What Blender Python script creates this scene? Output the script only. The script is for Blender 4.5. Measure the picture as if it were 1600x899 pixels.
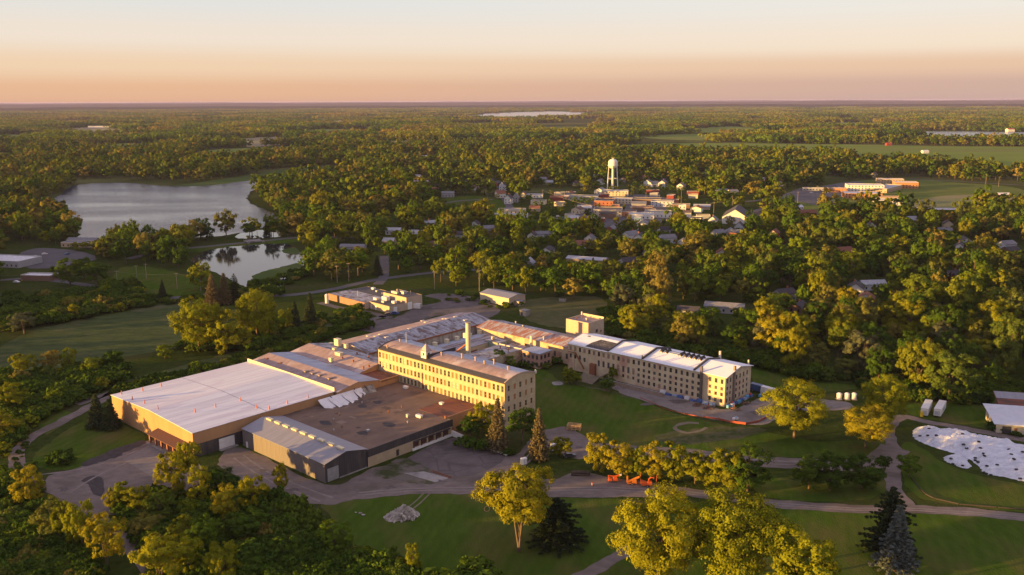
import bpy, bmesh, math, random
import numpy as np
from mathutils import Vector, Matrix, noise as mnoise

for o in list(bpy.data.objects):
    bpy.data.objects.remove(o)
scene = bpy.context.scene
COL = scene.collection
R = math.radians

# ------------------------------------------------------------------ camera
CAM_H = 120.0
FPX, HORIZON, ROLL = 1400.0, 158.0, 0.00375
PITCH = math.atan((449.5 - HORIZON) / FPX)
cam = bpy.data.objects.new('camera', bpy.data.cameras.new('camera'))
COL.objects.link(cam)
cam.data.sensor_width = 36.0
cam.data.lens = 36.0 * FPX / 1600.0
cam.data.clip_start = 1.0
cam.data.clip_end = 120000.0
cam.matrix_world = (Matrix.Translation((0, 0, CAM_H)) @ Matrix.Rotation(R(90) - PITCH, 4, 'X')
                    @ Matrix.Rotation(-ROLL, 4, 'Z'))
scene.camera = cam

# ------------------------------------------------------------------ sky and sun
SUN_AZ, SUN_EL = 198.5, 4.8            # direction TO the sun: degrees counter-clockwise from +X, elevation
world = bpy.data.worlds.new('World')
scene.world = world
world.use_nodes = True
wn, wl = world.node_tree.nodes, world.node_tree.links
bg = wn['Background']
bg.inputs[1].default_value = 0.12
sky = wn.new('ShaderNodeTexSky')
sky.sky_type = 'NISHITA'
sky.sun_disc = False
sky.sun_elevation = R(SUN_EL)
sky.sun_rotation = R(90 - SUN_AZ)
sky.altitude = 100
sky.dust_density = 1.0


def s2l(c):
    return tuple(((v / 255) / 12.92 if v / 255 <= 0.04045 else ((v / 255 + 0.055) / 1.055) ** 2.4) for v in c)


wc = wn.new('ShaderNodeTexCoord')
sep = wn.new('ShaderNodeSeparateXYZ')
wl.new(wc.outputs['Generated'], sep.inputs[0])


def sky_ramp(stops):
    r = wn.new('ShaderNodeValToRGB')
    r.color_ramp.interpolation = 'B_SPLINE' if False else 'EASE'
    el = r.color_ramp.elements
    while len(el) > 1:
        el.remove(el[-1])
    for i, (deg, c) in enumerate(stops):
        p = math.sqrt(max(0.0, math.sin(R(deg))))
        e = el[0] if i == 0 else el.new(p)
        e.position = p
        e.color = (*s2l(c), 1)
    m = wn.new('ShaderNodeMath'); m.operation = 'MAXIMUM'; m.inputs[1].default_value = 0
    wl.new(sep.outputs['Z'], m.inputs[0])
    q = wn.new('ShaderNodeMath'); q.operation = 'SQRT'
    wl.new(m.outputs[0], q.inputs[0])
    wl.new(q.outputs[0], r.inputs[0])
    return r


# evening glow: warm band all round, mauve shadow band opposite the sun
warm = sky_ramp([(0, (223, 174, 146)), (0.8, (231, 184, 149)), (2.2, (239, 209, 178)), (3.8, (239, 224, 209)),
                 (6, (226, 225, 222)), (14, (232, 221, 226)), (40, (214, 202, 222)), (90, (192, 182, 214))])
mauve = sky_ramp([(0, (199, 169, 161)), (0.9, (206, 173, 161)), (2.0, (229, 193, 166)), (3.2, (243, 224, 204)),
                  (6, (236, 231, 225)), (14, (232, 221, 226)), (40, (214, 202, 222)), (90, (192, 182, 214))])
dotn = wn.new('ShaderNodeVectorMath'); dotn.operation = 'DOT_PRODUCT'
wl.new(wc.outputs['Generated'], dotn.inputs[0])
dotn.inputs[1].default_value = (math.cos(R(SUN_AZ)), math.sin(R(SUN_AZ)), 0)
mr = wn.new('ShaderNodeMapRange')
mr.interpolation_type = 'SMOOTHSTEP'
mr.inputs['From Min'].default_value = 0.1
mr.inputs['From Max'].default_value = -0.85
wl.new(dotn.outputs['Value'], mr.inputs['Value'])
mixw = wn.new('ShaderNodeMixRGB')
wl.new(mr.outputs[0], mixw.inputs[0]); wl.new(warm.outputs[0], mixw.inputs[1]); wl.new(mauve.outputs[0], mixw.inputs[2])
scl = wn.new('ShaderNodeMixRGB'); scl.blend_type = 'MULTIPLY'; scl.inputs[0].default_value = 1
k = 0.335 / 0.12          # the sky as photographed, divided by the exposure below
scl.inputs[2].default_value = (k, k, k, 1)
wl.new(mixw.outputs[0], scl.inputs[1])
mixs = wn.new('ShaderNodeMixRGB'); mixs.inputs[0].default_value = 0.96
wl.new(sky.outputs[0], mixs.inputs[1]); wl.new(scl.outputs[0], mixs.inputs[2])
wl.new(mixs.outputs[0], bg.inputs[0])

sun = bpy.data.objects.new('sun', bpy.data.lights.new('sun', 'SUN'))
COL.objects.link(sun)
sun.data.energy = 5.0
sun.data.angle = R(0.6)
sun.data.color = (1.0, 0.565, 0.14)
sun.rotation_euler = (R(90 - SUN_EL), 0, R(SUN_AZ + 90))

scene.view_settings.view_transform = 'Standard'
scene.view_settings.look = 'None'
scene.view_settings.gamma = 1.0
scene.view_settings.exposure = 1.6
scene.render.engine = 'CYCLES'
scene.cycles.use_denoising = True
scene.cycles.max_bounces = 6
scene.cycles.diffuse_bounces = 2
scene.cycles.glossy_bounces = 2
scene.cycles.transmission_bounces = 3
scene.cycles.volume_bounces = 0
scene.cycles.transparent_max_bounces = 6
scene.cycles.caustics_reflective = False
scene.cycles.caustics_refractive = False
scene.cycles.sample_clamp_indirect = 4.0

# ------------------------------------------------------------------ photograph pixel -> place on the ground
CP, SP = math.cos(PITCH), math.sin(PITCH)


def G(x, y, z=0.0):
    u, v = (x - 800) / FPX, -(y - 449.5) / FPX
    u, v = u * math.cos(ROLL) + v * math.sin(ROLL), -u * math.sin(ROLL) + v * math.cos(ROLL)
    d = (u, CP + v * SP, -SP + v * CP)
    t = (z - CAM_H) / d[2]
    return Vector((d[0] * t, d[1] * t, z))


def PX(X, Y, Z=0.0):
    Z = Z - CAM_H
    w = Y * CP - Z * SP
    v, u = (Y * SP + Z * CP) / w, X / w
    return (800 + FPX * (u * math.cos(ROLL) - v * math.sin(ROLL)), 449.5 - FPX * (u * math.sin(ROLL) + v * math.cos(ROLL)))


def inpoly(x, y, poly):
    c = False
    j = len(poly) - 1
    for i in range(len(poly)):
        xi, yi = poly[i]; xj, yj = poly[j]
        if (yi > y) != (yj > y) and x < (xj - xi) * (y - yi) / (yj - yi) + xi:
            c = not c
        j = i
    return c


# ------------------------------------------------------------------ materials
MATS = {}


def mat(name, c1, c2=None, scale=0.6, stretch=(1, 1, 1), rough=0.85, c3=None, scale3=0.05, lo3=0.5, hi3=0.62,
        lo=0.35, hi=0.65, bump=0.0, bscale=None, metal=0.0, spec=0.3, detail=6, coord='Object', rnd=0.0, crack=None, rot=0.0, stripe=0.0):
    """noise blend of two colours, with an optional third one in larger patches"""
    if name in MATS:
        return MATS[name]
    m = bpy.data.materials.new(name)
    m.use_nodes = True
    n, l = m.node_tree.nodes, m.node_tree.links
    b = n['Principled BSDF']
    b.inputs['Roughness'].default_value = rough
    b.inputs['Metallic'].default_value = metal
    b.inputs['Specular IOR Level'].default_value = spec
    tc = n.new('ShaderNodeTexCoord')
    if coord == 'World':
        geo = n.new('ShaderNodeNewGeometry')
        src = geo.outputs['Position']
    else:
        src = tc.outputs[coord]
    mp = n.new('ShaderNodeMapping')
    mp.inputs['Scale'].default_value = stretch
    mp.inputs['Rotation'].default_value = (0, 0, rot)
    l.new(src, mp.inputs[0])

    def noise_fac(sc, a, c, vec=mp, det=detail):
        t = n.new('ShaderNodeTexNoise')
        t.inputs['Scale'].default_value = sc
        t.inputs['Detail'].default_value = det
        t.inputs['Roughness'].default_value = 0.65
        l.new(vec.outputs[0], t.inputs['Vector'])
        r = n.new('ShaderNodeMapRange')
        r.inputs['From Min'].default_value = a
        r.inputs['From Max'].default_value = c
        l.new(t.outputs[0], r.inputs['Value'])
        return r, t
    if c2 is None:
        c2 = tuple(v * 0.8 for v in c1)
    f, t1 = noise_fac(scale, lo, hi)
    mx = n.new('ShaderNodeMixRGB')
    l.new(f.outputs[0], mx.inputs[0])
    mx.inputs[1].default_value = (*c1, 1)
    mx.inputs[2].default_value = (*c2, 1)
    out = mx.outputs[0]
    if c3:
        mp3 = n.new('ShaderNodeMapping')
        mp3.inputs['Rotation'].default_value = (0, 0, rot)
        mp3.inputs['Location'].default_value = (3.3, 7.1, 0)
        mp3.inputs['Scale'].default_value = tuple(math.sqrt(abs(v)) for v in stretch)
        l.new(src, mp3.inputs[0])
        f3, _ = noise_fac(scale3, lo3, hi3, mp3)
        m3 = n.new('ShaderNodeMixRGB')
        l.new(f3.outputs[0], m3.inputs[0])
        l.new(out, m3.inputs[1])
        m3.inputs[2].default_value = (*c3, 1)
        out = m3.outputs[0]
    if crack:
        vo = n.new('ShaderNodeTexVoronoi')
        vo.feature = 'DISTANCE_TO_EDGE'
        vo.inputs['Scale'].default_value = crack
        l.new(mp.outputs[0], vo.inputs['Vector'])
        cr = n.new('ShaderNodeMapRange')
        cr.inputs['From Min'].default_value = 0.0
        cr.inputs['From Max'].default_value = 0.03
        cr.inputs['To Min'].default_value = 0.6
        cr.inputs['To Max'].default_value = 0.0
        l.new(vo.outputs['Distance'], cr.inputs['Value'])
        mc = n.new('ShaderNodeMixRGB')
        l.new(cr.outputs[0], mc.inputs[0])
        l.new(out, mc.inputs[1])
        mc.inputs[2].default_value = (*[v * 0.45 for v in c1], 1)
        out = mc.outputs[0]
    if stripe:
        wv = n.new('ShaderNodeTexWave')
        wv.inputs['Scale'].default_value = stripe
        wv.inputs['Distortion'].default_value = 5.0
        wv.inputs['Detail'].default_value = 2
        l.new(mp.outputs[0], wv.inputs['Vector'])
        sm = n.new('ShaderNodeMapRange')
        sm.inputs['To Min'].default_value = 0.955
        sm.inputs['To Max'].default_value = 1.045
        l.new(wv.outputs['Fac'], sm.inputs['Value'])
        sh_ = n.new('ShaderNodeHueSaturation')
        l.new(sm.outputs[0], sh_.inputs['Value'])
        l.new(out, sh_.inputs['Color'])
        out = sh_.outputs[0]
    if rnd:
        oi = n.new('ShaderNodeObjectInfo')
        hs = n.new('ShaderNodeHueSaturation')
        r2 = n.new('ShaderNodeMapRange')
        r2.inputs['To Min'].default_value = 1 - rnd
        r2.inputs['To Max'].default_value = 1 + rnd
        l.new(oi.outputs['Random'], r2.inputs['Value'])
        l.new(r2.outputs[0], hs.inputs['Value'])
        l.new(out, hs.inputs['Color'])
        out = hs.outputs[0]
    l.new(out, b.inputs['Base Color'])
    if bump:
        bt = n.new('ShaderNodeTexNoise')
        bt.inputs['Scale'].default_value = bscale or scale * 3
        bt.inputs['Detail'].default_value = 4
        l.new(mp.outputs[0], bt.inputs['Vector'])
        bp = n.new('ShaderNodeBump')
        bp.inputs['Strength'].default_value = 1.0
        bp.inputs['Distance'].default_value = bump
        l.new(bt.outputs[0], bp.inputs['Height'])
        l.new(bp.outputs[0], b.inputs['Normal'])
    MATS[name] = m
    return m


def leaf_mat(name, stops, trans=0.25, tint=(1.25, 1.1, 0.6)):
    """foliage: colour chosen per tree, small change per leaf, light passing through"""
    m = bpy.data.materials.new(name)
    m.use_nodes = True
    n, l = m.node_tree.nodes, m.node_tree.links
    n.remove(n['Principled BSDF'])
    out = n['Material Output']
    oi = n.new('ShaderNodeObjectInfo')
    r = n.new('ShaderNodeValToRGB')
    el = r.color_ramp.elements
    while len(el) > 1:
        el.remove(el[-1])
    for i, (p, c) in enumerate(stops):
        e = el[0] if i == 0 else el.new(p)
        e.position = p
        e.color = (*c, 1)
    l.new(oi.outputs['Random'], r.inputs[0])
    at = n.new('ShaderNodeAttribute')
    at.attribute_name = 'tone'
    hs = n.new('ShaderNodeHueSaturation')
    mrv = n.new('ShaderNodeMapRange')
    mrv.inputs['To Min'].default_value = 0.74
    mrv.inputs['To Max'].default_value = 1.6
    l.new(at.outputs['Fac'], mrv.inputs['Value'])
    l.new(mrv.outputs[0], hs.inputs['Value'])
    l.new(r.outputs[0], hs.inputs['Color'])
    d = n.new('ShaderNodeBsdfDiffuse')
    l.new(hs.outputs[0], d.inputs[0])
    t = n.new('ShaderNodeBsdfTranslucent')
    tm = n.new('ShaderNodeMixRGB'); tm.blend_type = 'MULTIPLY'; tm.inputs[0].default_value = 1
    l.new(hs.outputs[0], tm.inputs[1]); tm.inputs[2].default_value = (*tint, 1)
    l.new(tm.outputs[0], t.inputs[0])
    ms = n.new('ShaderNodeMixShader'); ms.inputs[0].default_value = trans
    l.new(d.outputs[0], ms.inputs[1]); l.new(t.outputs[0], ms.inputs[2])
    l.new(ms.outputs[0], out.inputs[0])
    MATS[name] = m
    return m


ORD = ['first', 'second', 'third', 'fourth', 'fifth', 'sixth', 'seventh', 'eighth', 'ninth', 'tenth', 'eleventh', 'twelfth', 'thirteenth', 'fourteenth', 'fifteenth', 'sixteenth', 'seventeenth', 'eighteenth', 'nineteenth', 'twentieth']
ORD += ['twenty-' + w for w in ORD[:9]] + ['thirtieth']


# ------------------------------------------------------------------ objects
def tag(o, label=None, cat=None, group=None, kind=None):
    if label: o['label'] = label
    if cat: o['category'] = cat
    if group: o['group'] = group
    if kind: o['kind'] = kind
    return o


def empty(name, loc=(0, 0, 0), rz=0.0, scale=(1, 1, 1)):
    o = bpy.data.objects.new(name, None)
    COL.objects.link(o)
    o.location = loc
    o.rotation_euler = (0, 0, rz)
    o.scale = scale
    o.empty_display_size = 0.5
    return o


def thing(name, label, cat, loc=(0, 0, 0), rz=0.0, group=None):
    return tag(empty(name, loc, rz), label, cat, group)


def link(name, me, parent=None, loc=(0, 0, 0), rz=0.0):
    o = bpy.data.objects.new(name, me)
    COL.objects.link(o)
    o.parent = parent
    o.location = loc
    if rz:
        o.rotation_euler = (0, 0, rz)
    return o


class MB:
    def __init__(self):
        self.v, self.f = [], []

    def add(self, vs, fs):
        k = len(self.v)
        self.v += [tuple(p) for p in vs]
        self.f += [tuple(i + k for i in f) for f in fs]
        return self

    def box(self, x0, x1, y0, y1, z0, z1):
        return self.add([(x0, y0, z0), (x1, y0, z0), (x1, y1, z0), (x0, y1, z0), (x0, y0, z1), (x1, y0, z1), (x1, y1, z1), (x0, y1, z1)],
                        [(0, 3, 2, 1), (4, 5, 6, 7), (0, 1, 5, 4), (1, 2, 6, 5), (2, 3, 7, 6), (3, 0, 4, 7)])

    def cyl(self, x, y, z0, z1, r0, r1=None, n=12, cap=True):
        r1 = r0 if r1 is None else r1
        vs = []
        for z, r in ((z0, r0), (z1, r1)):
            vs += [(x + r * math.cos(2 * math.pi * i / n), y + r * math.sin(2 * math.pi * i / n), z) for i in range(n)]
        fs = [(i, (i + 1) % n, n + (i + 1) % n, n + i) for i in range(n)]
        if cap:
            fs += [tuple(range(n - 1, -1, -1)), tuple(range(n, 2 * n))]
        return self.add(vs, fs)

    def tube(self, pts, radii, n=7, cap=True):
        pts = [Vector(p) for p in pts]
        if not hasattr(radii, '__len__'):
            radii = [radii] * len(pts)
        vs = []
        for i, p in enumerate(pts):
            d = (pts[min(i + 1, len(pts) - 1)] - pts[max(i - 1, 0)]).normalized()
            a = d.orthogonal().normalized() if abs(d.z) < 0.95 else Vector((1, 0, 0)).cross(d).normalized()
            if i and False:
                pass
            b = d.cross(a)
            vs += [p + (a * math.cos(2 * math.pi * j / n) + b * math.sin(2 * math.pi * j / n)) * radii[i] for j in range(n)]
        fs = []
        for i in range(len(pts) - 1):
            fs += [(i * n + j, i * n + (j + 1) % n, (i + 1) * n + (j + 1) % n, (i + 1) * n + j) for j in range(n)]
        if cap:
            fs += [tuple(range(n - 1, -1, -1)), tuple(range((len(pts) - 1) * n, len(pts) * n))]
        return self.add(vs, fs)

    def bar(self, p, q, w, h=None):
        p, q = Vector(p), Vector(q)
        h = h or w
        d = (q - p).normalized()
        s = d.cross(Vector((0, 0, 1)))
        s = s.normalized() if s.length > 1e-4 else Vector((1, 0, 0))
        t = s.cross(d)
        vs = [c + s * (w / 2 * i) + t * (h / 2 * j) for c in (p, q) for i, j in ((-1, -1), (1, -1), (1, 1), (-1, 1))]
        return self.add(vs, [(0, 1, 2, 3), (7, 6, 5, 4), (0, 4, 5, 1), (1, 5, 6, 2), (2, 6, 7, 3), (3, 7, 4, 0)])

    def prism(self, poly, z0, z1):
        n = len(poly)
        return self.add([(x, y, z0) for x, y in poly] + [(x, y, z1) for x, y in poly],
                        [tuple(range(n - 1, -1, -1)), tuple(range(n, 2 * n))] + [(i, (i + 1) % n, n + (i + 1) % n, n + i) for i in range(n)])

    def mesh(self, name, m=None, smooth=False):
        me = bpy.data.meshes.new(name)
        me.from_pydata(self.v, [], self.f)
        if m: me.materials.append(m)
        if smooth:
            me.polygons.foreach_set('use_smooth', [True] * len(me.polygons))
        me.update()
        return me

    def build(self, name, m, parent=None, smooth=False, loc=(0, 0, 0), rz=0.0):
        return link(name, self.mesh(name, m, smooth), parent, loc, rz)


def box(name, m, parent, *a):
    return MB().box(*a).build(name, m, parent)


def wall(root, p0, p1, z0, z1, m, openings=(), depth=0.22, top=None, name='wall', inset_m=None):
    """wall face from p0 to p1 (outside on the right hand), holes with reveals; top: [(u, z)] profile added above z1"""
    p0, p1 = Vector((*p0, 0)), Vector((*p1, 0))
    L = (p1 - p0).length
    d = (p1 - p0) / L
    inn = Vector((-d.y, d.x, 0))
    mb = MB()
    us = sorted({0, L, *[round(o[0], 3) for o in openings], *[round(o[1], 3) for o in openings]})
    vs = sorted({z0, z1, *[round(o[2], 3) for o in openings], *[round(o[3], 3) for o in openings]})

    def P(u, v, y=0.0):
        return p0 + d * u + inn * y + Vector((0, 0, v))
    if openings:
        for i in range(len(us) - 1):
            run = None
            for j in range(len(vs) - 1):
                cu, cv = (us[i] + us[i + 1]) / 2, (vs[j] + vs[j + 1]) / 2
                hole = any(o[0] < cu < o[1] and o[2] < cv < o[3] for o in openings)
                if not hole:
                    mb.add([P(us[i], vs[j]), P(us[i + 1], vs[j]), P(us[i + 1], vs[j + 1]), P(us[i], vs[j + 1])], [(0, 1, 2, 3)])
        for u0, u1, v0, v1 in openings:
            mb.add([P(u0, v0), P(u1, v0), P(u1, v1), P(u0, v1), P(u0, v0, depth), P(u1, v0, depth), P(u1, v1, depth), P(u0, v1, depth)],
                   [(0, 4, 5, 1), (1, 5, 6, 2), (2, 6, 7, 3), (3, 7, 4, 0)])
    else:
        mb.add([P(0, z0), P(L, z0), P(L, z1), P(0, z1)], [(0, 1, 2, 3)])
    if top:
        pts = [P(0, z1), P(L, z1)] + [P(u, v) for u, v in sorted(top, reverse=True)]
        mb.add(pts, [tuple(range(len(pts)))])
    # inner skin so that the wall has thickness
    t = 0.35
    mb.add([P(0, z0, t), P(L, z0, t), P(L, z1, t), P(0, z1, t)], [(0, 3, 2, 1)]) if not openings else None
    return mb.build(name, m, root)


WIN = {}


def window_meshes(w, h, frame_m, bars=(1, 2)):
    key = (round(w, 2), round(h, 2), frame_m.name, bars)
    if key not in WIN:
        mb = MB()
        t = 0.09
        mb.box(-w / 2, -w / 2 + t, 0.10, 0.2, 0, h).box(w / 2 - t, w / 2, 0.10, 0.2, 0, h)
        mb.box(-w / 2 + t, w / 2 - t, 0.10, 0.2, 0, t).box(-w / 2 + t, w / 2 - t, 0.10, 0.2, h - t, h)
        for i in range(bars[0]):
            x = -w / 2 + w * (i + 1) / (bars[0] + 1)
            mb.box(x - 0.03, x + 0.03, 0.12, 0.18, t, h - t)
        for i in range(bars[1] - 1):
            z = h * (i + 1) / bars[1]
            mb.box(-w / 2 + t, w / 2 - t, 0.115, 0.185, z - 0.04, z + 0.04)
        WIN[key] = mb.mesh('window', frame_m)
    return WIN[key]


PANES = {}


def pane_mesh(w, h, m):
    key = (round(w, 2), round(h, 2), m.name)
    if key not in PANES:
        PANES[key] = MB().box(-w / 2, w / 2, 0.205, 0.235, 0, h).mesh('pane', m)
    return PANES[key]


def window(root, p0, p1, u, v, w, h, frame_m, pane_m, bars=(1, 2), sill=None):
    """u, v: centre of the opening along the wall and above the ground"""
    p0, p1 = Vector((*p0, 0)), Vector((*p1, 0))
    d = (p1 - p0).normalized()
    q = p0 + d * u
    o = link('window', window_meshes(w, h, frame_m, bars), root, (q.x, q.y, v - h / 2), math.atan2(d.y, d.x))
    link('pane', pane_mesh(w, h, pane_m), o)
    return o


def gable_roof(root, x0, x1, y0, y1, ze, zr, axis, m, over=0.35, th=0.22, m2=None, name='roof'):
    """ridge along axis; each slope a slab of its own"""
    out = []
    if axis == 'x':
        ym = (y0 + y1) / 2
        k = (zr - ze) / (ym - y0)
        for s, ye in ((-1, y0), (1, y1)):
            yo = ye + s * over
            zo = ze - k * over
            vs = [(x0 - over, yo, zo), (x1 + over, yo, zo), (x1 + over, ym, zr), (x0 - over, ym, zr)]
            out.append((vs, s))
    else:
        xm = (x0 + x1) / 2
        k = (zr - ze) / (xm - x0)
        for s, xe in ((-1, x0), (1, x1)):
            xo = xe + s * over
            zo = ze - k * over
            vs = [(xo, y1 + over, zo), (xo, y0 - over, zo), (xm, y0 - over, zr), (xm, y1 + over, zr)]
            if s > 0:
                vs = vs
            out.append((vs, s))
    objs = []
    for i, (vs, s) in enumerate(out):
        top = [(x, y, z + th) for x, y, z in vs]
        f = [(0, 1, 2, 3), (7, 6, 5, 4), (0, 4, 5, 1), (1, 5, 6, 2), (2, 6, 7, 3), (3, 7, 4, 0)]
        objs.append(MB().add(vs + top, f).build(name, (m2 if (i and m2) else m), root))
    for o in objs:
        bm = bmesh.new(); bm.from_mesh(o.data); bmesh.ops.recalc_face_normals(bm, faces=bm.faces); bm.to_mesh(o.data); bm.free()
    return objs
# ================================================================== the ground and everything laid on it
GRASS = mat('meadow', (0.026, 0.042, 0.008), (0.050, 0.068, 0.014), scale=0.35, coord='World', c3=(0.060, 0.058, 0.026), scale3=0.03, lo3=0.5, hi3=0.72, bump=0.25, bscale=1.3, rough=0.95, spec=0.0)
FOREST_FLOOR = mat('forest_floor', (0.045, 0.058, 0.016), (0.07, 0.082, 0.024), scale=0.006, coord='World', c3=(0.12, 0.13, 0.045), scale3=0.0016, rough=0.95, spec=0.0)
LAWN = mat('lawn', (0.038, 0.074, 0.008), (0.064, 0.104, 0.014), stripe=0.12, scale=0.3, stretch=(1, 0.35, 1), rot=0.75, coord='World', c3=(0.098, 0.088, 0.028), scale3=0.06, lo3=0.45, hi3=0.72, lo=0.3, hi=0.7, bump=0.14, bscale=2.2, rough=0.95, spec=0.0)
FIELD = mat('crop_field', (0.17, 0.225, 0.048), (0.14, 0.19, 0.045), scale=0.012, stretch=(0.15, 1, 1), coord='World', c3=(0.16, 0.18, 0.06), scale3=0.004, rough=0.95, spec=0.0)
MARSH = mat('marsh', (0.055, 0.095, 0.025), (0.085, 0.115, 0.04), scale=0.03, stretch=(0.4, 1, 1), coord='World', rough=0.9, spec=0.0)
GRAVEL = mat('gravel', (0.195, 0.160, 0.140), (0.135, 0.112, 0.100), scale=0.25, coord='World', c3=(0.10, 0.082, 0.068), scale3=0.045, lo3=0.48, hi3=0.68, bump=0.03, bscale=6, rough=0.95, spec=0.15, stretch=(1, 1.6, 1))
ASPHALT = mat('old_asphalt', (0.135, 0.115, 0.108), (0.092, 0.079, 0.075), scale=0.12, coord='World', c3=(0.060, 0.055, 0.050), scale3=0.06, lo3=0.56, hi3=0.66, crack=0.09, rough=0.93, spec=0.2, bump=0.02, bscale=5)
ASPHALT2 = mat('town_asphalt', (0.10, 0.095, 0.10), (0.075, 0.072, 0.078), scale=0.05, coord='World', rough=0.93, spec=0.2)
PATCHY = mat('weedy_gravel', (0.13, 0.115, 0.095), (0.045, 0.055, 0.02), scale=0.16, coord='World', lo=0.42, hi=0.58, rough=0.95, spec=0.1, bump=0.05, bscale=3)
TARSTAIN = mat('tar_stain', (0.030, 0.026, 0.028), (0.055, 0.048, 0.046), scale=0.5, coord='World', rough=0.9)
CONCRETE = mat('concrete', (0.30, 0.285, 0.265), (0.23, 0.215, 0.20), scale=0.5, coord='World', rough=0.9, c3=(0.17, 0.16, 0.15), scale3=0.12)
SAND = mat('bare_soil', (0.20, 0.165, 0.115), (0.13, 0.11, 0.075), scale=0.4, coord='World', rough=0.95, spec=0.1, bump=0.08, bscale=1.5)
WORN = mat('worn_grass', (0.10, 0.095, 0.05), (0.05, 0.065, 0.02), scale=0.3, coord='World', lo=0.4, hi=0.6, rough=0.95, spec=0.0)


def catmull(pts, closed, n):
    out = []
    N = len(pts)
    rng = range(N) if closed else range(N - 1)
    for i in rng:
        g = (lambda k: pts[k % N]) if closed else (lambda k: pts[min(max(k, 0), N - 1)])
        p0, p1, p2, p3 = g(i - 1), g(i), g(i + 1), g(i + 2)
        for j in range(n):
            t = j / n
            out.append(0.5 * ((2 * p1) + (-p0 + p2) * t + (2 * p0 - 5 * p1 + 4 * p2 - p3) * t * t + (-p0 + 3 * p1 - 3 * p2 + p3) * t ** 3))
    if not closed:
        out.append(pts[-1].copy())
    return out


def sheet(name, px, m, z, jitter=0.4, smooth=9, kind='structure', label=None):
    pts = [G(x, y) for x, y in px]
    if smooth > 1:
        pts = catmull(pts, True, smooth)
    out = []
    for p in pts:
        f_ = 0.23 if jitter < 2.5 else 0.05
        a = (mnoise.noise(Vector((p.x * f_, p.y * f_, 1.7))) + 0.6 * mnoise.noise(Vector((p.x * f_ * 3.1, p.y * f_ * 3.1, 1.7)))) * jitter * 1.3
        b = (mnoise.noise(Vector((p.x * f_, p.y * f_, 9.2))) + 0.6 * mnoise.noise(Vector((p.x * f_ * 3.1, p.y * f_ * 3.1, 9.2)))) * jitter * 1.3
        out.append((p.x + a, p.y + b, z))
    ar = sum(out[i][0] * out[(i + 1) % len(out)][1] - out[(i + 1) % len(out)][0] * out[i][1] for i in range(len(out)))
    if ar < 0:
        out.reverse()
    o = MB().add(out, [tuple(range(len(out)))]).build(name, m)
    tag(o, label, None, None, kind)
    return o


def ribbon(name, px, width, m, z, jitter=0.9, n=14, zs=None):
    pts = catmull([G(x, y) for x, y in px], False, n)
    vs = []
    for i, p in enumerate(pts):
        d = (pts[min(i + 1, len(pts) - 1)] - pts[max(i - 1, 0)]).normalized()
        s = Vector((-d.y, d.x, 0))
        w = width / 2
        j1 = mnoise.noise(Vector((p.x * 0.2, p.y * 0.2, 4.1))) * jitter
        j2 = mnoise.noise(Vector((p.x * 0.2, p.y * 0.2, 8.8))) * jitter
        vs += [(p.x + s.x * (w + j1), p.y + s.y * (w + j1), z), (p.x - s.x * (w + j2), p.y - s.y * (w + j2), z)]
    fs = [(2 * i + 1, 2 * i + 3, 2 * i + 2, 2 * i) for i in range(len(pts) - 1)]
    return tag(MB().add(vs, fs).build(name, m), kind='structure')


# the ground: near meadow set in a very large forest floor, one sheet
nb = MB()
rings = [0, 200, 600, 1200, 2500, 6000, 14000, 30000, 42000]
vs, fs = [(0.0, 0.0, 0.0)], []
NSEG = 48
for r in rings[1:]:
    vs += [(r * math.cos(2 * math.pi * i / NSEG), r * math.sin(2 * math.pi * i / NSEG), 0.0) for i in range(NSEG)]
for k in range(len(rings) - 1):
    for i in range(NSEG):
        j = (i + 1) % NSEG
        if k == 0:
            fs.append((0, 1 + i, 1 + j))
        else:
            a, b = 1 + (k - 1) * NSEG, 1 + k * NSEG
            fs.append((a + i, b + i, b + j, a + j))
go = nb.add(vs, fs).build('ground', FOREST_FLOOR)
go.data.materials.append(GRASS)
go.data.polygons.foreach_set('material_index', [1 if max(abs(Vector(go.data.vertices[i].co).length) for i in p.vertices) < 1300 else 0 for p in go.data.polygons])
tag(go, kind='structure')

# far hills on the skyline
HILL = mat('far_wooded_ridge', (0.028, 0.038, 0.012), (0.045, 0.052, 0.018), scale=0.004, coord='World', rough=1, spec=0.0)
for dist, hh, ph in ((15000, 62, 0.3), (23000, 96, 2.1), (34000, 121, 4.4)):
    vs, fs = [], []
    N = 160
    for i in range(N + 1):
        a = R(52) + R(76) * i / N
        h = hh * (0.72 + 0.28 * (0.5 + 0.5 * mnoise.fractal(Vector((i * 0.11, ph, 0.0)), 1.0, 2.0, 5)))
        for r, z in ((dist - 1800, -3), (dist, max(h, 4)), (dist + 2200, -3)):
            vs.append((r * math.cos(a), r * math.sin(a), z))
    for i in range(N):
        for j in range(2):
            fs.append((i * 3 + j, i * 3 + 3 + j, i * 3 + 4 + j, i * 3 + 1 + j))
    o = MB().add(vs, fs).build('hills', HILL, smooth=True)
    tag(o, kind='structure')

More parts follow.
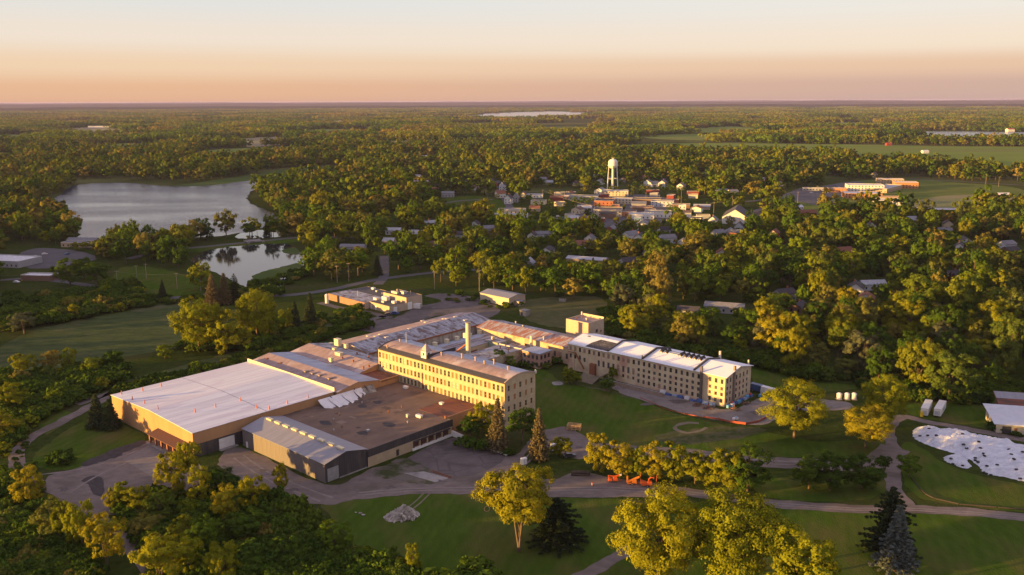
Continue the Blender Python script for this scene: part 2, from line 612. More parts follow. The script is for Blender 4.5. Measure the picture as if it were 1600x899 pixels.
# ---- lawns
sheet('lawn', [(838, 575), (880, 596), (960, 612), (1040, 641), (1120, 662), (1180, 672), (1262, 690), (1190, 706), (1080, 704), (960, 695), (905, 682), (870, 674), (838, 655)], LAWN, 0.02, 1.0)
sheet('lawn', [(500, 788), (560, 779), (700, 771), (800, 776), (960, 780), (1100, 787), (1200, 795), (1230, 830), (1240, 920), (900, 960), (640, 930), (540, 830)], LAWN, 0.02, 1.0)
sheet('lawn', [(1205, 798), (1400, 800), (1640, 814), (1690, 960), (1250, 950), (1220, 850)], LAWN, 0.024, 1.0)
sheet('lawn', [(1418, 690), (1500, 735), (1640, 770), (1640, 800), (1480, 788), (1425, 770), (1408, 735)], LAWN, 0.02, 1.0)
sheet('lawn', [(1180, 690), (1290, 690), (1380, 690), (1388, 712), (1300, 715), (1180, 712)], LAWN, 0.022, 1.0)
sheet('lawn', [(1180, 742), (1240, 750), (1370, 748), (1385, 765), (1340, 782), (1200, 778)], LAWN, 0.02, 1.0)
sheet('lawn', [(52, 716), (80, 690), (112, 668), (150, 655), (190, 664), (226, 680), (214, 698), (135, 728), (75, 735)], LAWN, 0.02, 0.6)
sheet('lawn', [(58, 655), (85, 640), (117, 648), (92, 668), (70, 678)], LAWN, 0.02, 0.6)
sheet('lawn', [(190, 418), (250, 420), (312, 441), (302, 464), (215, 466), (180, 442)], LAWN, 0.03, 1.5)
sheet('lawn', [(660, 324), (690, 311), (750, 307), (800, 320), (792, 336), (700, 338)], LAWN, 0.05, 2)
sheet('lawn', [(365, 704), (382, 699), (424, 718), (415, 728), (395, 727)], LAWN, 0.03, 0.5)
sheet('lawn', [(1180, 573), (1300, 597), (1345, 606), (1290, 612), (1210, 606), (1178, 598)], LAWN, 0.02, 0.8)
sheet('lawn', [(1420, 632), (1500, 630), (1560, 640), (1552, 668), (1480, 660), (1422, 648)], LAWN, 0.02, 0.8)
sheet('embankment', [(180, 620), (300, 588), (400, 558), (500, 528), (575, 508), (560, 494), (470, 520), (380, 545), (260, 578), (150, 606)], mat('rough_bank', (0.052, 0.07, 0.018), (0.08, 0.095, 0.03), scale=0.3, coord='World', rough=0.95, spec=0.1, bump=0.3, bscale=0.8), 0.02, 1.5)
sheet('marsh_meadow', [(0, 545), (60, 515), (170, 492), (300, 470), (275, 500), (285, 540), (180, 560), (60, 590), (0, 600)], mat('wet_meadow', (0.026, 0.046, 0.010), (0.062, 0.084, 0.022), scale=0.2, stretch=(0.5, 1, 1), coord='World', c3=(0.095, 0.085, 0.045), scale3=0.05, lo3=0.56, hi3=0.7, rough=0.95, spec=0.1, bump=0.3, bscale=0.9), 0.024, 2)
sheet('meadow', [(815, 472), (900, 463), (945, 470), (955, 520), (900, 515), (830, 503)], mat('dry_meadow', (0.060, 0.070, 0.022), (0.095, 0.092, 0.036), scale=0.15, coord='World', rough=0.95, spec=0.1, bump=0.2, bscale=1), 0.02, 1.5)

# ---- roads, yards and paths
sheet('yard', [(340, 722), (378, 700), (508, 757), (575, 735), (640, 715), (712, 684), (796, 714), (826, 690), (840, 690), (812, 722), (834, 745), (870, 748), (905, 738), (960, 747), (1030, 757), (1040, 775), (980, 777), (880, 776), (760, 772), (640, 773), (560, 781), (500, 789), (425, 772), (370, 745)], GRAVEL, 0.035, 0.8)
sheet('loading_yard', [(640, 714), (711, 685), (790, 712), (742, 742), (690, 742), (628, 728)], ASPHALT, 0.045, 0.5, smooth=3)
sheet('weedy_strip', [(580, 742), (612, 722), (640, 718), (690, 748), (660, 756), (620, 750)], PATCHY, 0.05, 1.0)
sheet('parking_lot', [(118, 732), (200, 702), (238, 690), (305, 717), (310, 760), (250, 790), (165, 805), (95, 785), (72, 748)], GRAVEL, 0.03, 0.7)
sheet('parking_bay', [(192, 718), (236, 694), (270, 710), (240, 747)], mat('pale_slab', (0.20, 0.18, 0.165), (0.15, 0.135, 0.125), scale=0.2, stretch=(1, 4, 1), rot=0.72, coord='World', rough=0.9, crack=0.2), 0.04, 0.1, smooth=1)
sheet('tar_patch', [(125, 752), (145, 744), (162, 752), (158, 775), (142, 770), (140, 760)], TARSTAIN, 0.05, 0.8)
sheet('tar_patch', [(135, 722), (180, 700), (222, 690), (205, 703), (165, 720), (140, 728)], TARSTAIN, 0.052, 1.2)
ribbon('driveway', [(192, 606), (150, 630), (100, 657), (48, 684), (26, 712), (40, 745), (85, 765), (130, 790), (170, 822), (212, 862), (245, 905)], 5.0, GRAVEL, 0.04)
ribbon('dirt_road', [(120, 632), (190, 609), (300, 578), (400, 552), (480, 532), (545, 510), (600, 494)], 4.5, mat('packed_dirt', (0.15, 0.132, 0.12), (0.11, 0.098, 0.085), scale=0.2, coord='World', rough=0.95), 0.04)
ribbon('gravel_road', [(960, 762), (1040, 766), (1110, 774), (1200, 786), (1330, 795), (1430, 796), (1520, 801), (1660, 814)], 5.6, GRAVEL, 0.05)
sheet('gravel_lot', [(845, 676), (882, 667), (908, 679), (926, 692), (930, 708), (905, 717), (872, 706), (850, 694)], GRAVEL, 0.03, 0.8)
ribbon('gravel_road', [(900, 698), (1000, 705), (1100, 712), (1200, 722), (1300, 727), (1365, 722), (1400, 700)], 9.5, GRAVEL, 0.04)
ribbon('gravel_lane', [(1425, 797), (1402, 770), (1394, 745), (1402, 715), (1392, 690), (1388, 672), (1410, 652), (1450, 660), (1520, 672), (1600, 688), (1680, 704)], 4.6, GRAVEL, 0.06)
sheet('gravel_pad', [(958, 608), (986, 600), (1075, 614), (1130, 640), (1190, 622), (1212, 610), (1262, 622), (1320, 628), (1330, 640), (1240, 645), (1196, 664), (1150, 661), (1080, 648), (1010, 628)], mat('pale_gravel', (0.21, 0.185, 0.165), (0.16, 0.142, 0.13), scale=0.3, coord='World', rough=0.95, c3=(0.13, 0.11, 0.095), scale3=0.06), 0.04, 0.8)
sheet('bare_ground', [(1020, 686), (1055, 674), (1110, 668), (1160, 666), (1200, 672), (1170, 682), (1110, 690), (1060, 694)], WORN, 0.032, 1.4)
ribbon('worn_ring', [(1092, 662), (1075, 661), (1058, 665), (1056, 671), (1072, 676), (1092, 674), (1104, 668)], 1.6, SAND, 0.045, 0.6)
ribbon('worn_track', [(850, 592), (880, 597), (915, 604), (950, 612), (985, 622)], 1.6, WORN, 0.04, 0.8)
sheet('bare_patch', [(863, 597), (877, 597), (880, 601), (866, 602)], CONCRETE, 0.045, 0.3)
ribbon('gravel_path', [(1000, 848), (965, 870), (930, 890), (890, 912)], 4.4, GRAVEL, 0.045)
ribbon('wheel_rut', [(672, 771), (660, 783), (646, 795)], 0.6, SAND, 0.04, 0.15)
ribbon('wheel_rut', [(662, 771), (651, 782), (638, 793)], 0.6, SAND, 0.04, 0.15)
sheet('driveway_slab', [(630, 740), (662, 737), (703, 747), (680, 754)], CONCRETE, 0.055, 0.2, smooth=1)
TRACK = mat('wheel_worn_gravel', (0.235, 0.198, 0.175), (0.175, 0.148, 0.130), scale=0.5, coord='World', rough=0.95)
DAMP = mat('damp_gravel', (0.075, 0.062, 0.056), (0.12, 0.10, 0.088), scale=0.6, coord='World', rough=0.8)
for i, q in enumerate(([(560, 770), (640, 764), (740, 762), (850, 763), (940, 762), (1020, 765)], [(560, 774), (640, 768), (740, 766), (850, 767), (940, 766), (1020, 769)], [(1030, 764), (1110, 773), (1200, 785), (1330, 794), (1430, 795), (1600, 807)], [(1030, 767), (1110, 776), (1200, 788), (1330, 797), (1430, 798), (1600, 810)],
                       [(740, 758), (780, 745), (815, 722), (838, 695)], [(748, 760), (790, 747), (824, 724), (846, 694)], [(520, 778), (470, 760), (420, 738), (380, 712)], [(500, 784), (450, 764), (400, 740), (365, 716)], [(930, 699), (1010, 703), (1100, 710), (1200, 720), (1300, 724)], [(930, 704), (1010, 708), (1100, 715), (1200, 725), (1300, 729)],
                       [(110, 770), (150, 745), (200, 722), (240, 702)], [(60, 742), (110, 736), (170, 722), (215, 704)])):
    ribbon('wheel_track', q, 0.7, TRACK, 0.062 + 0.0006 * i, 0.5)
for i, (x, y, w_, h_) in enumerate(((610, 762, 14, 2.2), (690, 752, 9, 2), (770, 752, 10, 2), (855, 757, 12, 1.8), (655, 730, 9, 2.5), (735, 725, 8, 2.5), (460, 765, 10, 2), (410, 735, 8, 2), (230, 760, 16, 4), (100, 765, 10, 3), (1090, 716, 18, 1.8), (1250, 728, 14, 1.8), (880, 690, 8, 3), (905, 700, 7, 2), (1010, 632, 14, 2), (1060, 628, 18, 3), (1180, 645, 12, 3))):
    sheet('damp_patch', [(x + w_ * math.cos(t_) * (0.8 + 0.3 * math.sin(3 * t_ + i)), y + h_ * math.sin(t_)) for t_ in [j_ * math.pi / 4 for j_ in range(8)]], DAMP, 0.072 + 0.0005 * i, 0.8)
# around the office
sheet('office_lot', [(545, 497), (590, 500), (625, 494), (648, 479), (668, 476), (690, 470), (665, 462), (700, 459), (745, 466), (780, 483), (760, 497), (700, 492), (650, 503), (600, 520), (560, 515)], ASPHALT, 0.03, 1)
ribbon('office_drive', [(500, 473), (530, 481), (570, 487), (610, 497)], 5, ASPHALT, 0.04)
ribbon('street', [(300, 463), (360, 458), (440, 462), (520, 452), (590, 437), (700, 424), (800, 420)], 7, ASPHALT2, 0.03)
ribbon('street', [(0, 438), (60, 436), (150, 448), (240, 465), (300, 463)], 7, ASPHALT2, 0.035)
ribbon('causeway', [(200, 405), (260, 392), (320, 386), (400, 378), (480, 371), (560, 372)], 8, ASPHALT2, 0.25)
ribbon('causeway_bank', [(250, 396), (320, 390), (400, 382), (480, 375), (540, 376)], 22, LAWN, 0.2)
sheet('parking_lot', [(30, 398), (60, 388), (120, 392), (150, 405), (90, 418), (40, 418)], ASPHALT2, 0.04, 1)
# town streets
sheet('town_square', [(890, 340), (905, 318), (940, 308), (1000, 304), (1050, 312), (1062, 326), (1040, 346), (990, 350), (930, 352)], ASPHALT2, 0.05, 2)
ribbon('street', [(650, 345), (720, 336), (790, 334), (900, 345), (1000, 362), (1100, 352), (1180, 330), (1240, 312)], 10, ASPHALT2, 0.08)
ribbon('street', [(735, 238), (748, 254), (760, 272), (782, 300), (800, 330)], 9, ASPHALT2, 0.09)
ribbon('street', [(660, 322), (720, 314), (770, 312)], 8, ASPHALT2, 0.1)
ribbon('street', [(600, 400), (600, 430), (590, 445)], 7, ASPHALT2, 0.06)
ribbon('street', [(1000, 362), (1010, 385), (1000, 400)], 7, ASPHALT2, 0.06)
# school grounds
sheet('school_lawn', [(1195, 330), (1240, 300), (1330, 284), (1420, 281), (1500, 286), (1600, 297), (1640, 340), (1500, 336), (1440, 337), (1330, 338), (1250, 336)], mat('school_grass', (0.10, 0.14, 0.034), (0.14, 0.155, 0.045), scale=0.02, coord='World', rough=0.95, spec=0.0), 0.1, 3)
sheet('parking_lot', [(1222, 308), (1262, 296), (1330, 284), (1352, 288), (1345, 300), (1300, 312), (1345, 326), (1362, 330), (1340, 332), (1250, 316)], ASPHALT2, 0.15, 2)
ribbon('street', [(1100, 318), (1180, 314), (1225, 305), (1262, 292)], 8, ASPHALT2, 0.12)
ribbon('street', [(1420, 280), (1500, 284), (1600, 290), (1680, 296)], 8, ASPHALT2, 0.2)
sheet('ball_field', [(1420, 318), (1480, 306), (1560, 306), (1620, 318), (1560, 334), (1460, 332)], mat('infield', (0.19, 0.16, 0.065), (0.15, 0.15, 0.05), scale=0.03, coord='World', rough=0.95), 0.18, 2)
sheet('ball_field', [(1436, 318), (1480, 311), (1550, 311), (1590, 318), (1540, 326), (1470, 326)], mat('outfield', (0.12, 0.145, 0.038), (0.15, 0.155, 0.05), scale=0.02, coord='World', rough=0.95), 0.26, 2)
# fields
FARF = []
sheet('crop_field', [(930, 231), (1000, 226), (1100, 224), (1300, 226), (1480, 229), (1660, 232), (1660, 268), (1560, 268), (1480, 258), (1380, 252), (1280, 244), (1120, 239), (980, 239)], FIELD, 0.5, 8)
sheet('crop_field', [(812, 205), (850, 199), (930, 199), (940, 204), (880, 208)], FIELD, 0.8, 10)
sheet('crop_field', [(1132, 190), (1180, 186), (1230, 187), (1225, 190)], FIELD, 1.0, 15)
sheet('crop_field', [(-40, 214), (30, 211), (85, 214), (60, 219), (-40, 221)], FIELD, 0.8, 10)
sheet('crop_field', [(-40, 240), (8, 239), (20, 250), (-40, 258)], FIELD, 0.5, 6)
sheet('crop_field', [(600, 246), (640, 243), (690, 246), (640, 250)], FIELD, 0.5, 6)
sheet('crop_field', [(1260, 186), (1340, 184), (1345, 186), (1270, 188)], FIELD, 1.0, 15)
sheet('crop_field', [(255, 196), (330, 195), (345, 198), (265, 199)], FIELD, 1.0, 15)
sheet('crop_field', [(285, 246), (330, 235), (470, 229), (525, 233), (430, 242), (340, 250)], FIELD, 0.5, 6)
for i, q in enumerate(([(60, 204), (150, 202), (215, 205), (120, 208)], [(420, 208), (520, 205), (600, 208), (500, 211)], [(1040, 204), (1130, 201), (1210, 203), (1120, 207)], [(560, 226), (640, 223), (690, 226), (620, 229)],
                      [(1000, 214), (1100, 211), (1180, 213), (1100, 217)], [(120, 232), (200, 228), (270, 231), (190, 236)], [(330, 222), (420, 218), (470, 221), (400, 226)], [(1240, 196), (1330, 194), (1420, 196), (1330, 199)], [(700, 196), (760, 194), (800, 196), (750, 198.5)], [(40, 190), (120, 188.5), (190, 190), (110, 192)], [(430, 188), (500, 186.5), (570, 188), (500, 190)])):
    cy_ = sum(v[1] for v in q) / 4
    q = [(x, cy_ + (y - cy_) * (2.0 if cy_ > 195 else 1.6)) for x, y in q]
    FARF.append(q)
    sheet('crop_field', q, FIELD if i % 3 else mat('stubble_field', (0.22, 0.19, 0.09), (0.17, 0.155, 0.07), scale=0.01, coord='World', rough=0.95), 0.7, 10)
sheet('marsh', [(205, 298), (260, 292), (330, 283), (400, 273), (460, 264), (550, 263), (548, 274), (440, 281), (330, 291)], MARSH, 0.3, 4)


# ---- water
def water_mat(name, col, rough, wave, wscale):
    m = bpy.data.materials.new(name)
    m.use_nodes = True
    n, l = m.node_tree.nodes, m.node_tree.links
    b = n['Principled BSDF']
    b.inputs['Base Color'].default_value = (*col, 1)
    b.inputs['Roughness'].default_value = rough
    b.inputs['IOR'].default_value = 1.333
    geo = n.new('ShaderNodeNewGeometry')
    mp = n.new('ShaderNodeMapping'); mp.inputs['Scale'].default_value = (1, 1.0, 1)
    l.new(geo.outputs['Position'], mp.inputs[0])
    t = n.new('ShaderNodeTexNoise'); t.inputs['Scale'].default_value = wscale; t.inputs['Detail'].default_value = 3
    l.new(mp.outputs[0], t.inputs['Vector'])
    t2 = n.new('ShaderNodeTexNoise'); t2.inputs['Scale'].default_value = 0.012; t2.inputs['Detail'].default_value = 3
    mp2 = n.new('ShaderNodeMapping'); mp2.inputs['Scale'].default_value = (0.35, 1.3, 1)
    l.new(geo.outputs['Position'], mp2.inputs[0]); l.new(mp2.outputs[0], t2.inputs['Vector'])
    r = n.new('ShaderNodeMapRange'); r.inputs['From Min'].default_value = 0.38; r.inputs['From Max'].default_value = 0.62
    r.inputs['To Min'].default_value = wave * 0.25; r.inputs['To Max'].default_value = wave
    l.new(t2.outputs[0], r.inputs['Value'])
    bp = n.new('ShaderNodeBump'); bp.inputs['Strength'].default_value = 1.0
    l.new(r.outputs[0], bp.inputs['Distance']); l.new(t.outputs[0], bp.inputs['Height'])
    l.new(bp.outputs[0], b.inputs['Normal'])
    return m


LAKE = water_mat('lake_water', (0.028, 0.040, 0.078), 0.12, 0.8, 0.45)
POND = water_mat('pond_water', (0.018, 0.022, 0.026), 0.05, 0.02, 0.5)
LAKE_PX = [(72, 318), (90, 308), (118, 290), (190, 286), (260, 291), (330, 290), (390, 283), (442, 280), (450, 290), (400, 297), (388, 305), (392, 318), (415, 328), (432, 338), (422, 352), (385, 362), (340, 370), (300, 372), (230, 374), (150, 382), (128, 378), (118, 352), (88, 330)]
sheet('lake', LAKE_PX, LAKE, 0.35, 3)
POND_PX = [(300, 404), (330, 391), (385, 384), (445, 382), (468, 394), (478, 412), (452, 432), (428, 456), (396, 456), (366, 440), (330, 424), (304, 414)]
sheet('pond', POND_PX, POND, 0.3, 1.5)
sheet('pond', [(368, 372), (384, 362), (420, 360), (452, 364), (450, 369), (400, 373)], POND, 0.28, 1.5)
sheet('lake', [(690, 183.5), (750, 178.5), (860, 174.5), (938, 178), (925, 181), (860, 182), (800, 185)], LAKE, 1.5, 20)
sheet('lake', [(1400, 209), (1450, 206), (1660, 209), (1660, 217), (1520, 215), (1440, 213)], LAKE, 1.2, 15)
sheet('lake', [(-40, 256), (10, 255), (16, 260), (-40, 264)], LAKE, 0.5, 5)
sheet('lily_pads', [(395, 432), (430, 420), (468, 412), (470, 420), (440, 436), (420, 452), (402, 448)], MARSH, 0.34, 2)
sheet('lily_pads', [(440, 392), (460, 388), (468, 396), (452, 398)], MARSH, 0.34, 1)
# ================================================================== the factory
TH = R(-42)
AX = Vector((math.cos(TH), math.sin(TH), 0))
BX = Vector((-math.sin(TH), math.cos(TH), 0))
O0 = Vector((-110.0, 290.6, 0))


def AB(x, y, z=0.0):
    p = G(x, y, z) - O0
    return p.dot(AX), p.dot(BX)


def at_ab(a, b, z=0.0):
    return O0 + AX * a + BX * b + Vector((0, 0, z))


BRICK = mat('cream_brick', (0.47, 0.38, 0.25), (0.39, 0.305, 0.19), scale=0.35, c3=(0.36, 0.26, 0.17), scale3=0.12, lo3=0.55, hi3=0.75, bump=0.02, bscale=4)
BRICK2 = mat('old_cream_brick', (0.55, 0.46, 0.32), (0.43, 0.345, 0.235), scale=0.3, c3=(0.42, 0.25, 0.19), scale3=0.10, lo3=0.52, hi3=0.66, bump=0.02, bscale=4)
PINKBRICK = mat('faded_red_brick', (0.40, 0.24, 0.18), (0.33, 0.20, 0.155), scale=0.5, c3=(0.45, 0.33, 0.25), scale3=0.2)
REDBRICK = mat('red_brick', (0.30, 0.13, 0.085), (0.23, 0.10, 0.07), scale=0.5)
TANWALL = mat('tan_panel', (0.41, 0.235, 0.115), (0.35, 0.20, 0.10), scale=0.25, stretch=(1, 1, 0.25), c3=(0.28, 0.17, 0.09), scale3=0.15, lo3=0.6, hi3=0.8)
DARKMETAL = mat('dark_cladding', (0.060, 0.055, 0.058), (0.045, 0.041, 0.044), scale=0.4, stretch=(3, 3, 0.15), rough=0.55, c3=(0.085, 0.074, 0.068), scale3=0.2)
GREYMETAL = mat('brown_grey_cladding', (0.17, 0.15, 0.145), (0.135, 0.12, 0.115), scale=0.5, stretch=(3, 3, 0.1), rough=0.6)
WHITEROOF = mat('white_membrane_roof', (0.68, 0.675, 0.70), (0.50, 0.495, 0.53), scale=0.16, stretch=(3.0, 0.14, 1), lo=0.38, hi=0.72, c3=(0.56, 0.54, 0.58), scale3=0.06, lo3=0.5, hi3=0.55, rough=0.75)
WHITEROOF2 = mat('new_white_roof', (0.72, 0.73, 0.76), (0.66, 0.67, 0.70), scale=0.12, rough=0.7, c3=(0.58, 0.59, 0.62), scale3=0.08, lo3=0.58, hi3=0.7)
METALROOF = mat('galvanised_roof', (0.255, 0.255, 0.285), (0.21, 0.21, 0.24), scale=0.25, stretch=(4, 0.3, 1), rough=0.5, metal=0.25)
PINKROOF = mat('weathered_sunlit_roof', (0.37, 0.265, 0.24), (0.25, 0.18, 0.165), scale=0.5, stretch=(1, 0.35, 1), c3=(0.44, 0.37, 0.36), scale3=0.15, lo3=0.52, hi3=0.62, rough=0.9)  # pink also carries the low sun on the front slopes
GREYROOF = mat('patched_grey_roof', (0.37, 0.38, 0.42), (0.21, 0.205, 0.225), scale=0.5, stretch=(0.4, 1.4, 1), c3=(0.13, 0.095, 0.088), scale3=0.3, lo3=0.5, hi3=0.6, rough=0.88, lo=0.4, hi=0.6)
BLUEROOF = mat('coated_and_shaded_roof', (0.37, 0.40, 0.47), (0.26, 0.285, 0.34), scale=0.3, stretch=(1, 0.3, 1), c3=(0.24, 0.23, 0.24), scale3=0.2, lo3=0.58, hi3=0.68, rough=0.8)  # bluish tone also carries the shade on the back slopes
STREAKROOF = mat('streaked_tar_roof', (0.33, 0.32, 0.34), (0.13, 0.095, 0.085), scale=0.5, stretch=(2.2, 0.16, 1), lo=0.44, hi=0.58, c3=(0.30, 0.17, 0.13), scale3=0.3, lo3=0.6, hi3=0.7, rough=0.9)
BROWNROOF = mat('brown_tar_roof', (0.185, 0.122, 0.086), (0.125, 0.085, 0.062), scale=0.16, stretch=(1, 0.6, 1), c3=(0.068, 0.052, 0.045), scale3=0.10, lo3=0.54, hi3=0.68, rough=0.93, bump=0.04, bscale=0.6)
RUSTROOF = mat('rust_roof', (0.20, 0.075, 0.045), (0.15, 0.06, 0.04), scale=0.3, stretch=(0.3, 2.5, 1), c3=(0.09, 0.05, 0.04), scale3=0.2, rough=0.9)
RUSTSTREAK = mat('rust_streak_roof', (0.34, 0.34, 0.36), (0.28, 0.125, 0.085), scale=0.4, stretch=(1.6, 0.35, 1), lo=0.42, hi=0.54, rough=0.9)
TARBLACK = mat('black_tar', (0.035, 0.033, 0.035), (0.055, 0.05, 0.05), scale=0.6, rough=0.85)
TRIMDARK = mat('dark_trim', (0.06, 0.055, 0.055), rough=0.6)
TRIMWHITE = mat('white_trim', (0.68, 0.66, 0.62), (0.6, 0.58, 0.54), scale=1.0, rough=0.7)
WHITEPAINT = mat('white_paint', (0.72, 0.71, 0.69), (0.62, 0.60, 0.58), scale=0.6, c3=(0.45, 0.42, 0.40), scale3=0.4, lo3=0.6, hi3=0.75)
YELLOWBOX = mat('buff_metal', (0.62, 0.56, 0.38), (0.54, 0.48, 0.33), scale=1.0, rough=0.6)
STEEL = mat('galvanised_steel', (0.42, 0.42, 0.43), (0.34, 0.34, 0.35), scale=1.0, rough=0.45, metal=0.5)
RUSTY = mat('rusty_iron', (0.27, 0.11, 0.055), (0.18, 0.075, 0.045), scale=1.0, rough=0.85)
TEAL = mat('pale_green_paint', (0.30, 0.36, 0.30), (0.24, 0.29, 0.25), scale=0.6)
GLASS = mat('dark_glass', (0.020, 0.022, 0.024), (0.035, 0.036, 0.036), scale=0.8, rough=0.12, spec=0.6)
GREYPANE = mat('grey_glass', (0.11, 0.115, 0.12), (0.08, 0.08, 0.085), scale=0.8, rough=0.2, spec=0.6)
SUNGLOW_BOARD = mat('orange_board_and_sunglow', (0.52, 0.20, 0.06), (0.42, 0.15, 0.05), scale=0.8, rough=0.8)  # boards, and sunset glow painted into the end wall panes
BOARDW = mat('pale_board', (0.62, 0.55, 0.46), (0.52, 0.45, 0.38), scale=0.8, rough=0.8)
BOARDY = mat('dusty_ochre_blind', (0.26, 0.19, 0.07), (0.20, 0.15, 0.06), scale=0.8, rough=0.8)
FRAMEC = mat('ochre_window_frame', (0.34, 0.27, 0.15), rough=0.7)
FRAMED = mat('dark_window_frame', (0.10, 0.09, 0.085), rough=0.6)
rnd = random.Random(7)


def bldg(name, label, cat, a, b, rz=TH, z=0.0):
    return thing(name, label, cat, at_ab(a, b, z), rz)


def loc_of(root, a, b):
    """complex coordinates -> the root's local x, y"""
    p = at_ab(a, b) - root.location
    return p.dot(AX), p.dot(BX)


def ribs(root, p0, p1, z0, z1, m, step=1.0, proud=0.05, w=0.12, name='rib'):
    """vertical standing ribs of sheet cladding, one mesh"""
    p0, p1 = Vector((*p0, 0)), Vector((*p1, 0))
    L = (p1 - p0).length
    d = (p1 - p0) / L
    out = Vector((d.y, -d.x, 0))
    mb = MB()
    n = int(L / step)
    for i in range(n):
        q = p0 + d * (step * (i + 0.5))
        mb.add([q - d * w + Vector((0, 0, z0)), q + out * proud + Vector((0, 0, z0)), q + d * w + Vector((0, 0, z0)),
                q - d * w + Vector((0, 0, z1)), q + out * proud + Vector((0, 0, z1)), q + d * w + Vector((0, 0, z1))],
               [(0, 1, 4, 3), (1, 2, 5, 4), (3, 4, 5)])
    o = mb.build(name, m, root)
    o['kind'] = 'stuff'
    return o


def vent(root, x, y, z, m=STEEL, r=0.35, h=1.0, hood=True, name='roof_vent'):
    mb = MB().cyl(x, y, z - 0.4, z + h, r * 0.7, n=8)
    if hood:
        mb.cyl(x, y, z + h, z + h + 0.25, r * 1.15, r * 1.15, n=8).cyl(x, y, z + h + 0.25, z + h + 0.5, r * 1.15, 0.05, n=8)
    return mb.build(name, m, root)


def hvac(root, x, y, z, sx, sy, sz, m, name='roof_unit'):
    mb = MB().box(x - sx / 2, x + sx / 2, y - sy / 2, y + sy / 2, z + 0.15, z + sz)
    mb.box(x - sx / 2 - 0.08, x + sx / 2 + 0.08, y - sy / 2 - 0.08, y + sy / 2 + 0.08, z + sz, z + sz + 0.12)
    mb.box(x - sx * 0.42, x + sx * 0.42, y - sy * 0.42, y + sy * 0.42, z - 0.3, z + 0.15)
    return mb.build(name, m, root)


# ---------------------------------------------------------------- white-roofed warehouse
wh = bldg('warehouse', 'large tan warehouse with a broad white roof at the left end of the works', 'warehouse', -61, 0)
L1, L2, ZE, ZR = 61.5, 59.5, 9.0, 10.1
P = [(0, 0), (L1, 0), (L1, L2), (0, L2)]
MID = L1 / 2
# left end wall (faces the camera's left): along x at y=0
wall(wh, P[0], P[1], 0, ZE, TANWALL, top=[(MID, ZR)])
wall(wh, P[2], P[3], 0, ZE, TANWALL, top=[(MID, ZR)])
wall(wh, P[3], P[0], 0, ZE, TANWALL)
wall(wh, P[1], P[2], 4.6, ZE, TANWALL, name='upper_wall')
wall(wh, P[1], P[2], 0, 4.6, DARKMETAL, [(9.6, 15.8, 0.2, 4.0)], name='lower_wall')
ribs(wh, (L1, 0), (L1, 9.5), 0, 4.6, DARKMETAL, 0.8, 0.06)
d = MB()
for i in range(6):
    d.box(L1 - 0.2, L1 - 0.1, 9.65, 15.75, 0.25 + i * 0.62, 0.25 + i * 0.62 + 0.58)
d.build('roller_door', WHITEPAINT, wh)
box('threshold', CONCRETE, wh, L1, L1 + 1.6, 9.2, 16.2, 0, 0.3)
gable_roof(wh, 0, L1, 0, L2, ZE, ZR, 'y', WHITEROOF, over=0.25, th=0.15)
box('roof_joint', TARBLACK, wh, 0.5, L1 - 0.3, L2 * 0.49, L2 * 0.49 + 0.14, ZE + 0.1, ZE + 0.17) if False else None
for i in range(12):                                       # joint across the roof, follows the slopes
    x0, x1 = L1 * i / 12, L1 * (i + 1) / 12
    zf = lambda x: ZR + 0.165 - abs(x - MID) / MID * (ZR - ZE)
    MB().add([(x0, 29.2, zf(x0)), (x1, 29.2, zf(x1)), (x1, 29.34, zf(x1)), (x0, 29.34, zf(x0))], [(0, 1, 2, 3)]).build('roof_seam', TARBLACK, wh)
for sx_ in range(1, 10):                                  # welded seams of the membrane
    xs_ = L1 * sx_ / 10
    zs_ = ZR + 0.158 - abs(xs_ - MID) / MID * (ZR - ZE)
    if abs(xs_ - MID) > 1:
        MB().add([(xs_ - 0.06, 0.2, zs_), (xs_ + 0.06, 0.2, zs_), (xs_ + 0.06, L2 - 0.2, zs_), (xs_ - 0.06, L2 - 0.2, zs_)], [(0, 1, 2, 3)]).build('roof_seam', mat('grey_seam', (0.42, 0.41, 0.43)), wh)
box('parapet', mat('pale_coping', (0.66, 0.58, 0.40), rough=0.7), wh, 0.0, L1, L2 + 0.26, L2 + 0.62, ZE - 0.3, ZR + 0.5)
VENTPINK = mat('pink_vent', (0.55, 0.20, 0.16), rough=0.6)
for x, y in ((190, 615), (223, 610), (252, 603), (207, 625), (226, 632), (247, 642), (305, 645), (337, 637), (376, 627), (401, 637), (422, 638.5), (450, 630), (481, 620)):
    a, b = AB(x, y, ZE + 0.6)
    lx, ly = loc_of(wh, a, b)
    lx = min(max(lx, 1), L1 - 1); ly = min(max(ly, 1), L2 - 1)
    MB().cyl(lx, ly, ZE, ZE + 1.6 + (ZR - ZE) * (1 - abs(lx - MID) / MID), 0.30, 0.16, n=8).build('roof_vent', VENTPINK, wh)
# shop front with a deep canopy
cx0, cx1 = 36.5, 58.5
can = MB().add([(cx0, -0.05, 4.4), (cx1, -0.05, 4.4), (cx1, -4.2, 3.3), (cx0, -4.2, 3.3), (cx0, -0.05, 4.7), (cx1, -0.05, 4.7), (cx1, -4.2, 3.6), (cx0, -4.2, 3.6)],
               [(0, 1, 2, 3), (7, 6, 5, 4), (3, 2, 6, 7), (0, 3, 7, 4), (1, 5, 6, 2)]).build('canopy', mat('maroon_shingle', (0.10, 0.045, 0.035), (0.075, 0.036, 0.03), scale=1.0, stretch=(1, 4, 1)), wh)
for i in range(6):
    x = cx0 + 0.4 + i * (cx1 - cx0 - 0.8) / 5
    box('canopy_post', REDBRICK, wh, x - 0.35, x + 0.35, -3.7, -3.1, 0, 3.42)
box('porch_slab', CONCRETE, wh, cx0 - 0.5, cx1 + 0.5, -4.6, -0.02, 0, 0.25)
